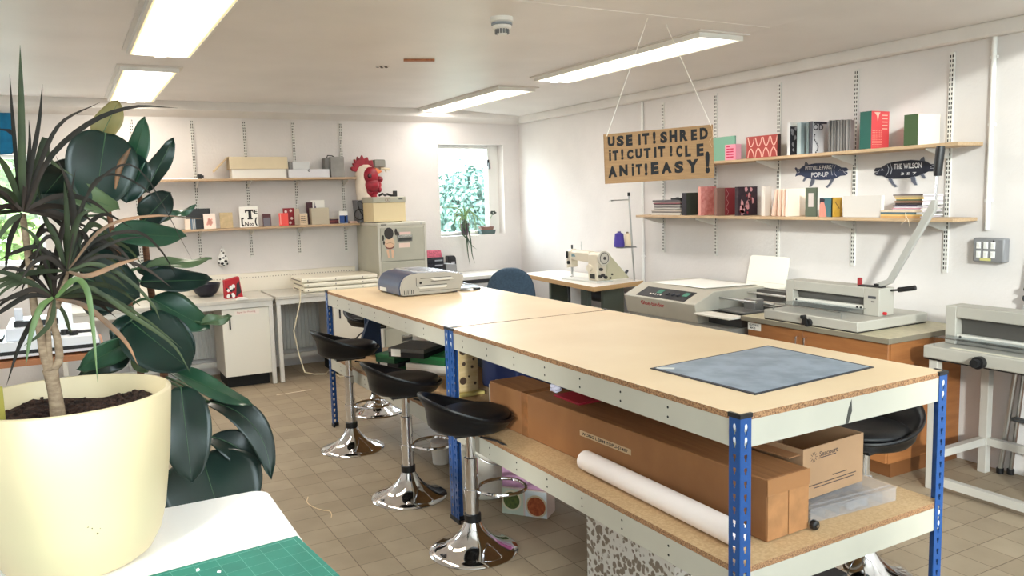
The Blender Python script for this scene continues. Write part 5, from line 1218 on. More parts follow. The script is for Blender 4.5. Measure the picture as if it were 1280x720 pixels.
# spotted wooden stand
t = T('wooden_stand', 'pale wooden post with round dark holes behind the paired blue legs', 'wooden stand')
q = at(588, 494, z=ZS_); bx_, by_ = q.x+.0, q.y+.05
t.add('base', MB().box(bx_-.075, bx_+.075, by_-.075, by_+.075, ZS_+.001, ZS_+.018), C(210, 194, 120, .6), bevel=.003)
t.add('post', MB().box(bx_-.055, bx_+.055, by_-.04, by_+.06, ZS_+.0185, ZS_+.27), mat('pale_ply', (206, 184, 142), .6, rgb2=(190, 166, 120), scale=8, stretch=(1, 1, 8)), bevel=.002)
t.add('side_fin', MB().box(bx_-.09, bx_-.056, by_-.01, by_+.02, ZS_+.0185, ZS_+.25), C(190, 166, 126))
for u, v, rr in ((-.03, .24, .022), (.035, .235, .028), (-.028, .17, .010), (.02, .15, .008), (-.035, .08, .020), (.03, .19, .007), (.0, .10, .006), (.035, .06, .008)): t.add('hole', MB().cyl((bx_+u, by_-.0415, ZS_+v), (bx_+u, by_-.0398, ZS_+v), rr, seg=18), C(70, 52, 40))
t.done()
# boxes on the far bench shelf
def stockbox(label, pl, pr, zb, h, d, cf, ce, note=False, yaw=.0):
    a = at(*pl, z=zb); b = at(*pr, z=zb); w = (b-a).length; M = Matrix.Translation((a.x, a.y, zb+.0008)) @ Matrix.Rotation(math.atan2(b.y-a.y, b.x-a.x), 4, 'Z')
    t = T('stock_box', label, 'box', 'boxes on the far workbench shelf')
    t.add('body', MB().box(0, w, 0, d, 0, h*.55, M=M), C(*cf, .6)); t.add('lid', MB().box(-.002, w+.002, -.002, d+.002, h*.56, h, M=M), C(*ce, .6), bevel=.002)
    if note: t.add('label', MB().box(.02, .085, -.0034, -.0024, h*.1, h*.9, M=M), M_paper)
    return t.done()
stockbox('bottom left green and black box of the pile under the far workbench', (473, 462), (498, 466), ZS_, .055, .20, (30, 84, 50), (30, 30, 34), True)
stockbox('white paper box under the small green box on the far workbench shelf', (508, 466), (562, 471), ZS_, .06, .22, (216, 210, 200), (226, 222, 214))
stockbox('small bright green box on top of the white paper box', (513, 453), (556, 458), ZS_+.062, .05, .2, (34, 108, 62), (30, 120, 66))
stockbox('second green topped black box in the pile on the far workbench shelf', (470, 452), (493, 455), ZS_+.057, .05, .28, (26, 70, 44), (36, 92, 56))
stockbox('wide black box with a white label on top of the green box pile', (486, 446), (530, 449), ZS_+.109, .055, .26, (24, 26, 30), (92, 92, 90), True)
q = at(490, 424, z=ZS_+.17)
t = T('blue_folder', 'dark blue wedge shaped folder standing behind the green boxes', 'folder')
t.add('cover', MB().prism([(q.x-.10, ZS_+.001), (q.x+.08, ZS_+.001), (q.x+.075, ZS_+.26), (q.x+.02, ZS_+.30)], 'y', q.y+.42, q.y+.46), C(36, 58, 92)); t.add('edge', MB().box(q.x-.02, q.x+.07, q.y+.4605, q.y+.47, ZS_+.001, ZS_+.25), C(60, 84, 120)); t.done()
t = T('paper_stack', 'stack of white papers behind the wide black box under the far workbench', 'paper stack')
k = MB(); [k.box(2.02+rnd.uniform(0, .01), 2.24+rnd.uniform(0, .01), 4.82, 5.1, ZS_+.001+i*.03, ZS_+.0305+i*.03) for i in range(6)]; t.add('sheets', k, C(220, 216, 206)); t.add('clip', MB().box(2.1, 2.14, 4.81, 4.83, ZS_+.181, ZS_+.192), M_black); t.done()

# ------------------------------------------------------------------ under the benches on the floor
t = T('bucket', 'white plastic bucket with smudges under the near workbench behind the blue legs', 'bucket')
c = (1.85, 3.68, 0)
t.add('body', MB().lathe([(.0, .002), (.135, .002), (.142, .01), (.158, .33), (.163, .335), (.163, .35), (.155, .35), (.138, .02), (0, .014)], c, 36), mat('smudged_white_plastic', (226, 222, 212), .5, rgb2=(150, 130, 110), scale=9, lo=.25, hi=.42))
t.add('handle', MB().tube(spline([(c[0]-.16, c[1]-.01, .32), (c[0]-.09, c[1]-.155, .22), (c[0]+.05, c[1]-.18, .20), (c[0]+.162, c[1]-.01, .32)], 14), .003, 6), M_steel); t.done()
a = at(628, 641, z=0); b = at(684, 649, z=0); U = (b-a).normalized(); w = (b-a).length; M = Matrix.Translation((a.x, a.y, .001)) @ Matrix.Rotation(math.atan2(U.y, U.x), 4, 'Z')
t = T('magazine_box', 'stack of food magazines with bowl pictures on the floor under the near workbench', 'magazine stack')
t.add('lower_cover', MB().box(0, w, 0, .11, 0, .135, M=M), C(214, 196, 190)); t.add('upper_cover', MB().box(.0, w*.95, .01, .11, .1355, .27, M=M), C(196, 150, 186))
def disc(u, v, r, dy, col, nm):
    k = MB(); P = [(u*w+cos(2*PI*i/20)*r, v+sin(2*PI*i/20)*r) for i in range(20)]
    P = [(min(max(x, .002), w-.002), min(max(y, .002), .268)) for x, y in P]
    k.hexa([M @ Vector((x, -.0004-dy, y)) for x, y in P], [M @ Vector((x, -.0009-dy, y)) for x, y in P]); t.add(nm, k, col)
t.add('print', MB().box(0, w*.48, -.001, -.0003, .0, .13, M=M), C(196, 206, 190)); t.add('print', MB().box(w*.52, w, -.001, -.0003, .0, .13, M=M), C(206, 214, 220))
disc(.22, .07, .052, .001, C(222, 214, 190), 'bowl_print'); disc(.22, .07, .043, .002, C(90, 104, 50, rgb2=(60, 76, 36), scale=60), 'bowl_print'); disc(.77, .055, .056, .001, C(206, 190, 160), 'bowl_print'); disc(.77, .055, .047, .002, C(178, 92, 50, rgb2=(140, 60, 30), scale=60), 'bowl_print')
disc(.72, .235, .05, -.009, C(132, 40, 96), 'bowl_print'); t.done()
def floral_mat():
    m = mat('floral_print', (216, 212, 206), .7, rgb2=(140, 128, 116), scale=7); nt = m.node_tree; b = nt.nodes['Principled BSDF']
    for l in list(b.inputs['Base Color'].links): nt.links.remove(l)
    tc = nt.nodes.new('ShaderNodeTexCoord'); mp = nt.nodes.new('ShaderNodeMapping'); mp.inputs['Scale'].default_value = (1, 1, 1)
    nz = nt.nodes.new('ShaderNodeTexNoise'); nz.inputs['Scale'].default_value = 30; nz.inputs['Detail'].default_value = 3
    ad = nt.nodes.new('ShaderNodeMix'); ad.data_type = 'RGBA'; ad.blend_type = 'LINEAR_LIGHT'; ad.inputs[0].default_value = .012
    vo = nt.nodes.new('ShaderNodeTexVoronoi'); vo.inputs['Scale'].default_value = 8
    v2 = nt.nodes.new('ShaderNodeTexVoronoi'); v2.inputs['Scale'].default_value = 38
    L = nt.links.new
    sx = nt.nodes.new('ShaderNodeSeparateXYZ'); am = nt.nodes.new('ShaderNodeMath'); cb = nt.nodes.new('ShaderNodeCombineXYZ'); L(tc.outputs['Object'], sx.inputs[0]); L(sx.outputs['X'], am.inputs[0]); L(sx.outputs['Y'], am.inputs[1]); L(am.outputs[0], cb.inputs[0]); L(sx.outputs['Z'], cb.inputs[1]); L(cb.outputs[0], mp.inputs[0]); vo.voronoi_dimensions = '2D'; v2.voronoi_dimensions = '2D'
    L(mp.outputs[0], nz.inputs['Vector']); L(mp.outputs[0], ad.inputs[6]); L(nz.outputs['Color'], ad.inputs[7])
    L(ad.outputs[2], vo.inputs['Vector']); L(ad.outputs[2], v2.inputs['Vector'])
    def ramp(src, a, bb):
        r = nt.nodes.new('ShaderNodeValToRGB'); r.color_ramp.elements[0].position = a; r.color_ramp.elements[0].color = (1, 1, 1, 1); r.color_ramp.elements[1].position = bb; r.color_ramp.elements[1].color = (0, 0, 0, 1); L(src, r.inputs[0]); return r
    r1 = ramp(vo.outputs['Distance'], .40, .47); r2 = ramp(v2.outputs['Distance'], .24, .30); r3 = ramp(vo.outputs['Distance'], .62, .72)
    m1 = nt.nodes.new('ShaderNodeMath'); m1.operation = 'MULTIPLY'; m2 = nt.nodes.new('ShaderNodeMath'); m2.operation = 'MULTIPLY'; m3 = nt.nodes.new('ShaderNodeMath'); m3.operation = 'MAXIMUM'
    r4 = ramp(v2.outputs['Distance'], .44, .52)
    L(r1.outputs[0], m1.inputs[0]); L(r4.outputs[0], m1.inputs[1]); L(r2.outputs[0], m2.inputs[0]); L(r3.outputs[0], m2.inputs[1]); L(m1.outputs[0], m3.inputs[0]); L(m2.outputs[0], m3.inputs[1])
    mx = nt.nodes.new('ShaderNodeMix'); mx.data_type = 'RGBA'; mx.inputs[6].default_value = lin((222, 218, 212)); mx.inputs[7].default_value = lin((138, 124, 110))
    L(m3.outputs[0], mx.inputs[0]); L(mx.outputs[2], b.inputs['Base Color']); return m
t = T('floral_box', 'grey and white floral print storage box on the floor under the near workbench', 'box')
t.add('body', MB().box(1.74, 2.25, 2.05, 2.585, .001, .33), floral_mat()); t.add('lid', MB().box(1.735, 2.255, 2.045, 2.59, .3305, .37), floral_mat(), bevel=.003); t.done()
q = at(1050, 712, z=.10)
t = T('black_crate', 'low black crate on the floor beneath the near end of the workbench', 'crate')
t.add('body', MB().box(q.x-.18, q.x-.01, q.y-.03, q.y+.25, .001, .09), M_black, bevel=.004); t.add('rim', MB().box(q.x-.186, q.x-.004, q.y-.036, q.y+.256, .0905, .102), C(34, 34, 36)); t.done()
q = at(546, 578, z=0)
t = T('small_tub', 'small white tub on the floor under the far workbench, left of the blue legs', 'tub')
t.add('body', MB().lathe([(0, .002), (.05, .002), (.058, .12), (.054, .12), (0, .11)], (q.x+.02, q.y-.02, 0), 24), C(210, 206, 200)); t.add('lid', MB().lathe([(0, .1205), (.061, .1205), (.061, .132), (0, .135)], (q.x+.02, q.y-.02, 0), 24), C(196, 190, 186)); t.done()
t = T('dark_bin', 'dark grey bin on the floor under the far workbench', 'bin')
t.add('body', MB().prism([(1.93, .001), (2.15, .001), (2.18, .30), (1.90, .30)], 'y', 4.1, 4.34), C(52, 54, 60), bevel=.006); t.add('rim', MB().box(1.89, 2.19, 4.085, 4.355, .3005, .315), C(64, 66, 72), bevel=.004); t.done()
# loose bits on the floor
a = at(346, 494, z=.002); b = at(389, 487, z=.002)
solo('paper_strip', 'straight thin white paper strip on the tiles near the desk leg', 'paper strip', MB().sheet((a.x, a.y, .001), (b-a), Vector((0, 0, 1)).cross(b-a), (b-a).length, .012, .001), C(240, 226, 206))
P = [at(x, y, z=.004) for x, y in ((385, 621), (384, 628), (392, 634), (405, 638), (412, 639), (414.5, 643), (414, 647))]
solo('loose_thread', 'curly pale thread lying on the floor tiles left of the stools', 'thread', MB().tube([Vector((p.x, p.y, .004)) for p in spline(P, 20)], .0022, 5), C(230, 208, 170))
# ------------------------------------------------------------------ sewing corner
zt = .80
N_, R_, B_, L_ = Vector((3.70, 5.34, 0)), Vector((4.30, 5.46, 0)), Vector((4.315, 6.84, 0)), Vector((3.855, 6.80, 0))
def zz_(P, z): return [Vector((p.x, p.y, z)) for p in P]
t = T('sewing_table', 'pale topped table with wooden edge carrying the industrial sewing machine', 'table')
Q = [N_, R_, B_, L_]; k = MB().hexa(zz_(Q, zt-.04), zz_(Q, zt))
for f in k.bm.faces: f.normal_update(); f.material_index = 0 if f.normal.z > .5 else 1
t.add('tabletop', k, [C(232, 226, 218, .4), C(190, 152, 104, .6)], bevel=.003)
for y in (5.60, 6.45):
    t.add('leg', MB().box(3.98, 4.20, y, y+.04, .05, zt-.041).box(3.84, 4.30, y-.01, y+.05, .0, .05), C(96, 104, 92, .5), bevel=.004)
t.add('cross_bar', MB().box(4.08, 4.12, 5.641, 6.449, .28, .33), C(96, 104, 92))
t.add('motor', MB().cyl((4.12, 5.66, .66), (4.12, 5.92, .66), .07, seg=20).box(4.08, 4.16, 5.70, 5.86, .72, zt-.041), M_black, smooth=40)
t.add('treadle', MB().box(3.90, 4.25, 5.85, 6.25, .10, .115), M_black)
t.add('knee_lever', MB().tube([(3.85, 5.95, zt-.042), (3.86, 5.95, .62), (3.82, 5.93, .54)], .012, 8), M_black)
t.add('leg_left_panel', MB().box(3.76, 3.80, 5.52, 5.62, .05, zt-.041), C(70, 78, 72)); t.done()
# industrial machine, hand wheel towards the camera
t = T('sewing_machine', 'cream industrial sewing machine on the pale table by the corner', 'sewing machine')
M_sew = mat('cream_enamel', (218, 208, 188), .4)
Ms = Matrix.Translation((3.965, 5.56, zt+.001)) @ Matrix.Rotation(.10, 4, 'Z')
t.add('bed', MB().box(-.085, .085, -.01, .48, 0, .012, M=Ms), C(206, 206, 200, .3), bevel=.002)
k = MB(); k.prism([(-.05, .0125), (.05, .0125), (.058, .10), (.052, .235), (.02, .255), (-.03, .255), (-.052, .235), (-.058, .10)], 'y', .03, .15, M=Ms); t.add('column', k, M_sew, bevel=.006)
k = MB(); P0 = [(-.045, .165), (.045, .165), (.048, .24), (.02, .258), (-.03, .258), (-.048, .24)]; P1 = [(-.036, .175), (.036, .175), (.038, .245), (.02, .262), (-.025, .262), (-.038, .245)]
k.hexa([Ms @ Vector((a, .151, b)) for a, b in P0], [Ms @ Vector((a, .40, b)) for a, b in P1]); t.add('arm', k, M_sew, bevel=.005)
k = MB(); k.hexa([Ms @ Vector((a, .401, b)) for a, b in ((-.04, .11), (.04, .11), (.042, .25), (.02, .27), (-.025, .27), (-.042, .25))], [Ms @ Vector((a, .47, b)) for a, b in ((-.034, .10), (.034, .10), (.034, .25), (.02, .265), (-.02, .265), (-.034, .25))])
h = t.add('head', k, M_sew, bevel=.005)
t.add('needle_bar', MB().cyl(Ms @ Vector((0, .44, .11)), Ms @ Vector((0, .44, .045)), .007, seg=10).cyl(Ms @ Vector((0, .44, .045)), Ms @ Vector((0, .44, .014)), .002, seg=6).box(-.012, .012, .425, .455, .02, .026, M=Ms).cyl(Ms @ Vector((.0, .425, .12)), Ms @ Vector((.0, .425, .026)), .005, seg=8), M_steel, under=h)
t.add('knob', MB().cyl(Ms @ Vector((-.05, .43, .15)), Ms @ Vector((-.036, .43, .15)), .016, seg=14).cyl(Ms @ Vector((0, .43, .27)), Ms @ Vector((0, .43, .305)), .008, seg=10).box(-.05, -.036, .44, .455, .19, .25, M=Ms), M_black, under=h)
t.add('thread_pin', MB().cyl(Ms @ Vector((0, .30, .262)), Ms @ Vector((0, .30, .34)), .0025, seg=6).cyl(Ms @ Vector((0, .30, .30)), Ms @ Vector((0, .30, .304)), .010, seg=10), M_steel)
wl = MB(); wl.lathe([(0, -.012), (.03, -.014), (.052, -.014), (.062, -.008), (.064, .0), (.062, .012), (.02, .016)], seg=32, M=Matrix.Rotation(PI/2, 4, 'X')); wl.xf(Ms @ Matrix.Translation((0, .012, .205)))
w = t.add('hand_wheel', wl, C(206, 200, 186, .3), smooth=40)
k = MB().ring(Ms @ Vector((0, -.003, .205)), .046, .0028, 28, 6, U=(1, .1, 0), V=(0, 0, 1)).cyl(Ms @ Vector((0, -.008, .205)), Ms @ Vector((0, -.002, .205)), .014, seg=14); t.add('wheel_hub', k, C(64, 60, 58), under=w)
k = MB(); k.prism([(.02, .0125), (.30, .0125), (.30, .02), (.10, .21), (.068, .25), (.052, .25), (.052, .10)], 'y', .02, .075, M=Ms); t.add('belt_guard', k, C(196, 190, 160, .45), bevel=.005)
t.add('badge', MB().box(-.0395, -.037, .30, .39, .205, .228, M=Ms), C(120, 150, 156), under=None)
t.add('stitch_dial', MB().cyl(Ms @ Vector((-.075, .12, .12)), Ms @ Vector((-.054, .12, .12)), .03, seg=20), M_sew)
for u, v in ((.0, .06), (.03, .04), (-.03, .05), (.08, .03), (.10, .06), (-.02, .11)): t.add('fitting', MB().cyl(Ms @ Vector((u, .008, v)), Ms @ Vector((u, .031, v)), .014 if u < .05 else .008, seg=10), C(46, 44, 42))
t.add('plate', MB().box(-.062, -.055, .06, .12, .03, .07, M=Ms), C(46, 44, 42))
t.add('bobbin_winder', MB().cyl(Ms @ Vector((.27, .05, .04)), Ms @ Vector((.31, .05, .075)), .012, seg=10).cyl(Ms @ Vector((.24, .05, .021)), Ms @ Vector((.27, .05, .04)), .006, seg=8), C(70, 72, 80)); t.done()
# thread stand
pb = at(793, 347, z=zt); yq = 5.50
t = T('thread_stand', 'tall steel thread stand at the back corner of the sewing table', 'thread stand')
xq = at(793, 346, y=yq).x; xt = at(786, 245, y=yq).x; ztop = at(786, 245, y=yq).z
t.add('pole', MB().tube([(xq, yq, zt+.001), (xt, yq, ztop)], .008, 10), M_steel); t.add('tip', MB().cyl((xt, yq, ztop), (xt, yq, ztop+.03), .012, seg=10), M_black)
za = at(775, 250, y=yq).z; xa_ = at(763, 250, y=yq).x; t.add('guide_arm', MB().box(xa_, xt, yq-.008, yq+.008, za-.006, za+.004).box(xa_-.004, xa_+.01, yq-.02, yq+.02, za-.008, za-.002), M_steel)
zsx = at(780, 308, y=yq).z; xl = at(767, 308, y=yq).x; xr_ = at(793, 308, y=yq).x
t.add('spool_tray', MB().box(xl, xr_-.02, yq-.05, yq-.03, zsx-.008, zsx).box(xl+.05, xr_, yq-.035, yq+.01, zsx-.014, zsx-.0085), C(150, 150, 150, .3, metal=.7)); t.done()
def spool(label, p0, p1, ytop, ybot, col, c2):
    xm = at((p0+p1)/2, ybot, y=yq-.04).x; w = (at(p1, ybot, y=yq-.04).x-at(p0, ybot, y=yq-.04).x)/2; h = at(p0, ytop, y=yq-.04).z-zsx-.001
    t = T('thread_spool', label, 'spool'); t.add('thread', MB().lathe([(0, .004), (w, .004), (w*.98, h*.2), (w*.78, h*.86), (w*.4, h*.9), (0, h*.9)], (xm, yq-.04, zsx+.001), 24), col)
    t.add('cone', MB().lathe([(w*.9, 0), (w*.9, .0035), (0, .0038)], (xm, yq-.04, zsx+.001), 20).lathe([(w*.35, h*.901), (w*.3, h), (0, h)], (xm, yq-.04, zsx+.001), 16), c2); t.done()
spool('purple thread cone on the steel thread stand', 768.5, 779.5, 289.5, 306, C(72, 58, 148, .7), C(90, 80, 140))
spool('cream thread cone on the steel thread stand', 780.5, 788, 290, 307, C(236, 218, 186, .7), C(110, 90, 70))
# plastic bags under the table
def bag(label, x, y, s, h):
    r = random.Random(int(x*100)); k = MB().ell((x, y, h*.5), (s, s*1.1, h*.5), 26)
    for v in k.bm.verts: v.co += Vector((r.uniform(-1, 1), r.uniform(-1, 1), 0))*s*.10; v.co.z = max(.001, v.co.z+r.uniform(-.02, .02))
    solo('plastic_bag', label, 'bag', k, C(214, 218, 232, .35), 'white plastic bags', smooth=35)
bag('left white plastic bag behind the blue office chair', 3.66, 6.46, .12, .62)
bag('right white plastic bag under the sewing table beside the motor', 3.74, 6.02, .09, .56)

# blue office chair
t = T('office_chair', 'blue grey office chair with rounded back at the sewing table', 'chair')
cx, cy = 3.34, 6.07; M_fab = C(66, 88, 108, .85, var=.12, scale=60); M_fab2 = C(38, 48, 82, .85)
Mc = Matrix.Translation((cx, cy, 0)) @ Matrix.Rotation(1.05, 4, 'Z')
def bk_(i, j, off):
    a, b = 2*i-1, 2*j-1; m = max(abs(a), abs(b)); q = (abs(a)**2.6+abs(b)**2.6)**(1/2.6); f = m/q if q > 1e-6 else 0; u, v = a*f, b*f; return Mc @ Vector((-.25-.05*(1-u*u)-.03*v, u*.195*(1-.10*v), .735+.225*v))
k = MB().grid(lambda i, j: bk_(i, j, 0), 14, 14); t.add('backrest', k, M_fab, solid=.05, smooth=70)
k = MB(); k.lathe([(0, 0), (.20, 0), (.235, .02), (.24, .045), (.22, .07), (.12, .078), (0, .075)], seg=32); k.xf(Mc @ Matrix.Translation((.06, 0, .43)) @ Matrix.Diagonal((1, 1, 1, 1))); t.add('seat', k, M_fab2, smooth=60)
t.add('back_bar', MB().tube([Mc @ Vector(p) for p in ((.0, 0, .42), (-.2, 0, .42), (-.30, 0, .5), (-.29, 0, .66))], .022, 8), M_black)
t.add('column', MB().cyl(Mc @ Vector((.06, 0, .10)), Mc @ Vector((.06, 0, .43)), .028, seg=16), M_black)
for i in range(5):
    a = 2*PI*i/5; p = Mc @ Vector((.06+cos(a)*.27, sin(a)*.27, 0)); c = Mc @ Vector((.06, 0, .105))
    l = t.add('base_arm', MB().tube([c, p+Vector((0, 0, .075))], [.025, .016], 8), M_black)
    t.add('castor', MB().cyl((p.x-.012, p.y, .028), (p.x+.012, p.y, .028), .027, seg=14).cyl((p.x, p.y, .04), (p.x, p.y, .075), .007, seg=8), M_black, under=l)
t.done()

# ------------------------------------------------------------------ glue binder
M_gb = mat('warm_grey_casing', (184, 178, 164), .5, var=.03)
y0, y1 = 4.03, 4.80; zl = .803; xF = 3.60
t = T('glue_binder', 'long cream and grey glue binding machine with a black control panel', 'binding machine')
t.add('cabinet', MB().prism([(xF+.06, .0), (4.28, .0), (4.28, zl-.13), (xF+.03, zl-.13)], 'y', y0-.30, y1-.02), C(150, 146, 138, .55), bevel=.004)
k = MB(); k.prism([(xF+.03, zl-.1295), (4.28, zl-.1295), (4.28, zl+.075), (xF+.17, zl+.075), (xF, zl), (xF, zl-.01)], 'y', y0, y1); hd = t.add('housing', k, M_gb, bevel=.005)
sl = Vector((.17, 0, .075)).normalized()
O = Vector((xF+.012, y1-.13, zl+.0055)); pn = MB(); Nn = Vector((-sl.z, 0, sl.x))
pn.sheet(O+Nn*.0008, sl, (0, -1, 0), .125, .52, -.003); t.add('control_panel', pn, C(34, 34, 38, .4), under=hd)
bt = MB()
for i in range(5): bt.sheet(O+sl*.03+Vector((0, -.12-.028*i, 0))+Nn*.004, sl, (0, -1, 0), .012, .012, -.003)
t.add('button', bt, C(230, 214, 206), under=hd)
bt = MB(); [bt.sheet(O+sl*.055+Vector((0, -v, 0))+Nn*.004, sl, (0, -1, 0), .045, .05, -.003) for v in (.17, .44)]; t.add('display', bt, C(70, 130, 110), under=hd)
[t.add('dial', MB().cyl(O+sl*.06+Vector((0, -v, 0))+Nn*.002, O+sl*.06+Vector((0, -v, 0))+Nn*.014, .015, seg=14), C(60, 60, 64), under=hd) for v in (.29, .345, .40)]
nrm = Vector((.03, 0, -.1195)).normalized(); t.add('lettering', MB().text('Glue-binder', Vector((xF+.0115, y1-.19, zl-.055)), (0, -1, 0), (-nrm.x, 0, -nrm.z), .26, .030, .0012, bold=.01), C(176, 40, 48), under=hd)
t.add('feed_bed', MB().box(xF+.12, 4.24, y0-.30, y0-.001, zl-.129, zl-.05).box(4.16, 4.25, y0-.30, y0-.001, zl-.05, zl+.06), C(74, 72, 70, .5))
bt = MB(); [bt.cyl((x, y0-.33, z), (x, y0-.001, z), .008, seg=10) for x, z in ((xF+.22, zl+.03), (xF+.38, zl+.0), (xF+.48, zl+.045))]; t.add('guide_rod', bt, M_steel)
bt = MB().box(xF+.30, xF+.38, y0-.24, y0-.14, zl-.045, zl+.03).box(xF+.16, xF+.34, y0-.29, y0-.05, zl-.049, zl-.036); t.add('carriage', bt, C(120, 118, 116, .35, metal=.5), bevel=.003)
t.add('clamp_strip', MB().box(xF+.40, xF+.52, y0-.29, y0-.01, zl-.02, zl-.008), C(214, 208, 196))
t.add('delivery_tray', MB().box(xF-.02, xF+.16, y0-.335, y0-.01, zl-.062, zl-.05), C(224, 218, 206, .45), bevel=.003); t.done()
q0 = zl+.077
k = MB().grid(lambda u, v: Vector((3.80+.44*u, y0+.12+.58*v-.05*u, q0+.001+.006*(1-u)*sin(v*4)**2+.02*max(0, .25-v))), 8, 10)
solo('paper_sheet', 'large white sheet of paper lying on top of the glue binder', 'paper', k, M_paper, solid=.001)
a = at(941, 365, x=4.30); b = at(990, 365, x=4.30); zb0 = zl+.0645; ztp = at(965, 320, x=4.32).z
t = T('leaning_board', 'off white board with rounded corners leaning on the wall behind the machines', 'board')
P = [(0, 0), (1, 0), (1, .94), (.97, .985), (.93, 1), (.07, 1), (.03, .985), (0, .94)]
Mb = Matrix.Translation((4.235, a.y, zb0)) @ Matrix.Rotation(-PI/2, 4, 'Z') @ Matrix.Rotation(-.22, 4, 'X')
k = MB().prism([(u*(a.y-b.y), v*(ztp-zb0)*1.03) for u, v in P], 'y', -.006, 0, M=Mb); t.add('board', k, C(232, 228, 214, .6)); t.add('fold_line', MB().box(.01, (a.y-b.y)-.01, -.0068, -.006, .035, .038, M=Mb), C(200, 196, 184)); t.done()

# ------------------------------------------------------------------ orange-brown cabinet with stone-coloured worktop
zw = .765; M_wood = mat('orange_brown_veneer', (162, 106, 60), .5, rgb2=(142, 90, 50), scale=5, stretch=(1, 1, 8), lo=.3, hi=.7)
cx0, cy0, cy1 = 3.70, 2.665, 3.655
t = T('wooden_cabinet', 'orange brown wooden cabinet with two doors under the big paper cutter', 'cabinet')
t.add('carcass', MB().box(cx0+.02, XR-.01, cy0, cy1, .08, zw-.031), M_wood); t.add('plinth_or_shade', MB().box(cx0+.05, XR-.01, cy0+.004, cy1-.02, .0, .0795), C(110, 68, 34))
ym = at(1003, 430, x=cx0).y
for a, b, sgn in ((cy0+.002, ym-.0015, 1), (ym+.0015, cy1-.002, -1)):
    d = t.add('door', MB().box(cx0+.001, cx0+.0195, a, b, .085, zw-.034), M_wood, bevel=.002)
    hy = ym-.03 if sgn == 1 else ym+.03
    t.add('handle', MB().tube([(cx0, hy, zw-.075), (cx0-.022, hy, zw-.075), (cx0-.022, hy, zw-.17), (cx0, hy, zw-.17)], .004, 8), M_chrome, under=d)
    if sgn == -1:
        q = at(935, 409, x=cx0).y; q2 = at(951, 415, x=cx0).y
        t.add('label', MB().box(cx0-.0006, cx0+.0008, q2, q, zw-.085, zw-.040), M_paper, under=d)
        t.add('lettering', MB().text('CUTTING', (cx0-.0007, q-.012, zw-.060), (0, -1, 0), (0, 0, 1), (q-q2)*.72, .012, .0004, bold=.02).text('MATS', (cx0-.0007, q-.018, zw-.078), (0, -1, 0), (0, 0, 1), (q-q2)*.42, .012, .0004, bold=.02), C(50, 50, 56), under=d)
t.done()
k = MB().box(cx0-.03, XR-.006, cy0-.025, cy1+.03, zw-.0305, zw)
for f in k.bm.faces: f.normal_update(); f.material_index = 0 if f.normal.z > .5 else 1
solo('worktop', 'stone coloured worktop slab on the orange brown cabinet', 'worktop', k, [mat('stone_laminate', (190, 180, 150), .45, var=.08, scale=40), C(122, 114, 98, .5)], bevel=.003)

# ------------------------------------------------------------------ paper cutters
M_cut = mat('putty_grey_enamel', (172, 168, 158), .5, var=.02, scale=6)
def cutter(t, x0, yn, yf, zb, hb, bx, bd, byn, byf, zt_, depth):
    """table + arch; faces -x, near end yn, far end yf"""
    b = t.add('base', MB().box(x0, x0+depth, yn, yf, zb+.006, zb+hb), M_cut, bevel=.006)
    t.add('rubber_edge', MB().box(x0+.004, x0+depth-.004, yn+.004, yf-.004, zb+.0005, zb+.0058), M_black, under=b)
    zz = zb+hb+.0005; pw = .10; z_o0, z_o1 = zz+.030, zt_-.058
    k = MB(); k.box(bx, bx+bd, byn, byn+pw, zz, zt_).box(bx, bx+bd, byf-pw*.55, byf, zz, zt_).box(bx, bx+bd, byn+pw, byf-pw*.55, z_o1, zt_)
    a = t.add('arch', k, M_cut, bevel=.004)
    ya, yb2 = byn+pw+.001, byf-pw*.55-.001
    t.add('blade_carrier', MB().box(bx+.045, bx+bd-.02, ya, yb2, z_o1-.035, z_o1-.001).box(bx+.05, bx+bd-.03, ya, yb2, zz+.002, z_o1-.035), C(96, 94, 90, .4, metal=.4), under=a)
    t.add('clamp_bar', MB().box(bx+.008, bx+.042, ya, yb2, zz+.028, zz+.052), C(206, 204, 196, .35), under=a, bevel=.002)
    t.add('clamp_plate', MB().box(bx+.014, bx+.036, ya, yb2, zz+.003, zz+.0275), C(150, 148, 142, .35, metal=.4), under=a)
    k = MB(); [k.cyl((bx+.004, y, zz+.04), (bx+.008, y, zz+.04), .006, seg=10) for y in (ya+.02, ya+.045, yb2-.02)]; t.add('bolt', k, M_black, under=a)
    return zz
t = T('paper_cutter', 'big putty grey lever paper cutter on the stone coloured worktop', 'paper cutter')
X0, YN, YFr, BXc = 3.675, 2.835, 3.50, 3.915
zz = cutter(t, X0, YN, YFr, zw, .062, BXc, .13, 2.885, 3.545, .985, .60)
t.add('guard', MB().tube([(X0+.03, YFr-.05, zz), (X0+.03, YFr-.05, zz+.035), (X0+.03, YN+.13, zz+.035), (X0+.03, YN+.13, zz-.02)], .0035, 6), M_steel)
t.add('guard_sheet', MB().box(X0+.03, BXc-.005, YN+.13, YFr-.05, zz+.037, zz+.040), M_clear)
kc = MB(); c = Vector((X0-.001, at(1012, 403, x=X0).y, zw+.022)); kc.cyl(c, c-Vector((.022, 0, 0)), .022, seg=20); e = Vector((X0-.030, at(1011, 393, x=X0).y, zw+.058)); kc.hexa([c+Vector((-.022, .034, -.012)), c+Vector((-.022, -.01, -.012)), e+Vector((0, -.010, 0)), e+Vector((0, .010, 0))], [p-Vector((.008, 0, 0)) for p in (c+Vector((-.022, .034, -.012)), c+Vector((-.022, -.01, -.012)), e+Vector((0, -.010, 0)), e+Vector((0, .010, 0)))]).cyl(e, e-Vector((.03, 0, 0)), .011, seg=14)
t.add('crank', kc, M_black)
lx_ = BXc+.065
def lp(px, py): p = at(px, py, x=lx_); return Vector((lx_, p.y, p.z))
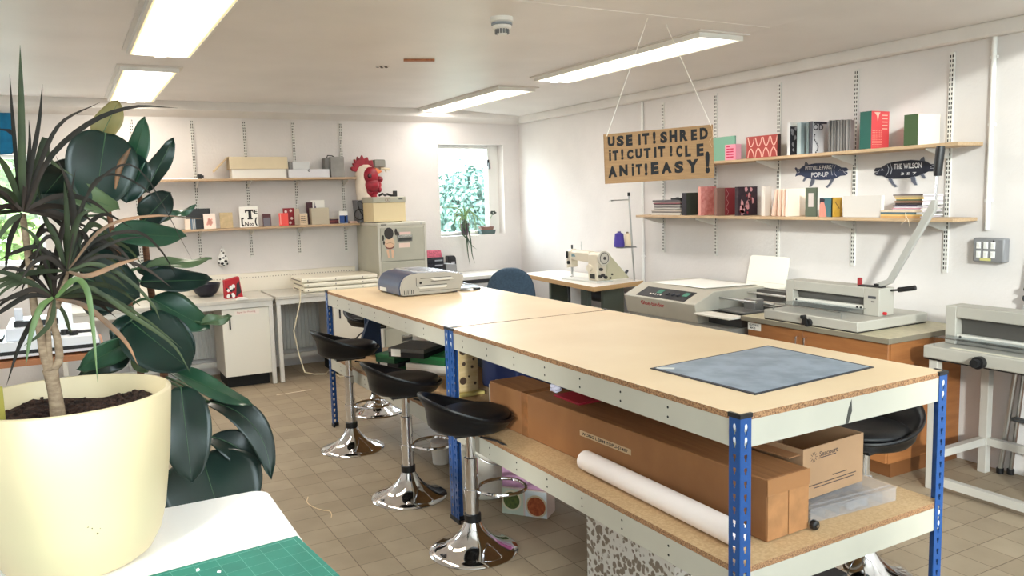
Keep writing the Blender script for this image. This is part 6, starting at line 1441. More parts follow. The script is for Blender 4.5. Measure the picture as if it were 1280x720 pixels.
k = MB(); P = [lp(1097, 361), lp(1115, 354), lp(1170, 262), lp(1171, 250), lp(1166, 250), lp(1110, 349), lp(1098, 353)]
k.hexa([p-Vector((.012, 0, 0)) for p in P], [p+Vector((.012, 0, 0)) for p in P]); lv = t.add('lever', k, C(166, 164, 158, .4), bevel=.003)
t.add('lever_rod', MB().tube([lp(1169, 256), lp(1172, 219)], .0075, 10), M_chrome, under=lv); t.add('lever_grip', MB().tube([lp(1172, 220), lp(1172.3, 214), lp(1175.6, 186), lp(1175.9, 182.5)], [.019, .0215, .0225, .019], 18), M_black, under=lv)
pv = lp(1098, 359); t.add('pivot', MB().box(lx_-.02, lx_+.02, pv.y-.012, pv.y+.016, pv.z-.02, pv.z+.02), M_black, under=lv)
q = Vector((BXc+.10, 2.86, .975)); t.add('clamp_handle', MB().tube([q+Vector((0, .05, -.012)), q+Vector((.0, -.02, .0))], .006, 8).tube([q+Vector((.0, -.02, .0)), q+Vector((.02, -.11, .018))], .014, 12), M_black)
sy = at(1075, 355, x=BXc+.06).y; t.add('switch', MB().box(BXc+.05, BXc+.066, sy-.012, sy+.012, .9855, 1.03), C(150, 40, 44), bevel=.002)
t.add('switch_plate', MB().box(BXc+.03, BXc+.07, sy-.16, sy-.012, .9855, .992), M_black)
kk = at(1101, 397, y=2.88); t.add('red_knob', MB().cyl((BXc+.04, 2.884, zz+.016), (BXc+.04, 2.868, zz+.016), .009, seg=14), C(190, 30, 40, .4), label='red knob')
t.add('maker_plate', MB().box(BXc-.0012, BXc-.0002, 2.905, 2.955, .925, .94).box(BXc-.0012, BXc-.0002, 2.915, 2.935, .905, .912), C(70, 70, 74)); t.done()

t = T('paper_cutter', 'putty grey paper cutter on a white steel stand at the right edge', 'paper cutter')
M_stand = C(188, 184, 176, .5)
X2 = 3.75; zb2 = .676
zz = cutter(t, X2, 1.72, 2.505, zb2, .070, X2+.13, .13, 1.76, 2.475, .94, .52)
kb = at(1226, 453, x=X2); c = Vector((X2-.001, kb.y, kb.z)); t.add('hand_knob', MB().cyl(c, c-Vector((.03, 0, 0)), .030, seg=22).cyl(c-Vector((.03, 0, 0)), c-Vector((.058, 0, 0)), .018, .020, seg=16), M_black, smooth=40)
t.add('scale_strip', MB().box(X2+.02, X2+.05, 1.8, 2.38, zz-.0003, zz+.001), C(222, 216, 196))
t.add('guard', MB().tube([(X2+.02, 2.46, zz-.03), (X2+.02, 2.46, zz+.045), (X2+.02, 1.80, zz+.045)], .004, 6), M_clear)
t.add('guard_sheet', MB().box(X2+.022, X2+.125, 1.80, 2.46, zz+.042, zz+.0445), M_clear)
for lx, ly in ((X2+.02, 2.44), (X2+.47, 2.44), (X2+.02, 1.75), (X2+.47, 1.75)): t.add('stand_leg', MB().box(lx, lx+.045, ly, ly+.045, 0, zb2), M_stand, bevel=.003)
fr = MB(); fr.box(X2+.066, X2+.469, 2.445, 2.48, .155, .195).box(X2+.066, X2+.469, 1.755, 1.79, .155, .195).box(X2+.025, X2+.06, 1.796, 2.439, .03, .07).box(X2+.475, X2+.51, 1.796, 2.439, .155, .195); t.add('stand_rail', fr, M_stand)
t.add('rail_foot', MB().box(X2+.066, X2+.085, 2.447, 2.478, .20, .225), M_wpaint); t.done()

# step ladder folded against the wall
t = T('step_ladder', 'folded silver step ladder with dark mesh treads leaning on the right wall', 'ladder')
ft = Vector((4.288, 2.40, .015)); tp = Vector((4.306, 2.265, 1.36)); fn = Vector((4.288, 1.86, .015)); tn = Vector((4.306, 1.98, 1.36))
k = MB(); arc = [tp, tp+Vector((.0, -.02, .05)), tp+Vector((.0, -.07, .09)), tn+Vector((0, .07, .09)), tn+Vector((0, .02, .05)), tn]
k.tube([ft]+arc+[fn], .014, 10); t.add('frame', k, M_steel, smooth=60)
for f in (.22, .42, .62, .80):
    a = ft.lerp(tp, f); b = fn.lerp(tn, f); k = MB(); k.hexa([a+Vector((-.016, -.02, -.01)), b+Vector((-.016, .02, -.01)), b+Vector((.02, .02, -.01)), a+Vector((.02, -.02, -.01))], [a+Vector((-.016, -.02, .01)), b+Vector((-.016, .02, .01)), b+Vector((.02, .02, .01)), a+Vector((.02, -.02, .01))])
    t.add('tread', k, C(70, 72, 74, .6, var=.3, scale=90), bevel=.006)
k = MB(); b0 = ft+Vector((.027, -.04, 0)); k.tube([b0, ft.lerp(tp, .72)+Vector((.022, -.02, 0))], .011, 8).tube([fn+Vector((.027, .04, 0)), fn.lerp(tn, .72)+Vector((.022, .02, 0))], .011, 8); t.add('rear_leg', k, M_steel)
[t.add('foot', MB().cyl((p.x, p.y, .0), (p.x, p.y, .03), .018, seg=12), M_black) for p in (ft, fn, b0, fn+Vector((.027, .04, 0)))]
k = MB(); [k.cyl(ft.lerp(tp, f)+Vector((-.02, 0, 0)), ft.lerp(tp, f)+Vector((.01, .016, 0)), .016, seg=10) for f in (.70, .735)]; t.add('hinge', k, M_black); t.done()
solo('brown_board', 'brown wooden board leaning low on the wall behind the step ladder', 'panel', MB().prism([(4.3365, .0), (4.3435, .0), (4.3435, .60), (4.3365, .60)], 'y', 1.7, 2.30, mi=0), C(140, 92, 62, .6, rgb2=(122, 78, 50), scale=5), bevel=.002)
# ------------------------------------------------------------------ white table in the foreground with mat and pot
ZT = .72
t = T('white_table', 'white topped table with a rounded corner in the foreground under the potted plant', 'table')
xr, yf = .452, 2.345; rr = .05
P = [(-1.25, .95), (xr, .95)]+[(xr-rr+cos(a)*rr, yf-rr+sin(a)*rr) for a in [PI/2*i/8 for i in range(9)]]+[(-1.25, yf)]
t.add('tabletop', MB().prism(P, 'z', ZT-.025, ZT), C(250, 249, 248, .4), bevel=.003)
for lx in (-1.18, xr-.09):
    for ly in (1.02, yf-.10): t.add('leg', MB().cyl((lx, ly, 0), (lx, ly, ZT-.0255), .02, seg=16), M_wpaint)
t.add('frame', MB().box(-1.18, xr-.09, yf-.115, yf-.09, ZT-.07, ZT-.0255).box(-1.18, xr-.09, 1.01, 1.035, ZT-.07, ZT-.0255), M_wpaint); t.done()
def mat_green():
    m = bpy.data.materials.new('cutting_mat_green'); m.use_nodes = True; nt = m.node_tree; b = nt.nodes['Principled BSDF']
    tc = nt.nodes.new('ShaderNodeTexCoord'); br = nt.nodes.new('ShaderNodeTexBrick'); br.offset = 0; br.inputs['Scale'].default_value = 1
    br.inputs['Brick Width'].default_value = .05; br.inputs['Row Height'].default_value = .05; br.inputs['Mortar Size'].default_value = .0004
    br.inputs['Color1'].default_value = lin((24, 128, 112)); br.inputs['Color2'].default_value = lin((28, 134, 116)); br.inputs['Mortar'].default_value = lin((110, 186, 168))
    n = nt.nodes.new('ShaderNodeTexNoise'); n.inputs['Scale'].default_value = 14; n.inputs['Detail'].default_value = 8
    r = nt.nodes.new('ShaderNodeValToRGB'); r.color_ramp.elements[0].position = .35; r.color_ramp.elements[0].color = (.7, .75, .74, 1); r.color_ramp.elements[1].position = .7
    mx = nt.nodes.new('ShaderNodeMix'); mx.data_type = 'RGBA'; mx.blend_type = 'MULTIPLY'; mx.inputs[0].default_value = .7
    L = nt.links.new; L(tc.outputs['Object'], br.inputs['Vector']); L(tc.outputs['Object'], n.inputs['Vector']); L(n.outputs['Fac'], r.inputs[0]); L(br.outputs['Color'], mx.inputs[6]); L(r.outputs[0], mx.inputs[7]); L(mx.outputs[2], b.inputs['Base Color'])
    b.inputs['Roughness'].default_value = .6; return m
mc = at(371, 670, z=ZT+.003); ang = math.radians(6)
k = MB().box(-.90, 0, -.60, 0, 0, .003); t = T('cutting_mat', 'green gridded cutting mat on the white table at the bottom edge', 'cutting mat')
t.add('mat', k, mat_green()); t.add('edge_line', MB().box(-.89, -.012, -.013, -.0122, .003, .0032).box(-.013, -.0122, -.59, -.012, .003, .0032), C(120, 190, 172)); t.done(loc=(mc.x, mc.y, ZT+.0008), rz=ang, local=True)
for i, (px, py) in enumerate(((247, 712), (274, 714))):
    p = at(px, py, z=ZT+.006); M = Matrix.Translation((p.x, p.y, ZT+.0042)) @ Matrix.Rotation(i+.4, 4, 'Z')
    solo('paper_scrap', 'tiny white paper scrap on the green mat, '+('left' if i == 0 else 'right')+' of two', 'paper scrap', MB().hexa([M @ Vector(v) for v in ((-.005, -.003, 0), (.004, -.004, 0), (.005, .002, 0), (-.001, .005, 0))], [M @ Vector(v) for v in ((-.004, -.002, .003), (.003, -.003, .002), (.004, .002, .004), (-.001, .004, .003))]), M_paper, smooth=0)

PC = Vector((-.028, 2.10, ZT+.0015)); PR, PH = .224, .40
t = T('potted_dracaena', 'spiky leaved dracaena in a large cream plastic pot in the foreground', 'plant')
M_pot = mat('cream_pot_plastic', (222, 203, 164), .42, var=.03, scale=3, detail=2)
prof = [(0, 0), (.118, 0), (.136, .004), (.158, .020), (.178, .055), (.193, .11), (.211, .24), (PR, PH-.004), (PR-.003, PH), (PR-.010, PH), (PR-.013, PH-.006), (PR-.019, PH-.10), (PR-.027, PH-.16)]
pot = t.add('pot', MB().lathe(prof, PC, 72), M_pot, smooth=60)
sk = MB(); [sk.ell((PC.x+cos(a)*r, PC.y+sin(a)*r, PC.z+z), s, 6) for a, r, z, s in ((-1.38, .1955, .125, (.0022, .0012, .0022)), (-1.43, .1975, .14, (.0015, .0012, .0015)), (-1.47, .1985, .145, (.002, .001, .001)), (-1.35, .1965, .135, (.001, .001, .001)))]
t.add('mark', sk, C(110, 96, 70), under=pot)
SZ = PC.z+PH-.052
M_soil = mat('dark_soil', (66, 42, 30), .95, rgb2=(30, 18, 14), scale=70, bump=.8, bscale=70)
r = random.Random(5)
def soil(i, j):
    a = 2*PI*i; q = (PR-.018)*j; x, y = cos(a)*q, sin(a)*q
    return Vector((PC.x+x, PC.y+y, SZ+.012*sin(x*23)*cos(y*19)+.010*x/PR+r.uniform(-.004, .006)*(j < .97)))
t.add('soil', MB().grid(soil, 64, 22, closeu=True), M_soil, smooth=0)
k = MB()
for i in range(260):
    a = r.random()*6.283; q = math.sqrt(r.random())*(PR-.03); s = r.uniform(.003, .008); k.ell((PC.x+cos(a)*q, PC.y+sin(a)*q, SZ+.012*sin(cos(a)*q*23)*cos(sin(a)*q*19)+.010*cos(a)*q/PR+.004), (s, s*.8, s*.7), 6)
t.add('soil_crumb', k, M_soil, kind='stuff', smooth=0)
YT = 2.09
def dp(px, py, d=0.0): return at(px, py, y=YT+d)
M_bark = mat('pale_bark', (164, 142, 116), .85, rgb2=(132, 110, 88), scale=12, stretch=(4, 4, 9), bump=.12, bscale=50)
tk = MB()
b0 = dp(73, 520); b0.z = SZ-.01
tk.tube(spline([b0, dp(70, 500), dp(66, 478), dp(63, 462)], 10), [.0175, .0165, .016, .0155, .015, .0148, .0148, .015, .0155, .016, .0165], 14)
t.add('trunk', tk, M_bark, smooth=60)
for P, rad in (([(61, 464), (54, 440), (50, 412), (44, 392), (40, 360), (34, 310), (28, 268)], .0095), ([(63, 462), (61, 440), (60, 415), (62, 395), (67, 378)], .0075), ([(66, 463), (74, 449), (72, 425), (66, 400), (68, 372)], .0095), ([(70, 385), (78, 360), (84, 335)], .008)):
    t.add('branch', MB().tube(spline([dp(*p, d=.012*i) for i, p in enumerate(P)], 14), [rad*(1-.25*i/14) for i in range(15)], 12), M_bark, smooth=60)
M_dr = mat('dracaena_leaf', (60, 70, 42), .55, rgb2=(36, 44, 28), scale=10, spec=.25); M_dr2 = mat('dracaena_leaf_dark', (50, 40, 34), .6, rgb2=(28, 28, 22), scale=9, spec=.2); M_dr3 = mat('dracaena_leaf_bright', (92, 116, 62), .45, rgb2=(58, 80, 42), scale=9); M_dry = mat('dracaena_leaf_dry', (140, 100, 68), .6, rgb2=(84, 66, 48), scale=12)
def dleaf(pts, wpx, m, d0=0.0, d1=0.0, N=(0.3, -1, .25)):
    n = len(pts); P = [dp(x, y, d0+(d1-d0)*i/(n-1)) for i, (x, y) in enumerate(pts)]
    k = MB(); ribbon(k, spline(P, 14), wpx*.00138, N=N, fold=.18); t.add('leaf', k, m, smooth=50)
LV = [
 # upright rosette at the upper left
 ([(28, 262), (27, 200), (26, 120), (25, 56)], 11, M_dr, 0, -.02), ([(26, 262), (20, 200), (15, 140), (12, 92)], 6, M_dr2, .03, .08), ([(30, 262), (40, 200), (49, 150), (53, 105)], 7, M_dr2, 0, .05), ([(31, 262), (48, 210), (75, 155), (125, 128)], 7, M_dr2, .02, .06),
 ([(32, 265), (60, 200), (110, 155), (165, 134), (222, 135)], 8, M_dr2, -.03, -.10), ([(27, 262), (14, 225), (0, 200), (-20, 185)], 10, M_dr, 0, -.06), ([(28, 262), (10, 240), (-12, 232)], 9, M_dr, .0, -.1), ([(29, 262), (34, 215), (37, 180), (36, 150)], 6, M_dr2, .02, .02), ([(26, 265), (8, 258), (-15, 268)], 9, M_dr2, 0, .05), ([(30, 264), (40, 250), (48, 225), (60, 195)], 7, M_dr, .0, -.04),
 ([(26, 268), (10, 280), (-10, 310)], 9, M_dr, -.02, -.05), ([(31, 262), (55, 175), (62, 200), (95, 222)], 9, M_dr, .05, .1), ([(30, 264), (50, 262), (80, 285), (100, 320)], 8, M_dr2, .03, .08), ([(27, 266), (12, 300), (6, 345)], 8, M_dr2, .02, .06),
 # middle rosette, dropping leaves
 ([(70, 372), (92, 350), (108, 362), (116, 410), (122, 478)], 10, M_dr3, -.05, -.14), ([(66, 372), (50, 385), (38, 420), (32, 458)], 9, M_dr3, -.05, -.12), ([(65, 374), (45, 395), (25, 430), (8, 482)], 8, M_dr2, -.03, -.1), ([(70, 372), (108, 358), (165, 395), (215, 430), (238, 466)], 8, M_dr, -.04, -.1), ([(70, 370), (120, 365), (180, 398), (228, 436)], 6, M_dr, .0, .05),
 ([(70, 374), (105, 382), (140, 410), (160, 432), (172, 456)], 9, M_dry, -.02, -.05), ([(64, 372), (35, 370), (0, 390), (-20, 402)], 8, M_dr2, 0, .0), ([(64, 370), (30, 350), (0, 340), (-25, 345)], 8, M_dr, .0, -.05), ([(64, 368), (40, 345), (10, 335), (-10, 350)], 7, M_dr2, .04, .05), ([(66, 368), (58, 330), (42, 295), (20, 280)], 8, M_dr, .03, .0), ([(68, 368), (70, 320), (82, 270), (95, 210)], 9, M_dr2, .02, .05), ([(70, 370), (95, 330), (120, 310), (150, 312)], 8, M_dr2, .02, .07),
 ([(68, 374), (64, 400), (50, 418), (30, 432)], 8, M_dr, -.04, -.1), ([(63, 370), (40, 362), (15, 372), (-10, 378)], 8, M_dr2, -.05, -.1), ([(67, 374), (80, 392), (86, 410), (90, 416)], 6, M_dr, 0, .02),
 # right-hand rosette with long thin arcs
 ([(84, 338), (92, 290), (88, 240), (70, 195)], 10, M_dr2, 0, .0), ([(84, 338), (100, 260), (140, 212), (180, 218), (240, 325)], 4, M_dr2, -.05, -.1), ([(86, 336), (110, 240), (140, 218), (180, 235), (206, 264)], 4, M_dr2, -.02, -.06), ([(86, 336), (130, 285), (190, 270), (254, 274)], 5, M_dry, -.04, -.1), ([(86, 338), (120, 300), (170, 290), (200, 312), (220, 345)], 6, M_dr2, 0, .06), ([(86, 338), (130, 320), (180, 335), (215, 360)], 7, M_dr2, -.03, -.06), ([(86, 340), (110, 345), (150, 330), (178, 322)], 8, M_dry, -.06, -.1), ([(84, 336), (90, 300), (100, 270), (120, 262)], 9, M_dr, -.04, -.08), ([(82, 338), (70, 300), (55, 270), (52, 240)], 9, M_dr, .0, .05), ([(84, 336), (84, 290), (82, 250), (80, 225)], 8, M_dr, -.03, -.06),
 ([(82, 340), (60, 322), (40, 330), (25, 352)], 8, M_dr2, -.03, -.06), ([(82, 340), (50, 310), (20, 315), (0, 325)], 8, M_dr2, 0, .05), ([(86, 338), (120, 330), (160, 350), (190, 380), (200, 400)], 7, M_dr, -.05, -.1), ([(85, 336), (105, 290), (130, 268), (165, 285)], 8, M_dr2, .04, .12), ([(86, 338), (112, 318), (150, 300), (185, 296)], 6, M_dr2, -.02, -.02), ([(82, 340), (66, 348), (56, 330), (50, 300)], 7, M_dr2, -.02, .02),
]
rl = random.Random(9)
for c, n in (((28, 264), 14), ((68, 372), 16), ((84, 338), 22)):
    for i in range(n):
        a = rl.uniform(-.5, PI+.5); L = rl.uniform(60, 105); ex, ey = cos(a)*L, -sin(a)*L*.7
        m = [(c[0], c[1]), (c[0]+ex*.45, c[1]+ey*.75-8), (c[0]+ex*.85, c[1]+ey*.85), (c[0]+ex*1.15, c[1]+ey*.6+18)]
        LV.append((m, rl.uniform(6, 9), rl.choice((M_dr, M_dr2, M_dr2)), rl.uniform(-.03, .05), rl.uniform(.0, .22)))
for L in LV: dleaf(*L)
p = dp(2, 500, -.03)
t.add('plant_label', MB().box(p.x-.012, p.x+.004, p.y, p.y+.002, SZ-.02, p.z+.03), C(150, 138, 52)); t.done()

# ------------------------------------------------------------------ big rubber plant standing behind the table
def blade(base, tip, wpx, d0, d1, m, mids=None, roll=0.0, cup=.22, sag=0.0, plant=None, mid=None):
    """broad leaf between two photo points at their own depths (y); wpx is its width there"""
    A = at(*base, y=d0); B = at(*tip, y=d1); ax = (B-A); L = ax.length; ax.normalize()
    view = (CAMO-(A+B)/2).normalized(); S = ax.cross(view).normalized(); Nn = S.cross(ax).normalized()
    S2 = S*cos(roll)+Nn*sin(roll); N2 = -S*sin(roll)+Nn*cos(roll)
    bow = (at(*mid, y=(d0+d1)/2)-(A+B)/2)*.5*2 if mid else Vector((0, 0, 0))
    w = wpx*((A+B)/2-CAMO).length/FPX/2/max(.35, abs(cos(roll)))
    def f(i, j):
        u = i; v = (j-.5)*2
        prof = (sin(PI*min(1, (u*.97+.015))**.82))**.62 if u < .93 else (sin(PI*(.93*.97+.015)**.82))**.62*(1-u)/.07*.9+.0
        h = w*prof
        c = A+ax*(L*u)+bow*(4*u*(1-u))+S2*(v*h)+N2*(cup*abs(v)**1.4*h+.012*sin(u*7)*abs(v))-Vector((0, 0, sag*sin(PI*u)*-1))
        return c
    k = MB().grid(f, 22, 10)
    i = plant.add('leaf', k, m, smooth=70, solid=.0012)
    r_ = MB(); r_.tube([f(q/10, .5)+N2*.0005 for q in range(0, 10)], [.0018*(1-.08*q) for q in range(10)], 6); plant.add('midrib', r_, M_rib, under=i)
    return A
M_rub1 = mat('rubber_leaf', (18, 46, 37), .36, rgb2=(11, 30, 26), scale=5, coat=.12); M_rub2 = mat('rubber_leaf_back', (92, 110, 74), .45, rgb2=(74, 92, 62), scale=6); M_rub3 = mat('rubber_leaf_old', (150, 134, 84), .6, rgb2=(120, 112, 66), scale=9); M_rub4 = mat('rubber_leaf_mid', (44, 84, 58), .35, rgb2=(30, 62, 46), scale=5, coat=.2); M_rib = mat('rubber_midrib', (62, 92, 60), .5)
t = T('rubber_plant', 'tall rubber plant with large dark glossy leaves standing behind the white table', 'plant')
RX, RY_ = .17, 2.95
t.add('pot', MB().lathe([(0, 0), (.13, 0), (.16, .28), (.168, .28), (.168, .31), (.156, .31), (.15, .26), (0, .255)], (RX, RY_, .002), 36), C(126, 74, 54, .7)); t.add('soil', MB().lathe([(.149, .262), (.10, .272), (0, .27)], (RX, RY_, .002), 24), M_soil)
M_stem = mat('brown_stem', (128, 84, 56), .8, rgb2=(84, 54, 38), scale=14, stretch=(3, 3, 12))
s1 = spline([Vector((RX, RY_, .26)), at(205, 470, y=2.95), at(195, 400, y=2.93), at(186, 345, y=2.92), at(180, 290, y=2.90), at(172, 235, y=2.88), at(150, 190, y=2.86)], 24)
t.add('stem', MB().tube(s1, [.015-.008*i/24 for i in range(25)], 10), M_stem, smooth=60)
s2 = spline([Vector((RX-.03, RY_-.02, .26)), at(176, 470, y=2.90), at(166, 400, y=2.86), at(150, 330, y=2.84), at(135, 260, y=2.82), at(128, 190, y=2.80)], 20)
t.add('stem', MB().tube(s2, [.013-.006*i/20 for i in range(21)], 10), M_stem, smooth=60)
RL = [((124, 176), (149, 125), 27, 2.86, 2.82, M_rub3, .3), ((132, 166), (118, 262), 72, 2.80, 2.70, M_rub1, .15), ((158, 240), (182, 146), 25, 2.82, 2.78, M_rub4, .5), ((166, 192), (158, 254), 44, 2.80, 2.78, M_rub1, -.1), ((182, 240), (217, 173), 22, 2.86, 2.90, M_rub1, .3),
      ((180, 276), (214, 240), 33, 2.84, 2.78, M_rub1, .1), ((206, 276), (245, 257), 9, 2.86, 2.90, M_rub4, .6), ((140, 292), (234, 296), 28, 2.78, 2.62, M_rub4, .5), ((182, 334), (265, 324), 11, 2.84, 2.80, M_rub2, .9), ((172, 336), (234, 346), 22, 2.86, 2.82, M_rub1, .4), ((176, 352), (266, 350), 27, 2.82, 2.70, M_rub1, .5), ((98, 345), (176, 372), 60, 2.86, 2.72, M_rub1, .2),
      ((190, 374), (262, 412), 36, 2.84, 2.76, M_rub4, .5), ((252, 404), (290, 396), 13, 2.76, 2.74, M_rub2, .5), ((164, 402), (238, 462), 66, 2.78, 2.60, M_rub1, .15), ((196, 400), (240, 456), 46, 2.84, 2.72, M_rub1, -.2), ((168, 396), (138, 424), 24, 2.80, 2.78, M_rub1, .2), ((166, 424), (95, 462), 26, 2.80, 2.66, M_rub4, .5), ((162, 444), (96, 470), 20, 2.86, 2.80, M_rub1, .4),
      ((212, 462), (316, 508), 22, 2.78, 2.60, M_rub4, .55), ((226, 484), (240, 604), 56, 2.66, 2.50, M_rub1, .05), ((260, 502), (339, 600), 32, 2.76, 2.58, M_rub1, .2, (317, 532)), ((252, 568), (282, 668), 112, 2.74, 2.56, M_rub1, .1), ((264, 546), (322, 598), 36, 2.76, 2.66, M_rub1, .3, (302, 564)),
      ((92, 200), (50, 250), 40, 2.9, 3.0, M_rub1, .3), ((110, 270), (40, 250), 30, 2.9, 3.0, M_rub1, .3), ((85, 240), (150, 262), 26, 2.75, 2.66, M_rub2, .5), ((170, 440), (184, 466), 22, 2.82, 2.80, M_rub2, .2), ((110, 300), (175, 320), 40, 2.9, 2.84, M_rub1, .3), ((150, 380), (98, 352), 50, 2.9, 2.95, M_rub1, .2)]
allst = s1+s2
for q_ in RL:
    b, e, w, d0, d1, m, ro = q_[:7]
    A = blade(b, e, w, d0, d1, m, roll=ro, plant=t, mid=q_[7] if len(q_) > 7 else None)
    n = min(allst, key=lambda q: (q-A).length)
    if (n-A).length < .30: t.add('leaf_stalk', MB().tube(spline([n, n.lerp(A, .5)+Vector((0, 0, .01)), A], 6), .0045, 6), M_rib, smooth=60)
    else:
        q = min(allst, key=lambda q: (q-A).length+abs(q.z-A.z)); t.add('leaf_stalk', MB().tube(spline([q, q.lerp(A, .5)+Vector((0, 0, .03)), A], 8), .0045, 6), M_rib, smooth=60)
P = [at(163, 185, y=2.72), at(150, 208, y=2.71), at(144, 236, y=2.70)]
k = MB().tube(spline(P, 8), [.002, .005, .008, .010, .010, .009, .007, .005, .003], 8); t.add('leaf_sheath', k, M_dry, smooth=60)
t.done()

# ------------------------------------------------------------------ table with white flat-bed machine at the left
yA = 5.0; xR = at(127, 460, y=yA).x; ztab = .74
t = T('work_table', 'table with a brown front edge carrying the white machine at the far left', 'table')
t.add('tabletop', MB().box(-1.2, xR+.03, yA, yA+.75, ztab-.03, ztab), C(170, 112, 74, .6))
for lx in (-1.15, xR-.03):
    for ly in (yA+.03, yA+.68): t.add('leg', MB().box(lx, lx+.04, ly, ly+.04, 0, ztab-.031), M_wpaint)
t.add('shelf', MB().box(-1.10, xR-.035, yA+.02, yA+.70, .40, .42), C(200, 196, 190)); t.done()
t = T('flatbed_machine', 'white flat bed machine with black slots and levers on the far left table', 'machine')
z0 = ztab+.001
t.add('bed', MB().prism([(-.72, z0+.012), (xR, z0+.012), (xR, z0+.07), (xR-.04, z0+.10), (-.72, z0+.10)], 'y', yA+.04, yA+.62), C(236, 240, 246, .35), bevel=.005)
t.add('foot', MB().box(-.7, -.64, yA+.07, yA+.12, z0, z0+.012).box(xR-.09, xR-.03, yA+.07, yA+.12, z0, z0+.012).box(xR-.09, xR-.03, yA+.5, yA+.56, z0, z0+.012), M_black)
xc = at(35, 420, y=yA+.1).x
t.add('carriage', MB().box(xc-.10, xc+.10, yA+.06, yA+.60, z0+.101, z0+.17).box(xc-.06, xc-.02, yA+.2, yA+.24, z0+.1705, z0+.26).box(xc+.02, xc+.055, yA+.2, yA+.24, z0+.1705, z0+.26), C(232, 238, 248, .35), bevel=.005)
t.add('slot', MB().box(xc+.101, xR-.03, yA+.16, yA+.20, z0+.1002, z0+.112).box(-.72, xR+.001, yA+.036, yA+.0395, z0+.03, z0+.05).box(xc-.06, xc+.15, yA+.10, yA+.16, z0+.1702, z0+.20).box(-.6, xc-.12, yA+.1, yA+.3, z0+.1003, z0+.115), M_black)
t.add('knob', MB().cyl((xc+.22, yA+.1, z0+.101), (xc+.22, yA+.1, z0+.125), .024, seg=18).cyl((xc-.2, yA+.06, z0+.17), (xc-.2, yA+.12, z0+.17), .02, seg=14).cyl((-.05, yA+.14, z0+.101), (-.05, yA+.14, z0+.13), .02, seg=16), M_black)
t.add('platen', MB().prism([(yA+.34, z0+.101), (yA+.60, z0+.101), (yA+.60, z0+.30), (yA+.54, z0+.31)], 'x', xc+.11, xR-.12), C(226, 236, 246, .3), bevel=.004)
t.add('cover_edge', MB().box(xR-.02, xR+.012, yA+.04, yA+.62, z0+.02, z0+.03), C(120, 128, 136)); t.done()
for i in range(4):
    x = -.42+i*.12
    k = MB().prism([(x, .4215), (x+.11, .4215), (x+.10, .53-.012*i), (x+.015, .54)], 'y', yA+.05, yA+.32)
    solo('paper_bundle', ('leftmost', 'second', 'third', 'rightmost')[i]+' pale wrapped paper bundle on the shelf below the white flat bed machine', 'paper bundle', k, C(222, 216, 206, .4), 'wrapped paper bundles', bevel=.012)
# ------------------------------------------------------------------ camera
cam = bpy.data.cameras.new('camera'); co = bpy.data.objects.new('camera', cam); COL.objects.link(co)
R3 = Matrix((CR, CU, -CF)).transposed(); co.matrix_world = Matrix.Translation(CAMO) @ R3.to_4x4()
cam.sensor_fit = 'HORIZONTAL'; cam.sensor_width = 36; cam.lens = FPX*36/1280; cam.clip_start = .02; cam.clip_end = 200
SC.camera = co

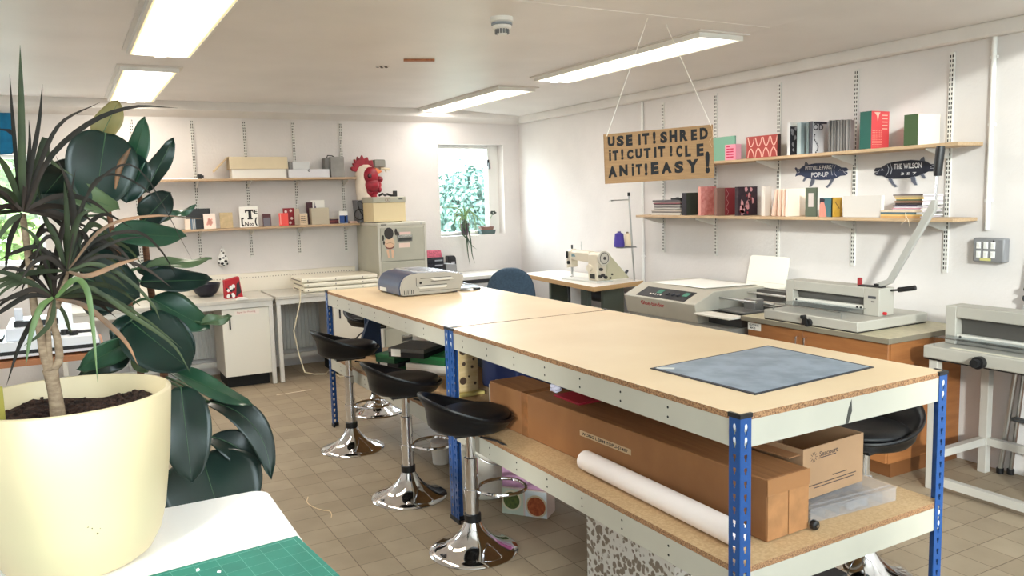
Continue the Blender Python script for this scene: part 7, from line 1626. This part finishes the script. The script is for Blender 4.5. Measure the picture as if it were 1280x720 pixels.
# ------------------------------------------------------------------ daylight
w = bpy.data.worlds.new('sky'); SC.world = w; w.use_nodes = True; nt = w.node_tree
bg = nt.nodes['Background']; tc = nt.nodes.new('ShaderNodeTexCoord'); sx = nt.nodes.new('ShaderNodeSeparateXYZ'); rp = nt.nodes.new('ShaderNodeValToRGB')
rp.color_ramp.elements[0].position = .46; rp.color_ramp.elements[0].color = (.55, .58, .56, 1)
rp.color_ramp.elements[1].position = .60; rp.color_ramp.elements[1].color = (.86, .94, 1.0, 1)
mp = nt.nodes.new('ShaderNodeMapRange'); mp.inputs[1].default_value = -1; mp.inputs[2].default_value = 1
nt.links.new(tc.outputs['Generated'], sx.inputs[0]); nt.links.new(sx.outputs['Z'], mp.inputs[0]); nt.links.new(mp.outputs[0], rp.inputs[0]); mr = nt.nodes.new('ShaderNodeMapRange'); mr.inputs[1].default_value = 0.0; mr.inputs[2].default_value = .7; mr.inputs[3].default_value = 1.0; mr.inputs[4].default_value = NORTH; nt.links.new(sx.outputs['Y'], mr.inputs[0]); vm = nt.nodes.new('ShaderNodeVectorMath'); vm.operation = 'SCALE'; nt.links.new(rp.outputs[0], vm.inputs[0]); nt.links.new(mr.outputs[0], vm.inputs['Scale']); nt.links.new(vm.outputs[0], bg.inputs['Color'])
bg.inputs['Strength'].default_value = SKY
# sky light gathered at the window openings
def portal(name, loc, rot, sx_, sy_):
    l = bpy.data.lights.new(name, 'AREA'); l.shape = 'RECTANGLE'; l.size = sx_; l.size_y = sy_; l.cycles.is_portal = True
    o = bpy.data.objects.new(name, l); COL.objects.link(o); o.location = loc; o.rotation_euler = rot
portal('front_window_portal', ((FX0+FX1)/2, YF-.15, (FZ0+FZ1)/2), (PI/2, 0, 0), FX1-FX0, FZ1-FZ0)
portal('left_window_portal', (XL-.15, -.7, 1.675), (PI/2, 0, -PI/2), 1.8, 1.25)
portal('back_window_portal', ((w1[0]+w1[1])/2, YB+.25, (w1[2]+w1[3])/2), (-PI/2, 0, 0), w1[1]-w1[0], w1[3]-w1[2])
portal('back_left_window_portal', ((w2[0]+w2[1])/2, YB+.25, (w2[2]+w2[3])/2), (-PI/2, 0, 0), w2[1]-w2[0], w2[3]-w2[2])
# low hazy sun through the tall front window
s = bpy.data.lights.new('sun', 'SUN'); s.energy = SUN; s.angle = math.radians(3); s.color = (1.0, .96, .9)
so = bpy.data.objects.new('sun', s); COL.objects.link(so)
d = Vector((.8, 1.0, -.327)); so.rotation_euler = d.to_track_quat('-Z', 'Y').to_euler(); so.location = (0, -6, 5)

SC.cycles.use_denoising = True; SC.cycles.max_bounces = 8; SC.cycles.diffuse_bounces = 5; SC.cycles.glossy_bounces = 4; SC.cycles.transparent_max_bounces = 12
SC.cycles.sample_clamp_indirect = 6; SC.cycles.caustics_reflective = False; SC.cycles.caustics_refractive = False
vs = SC.view_settings; vs.view_transform = 'Standard'; vs.look = 'None'; vs.gamma = 1; vs.use_curve_mapping = False; vs.exposure = EXPO
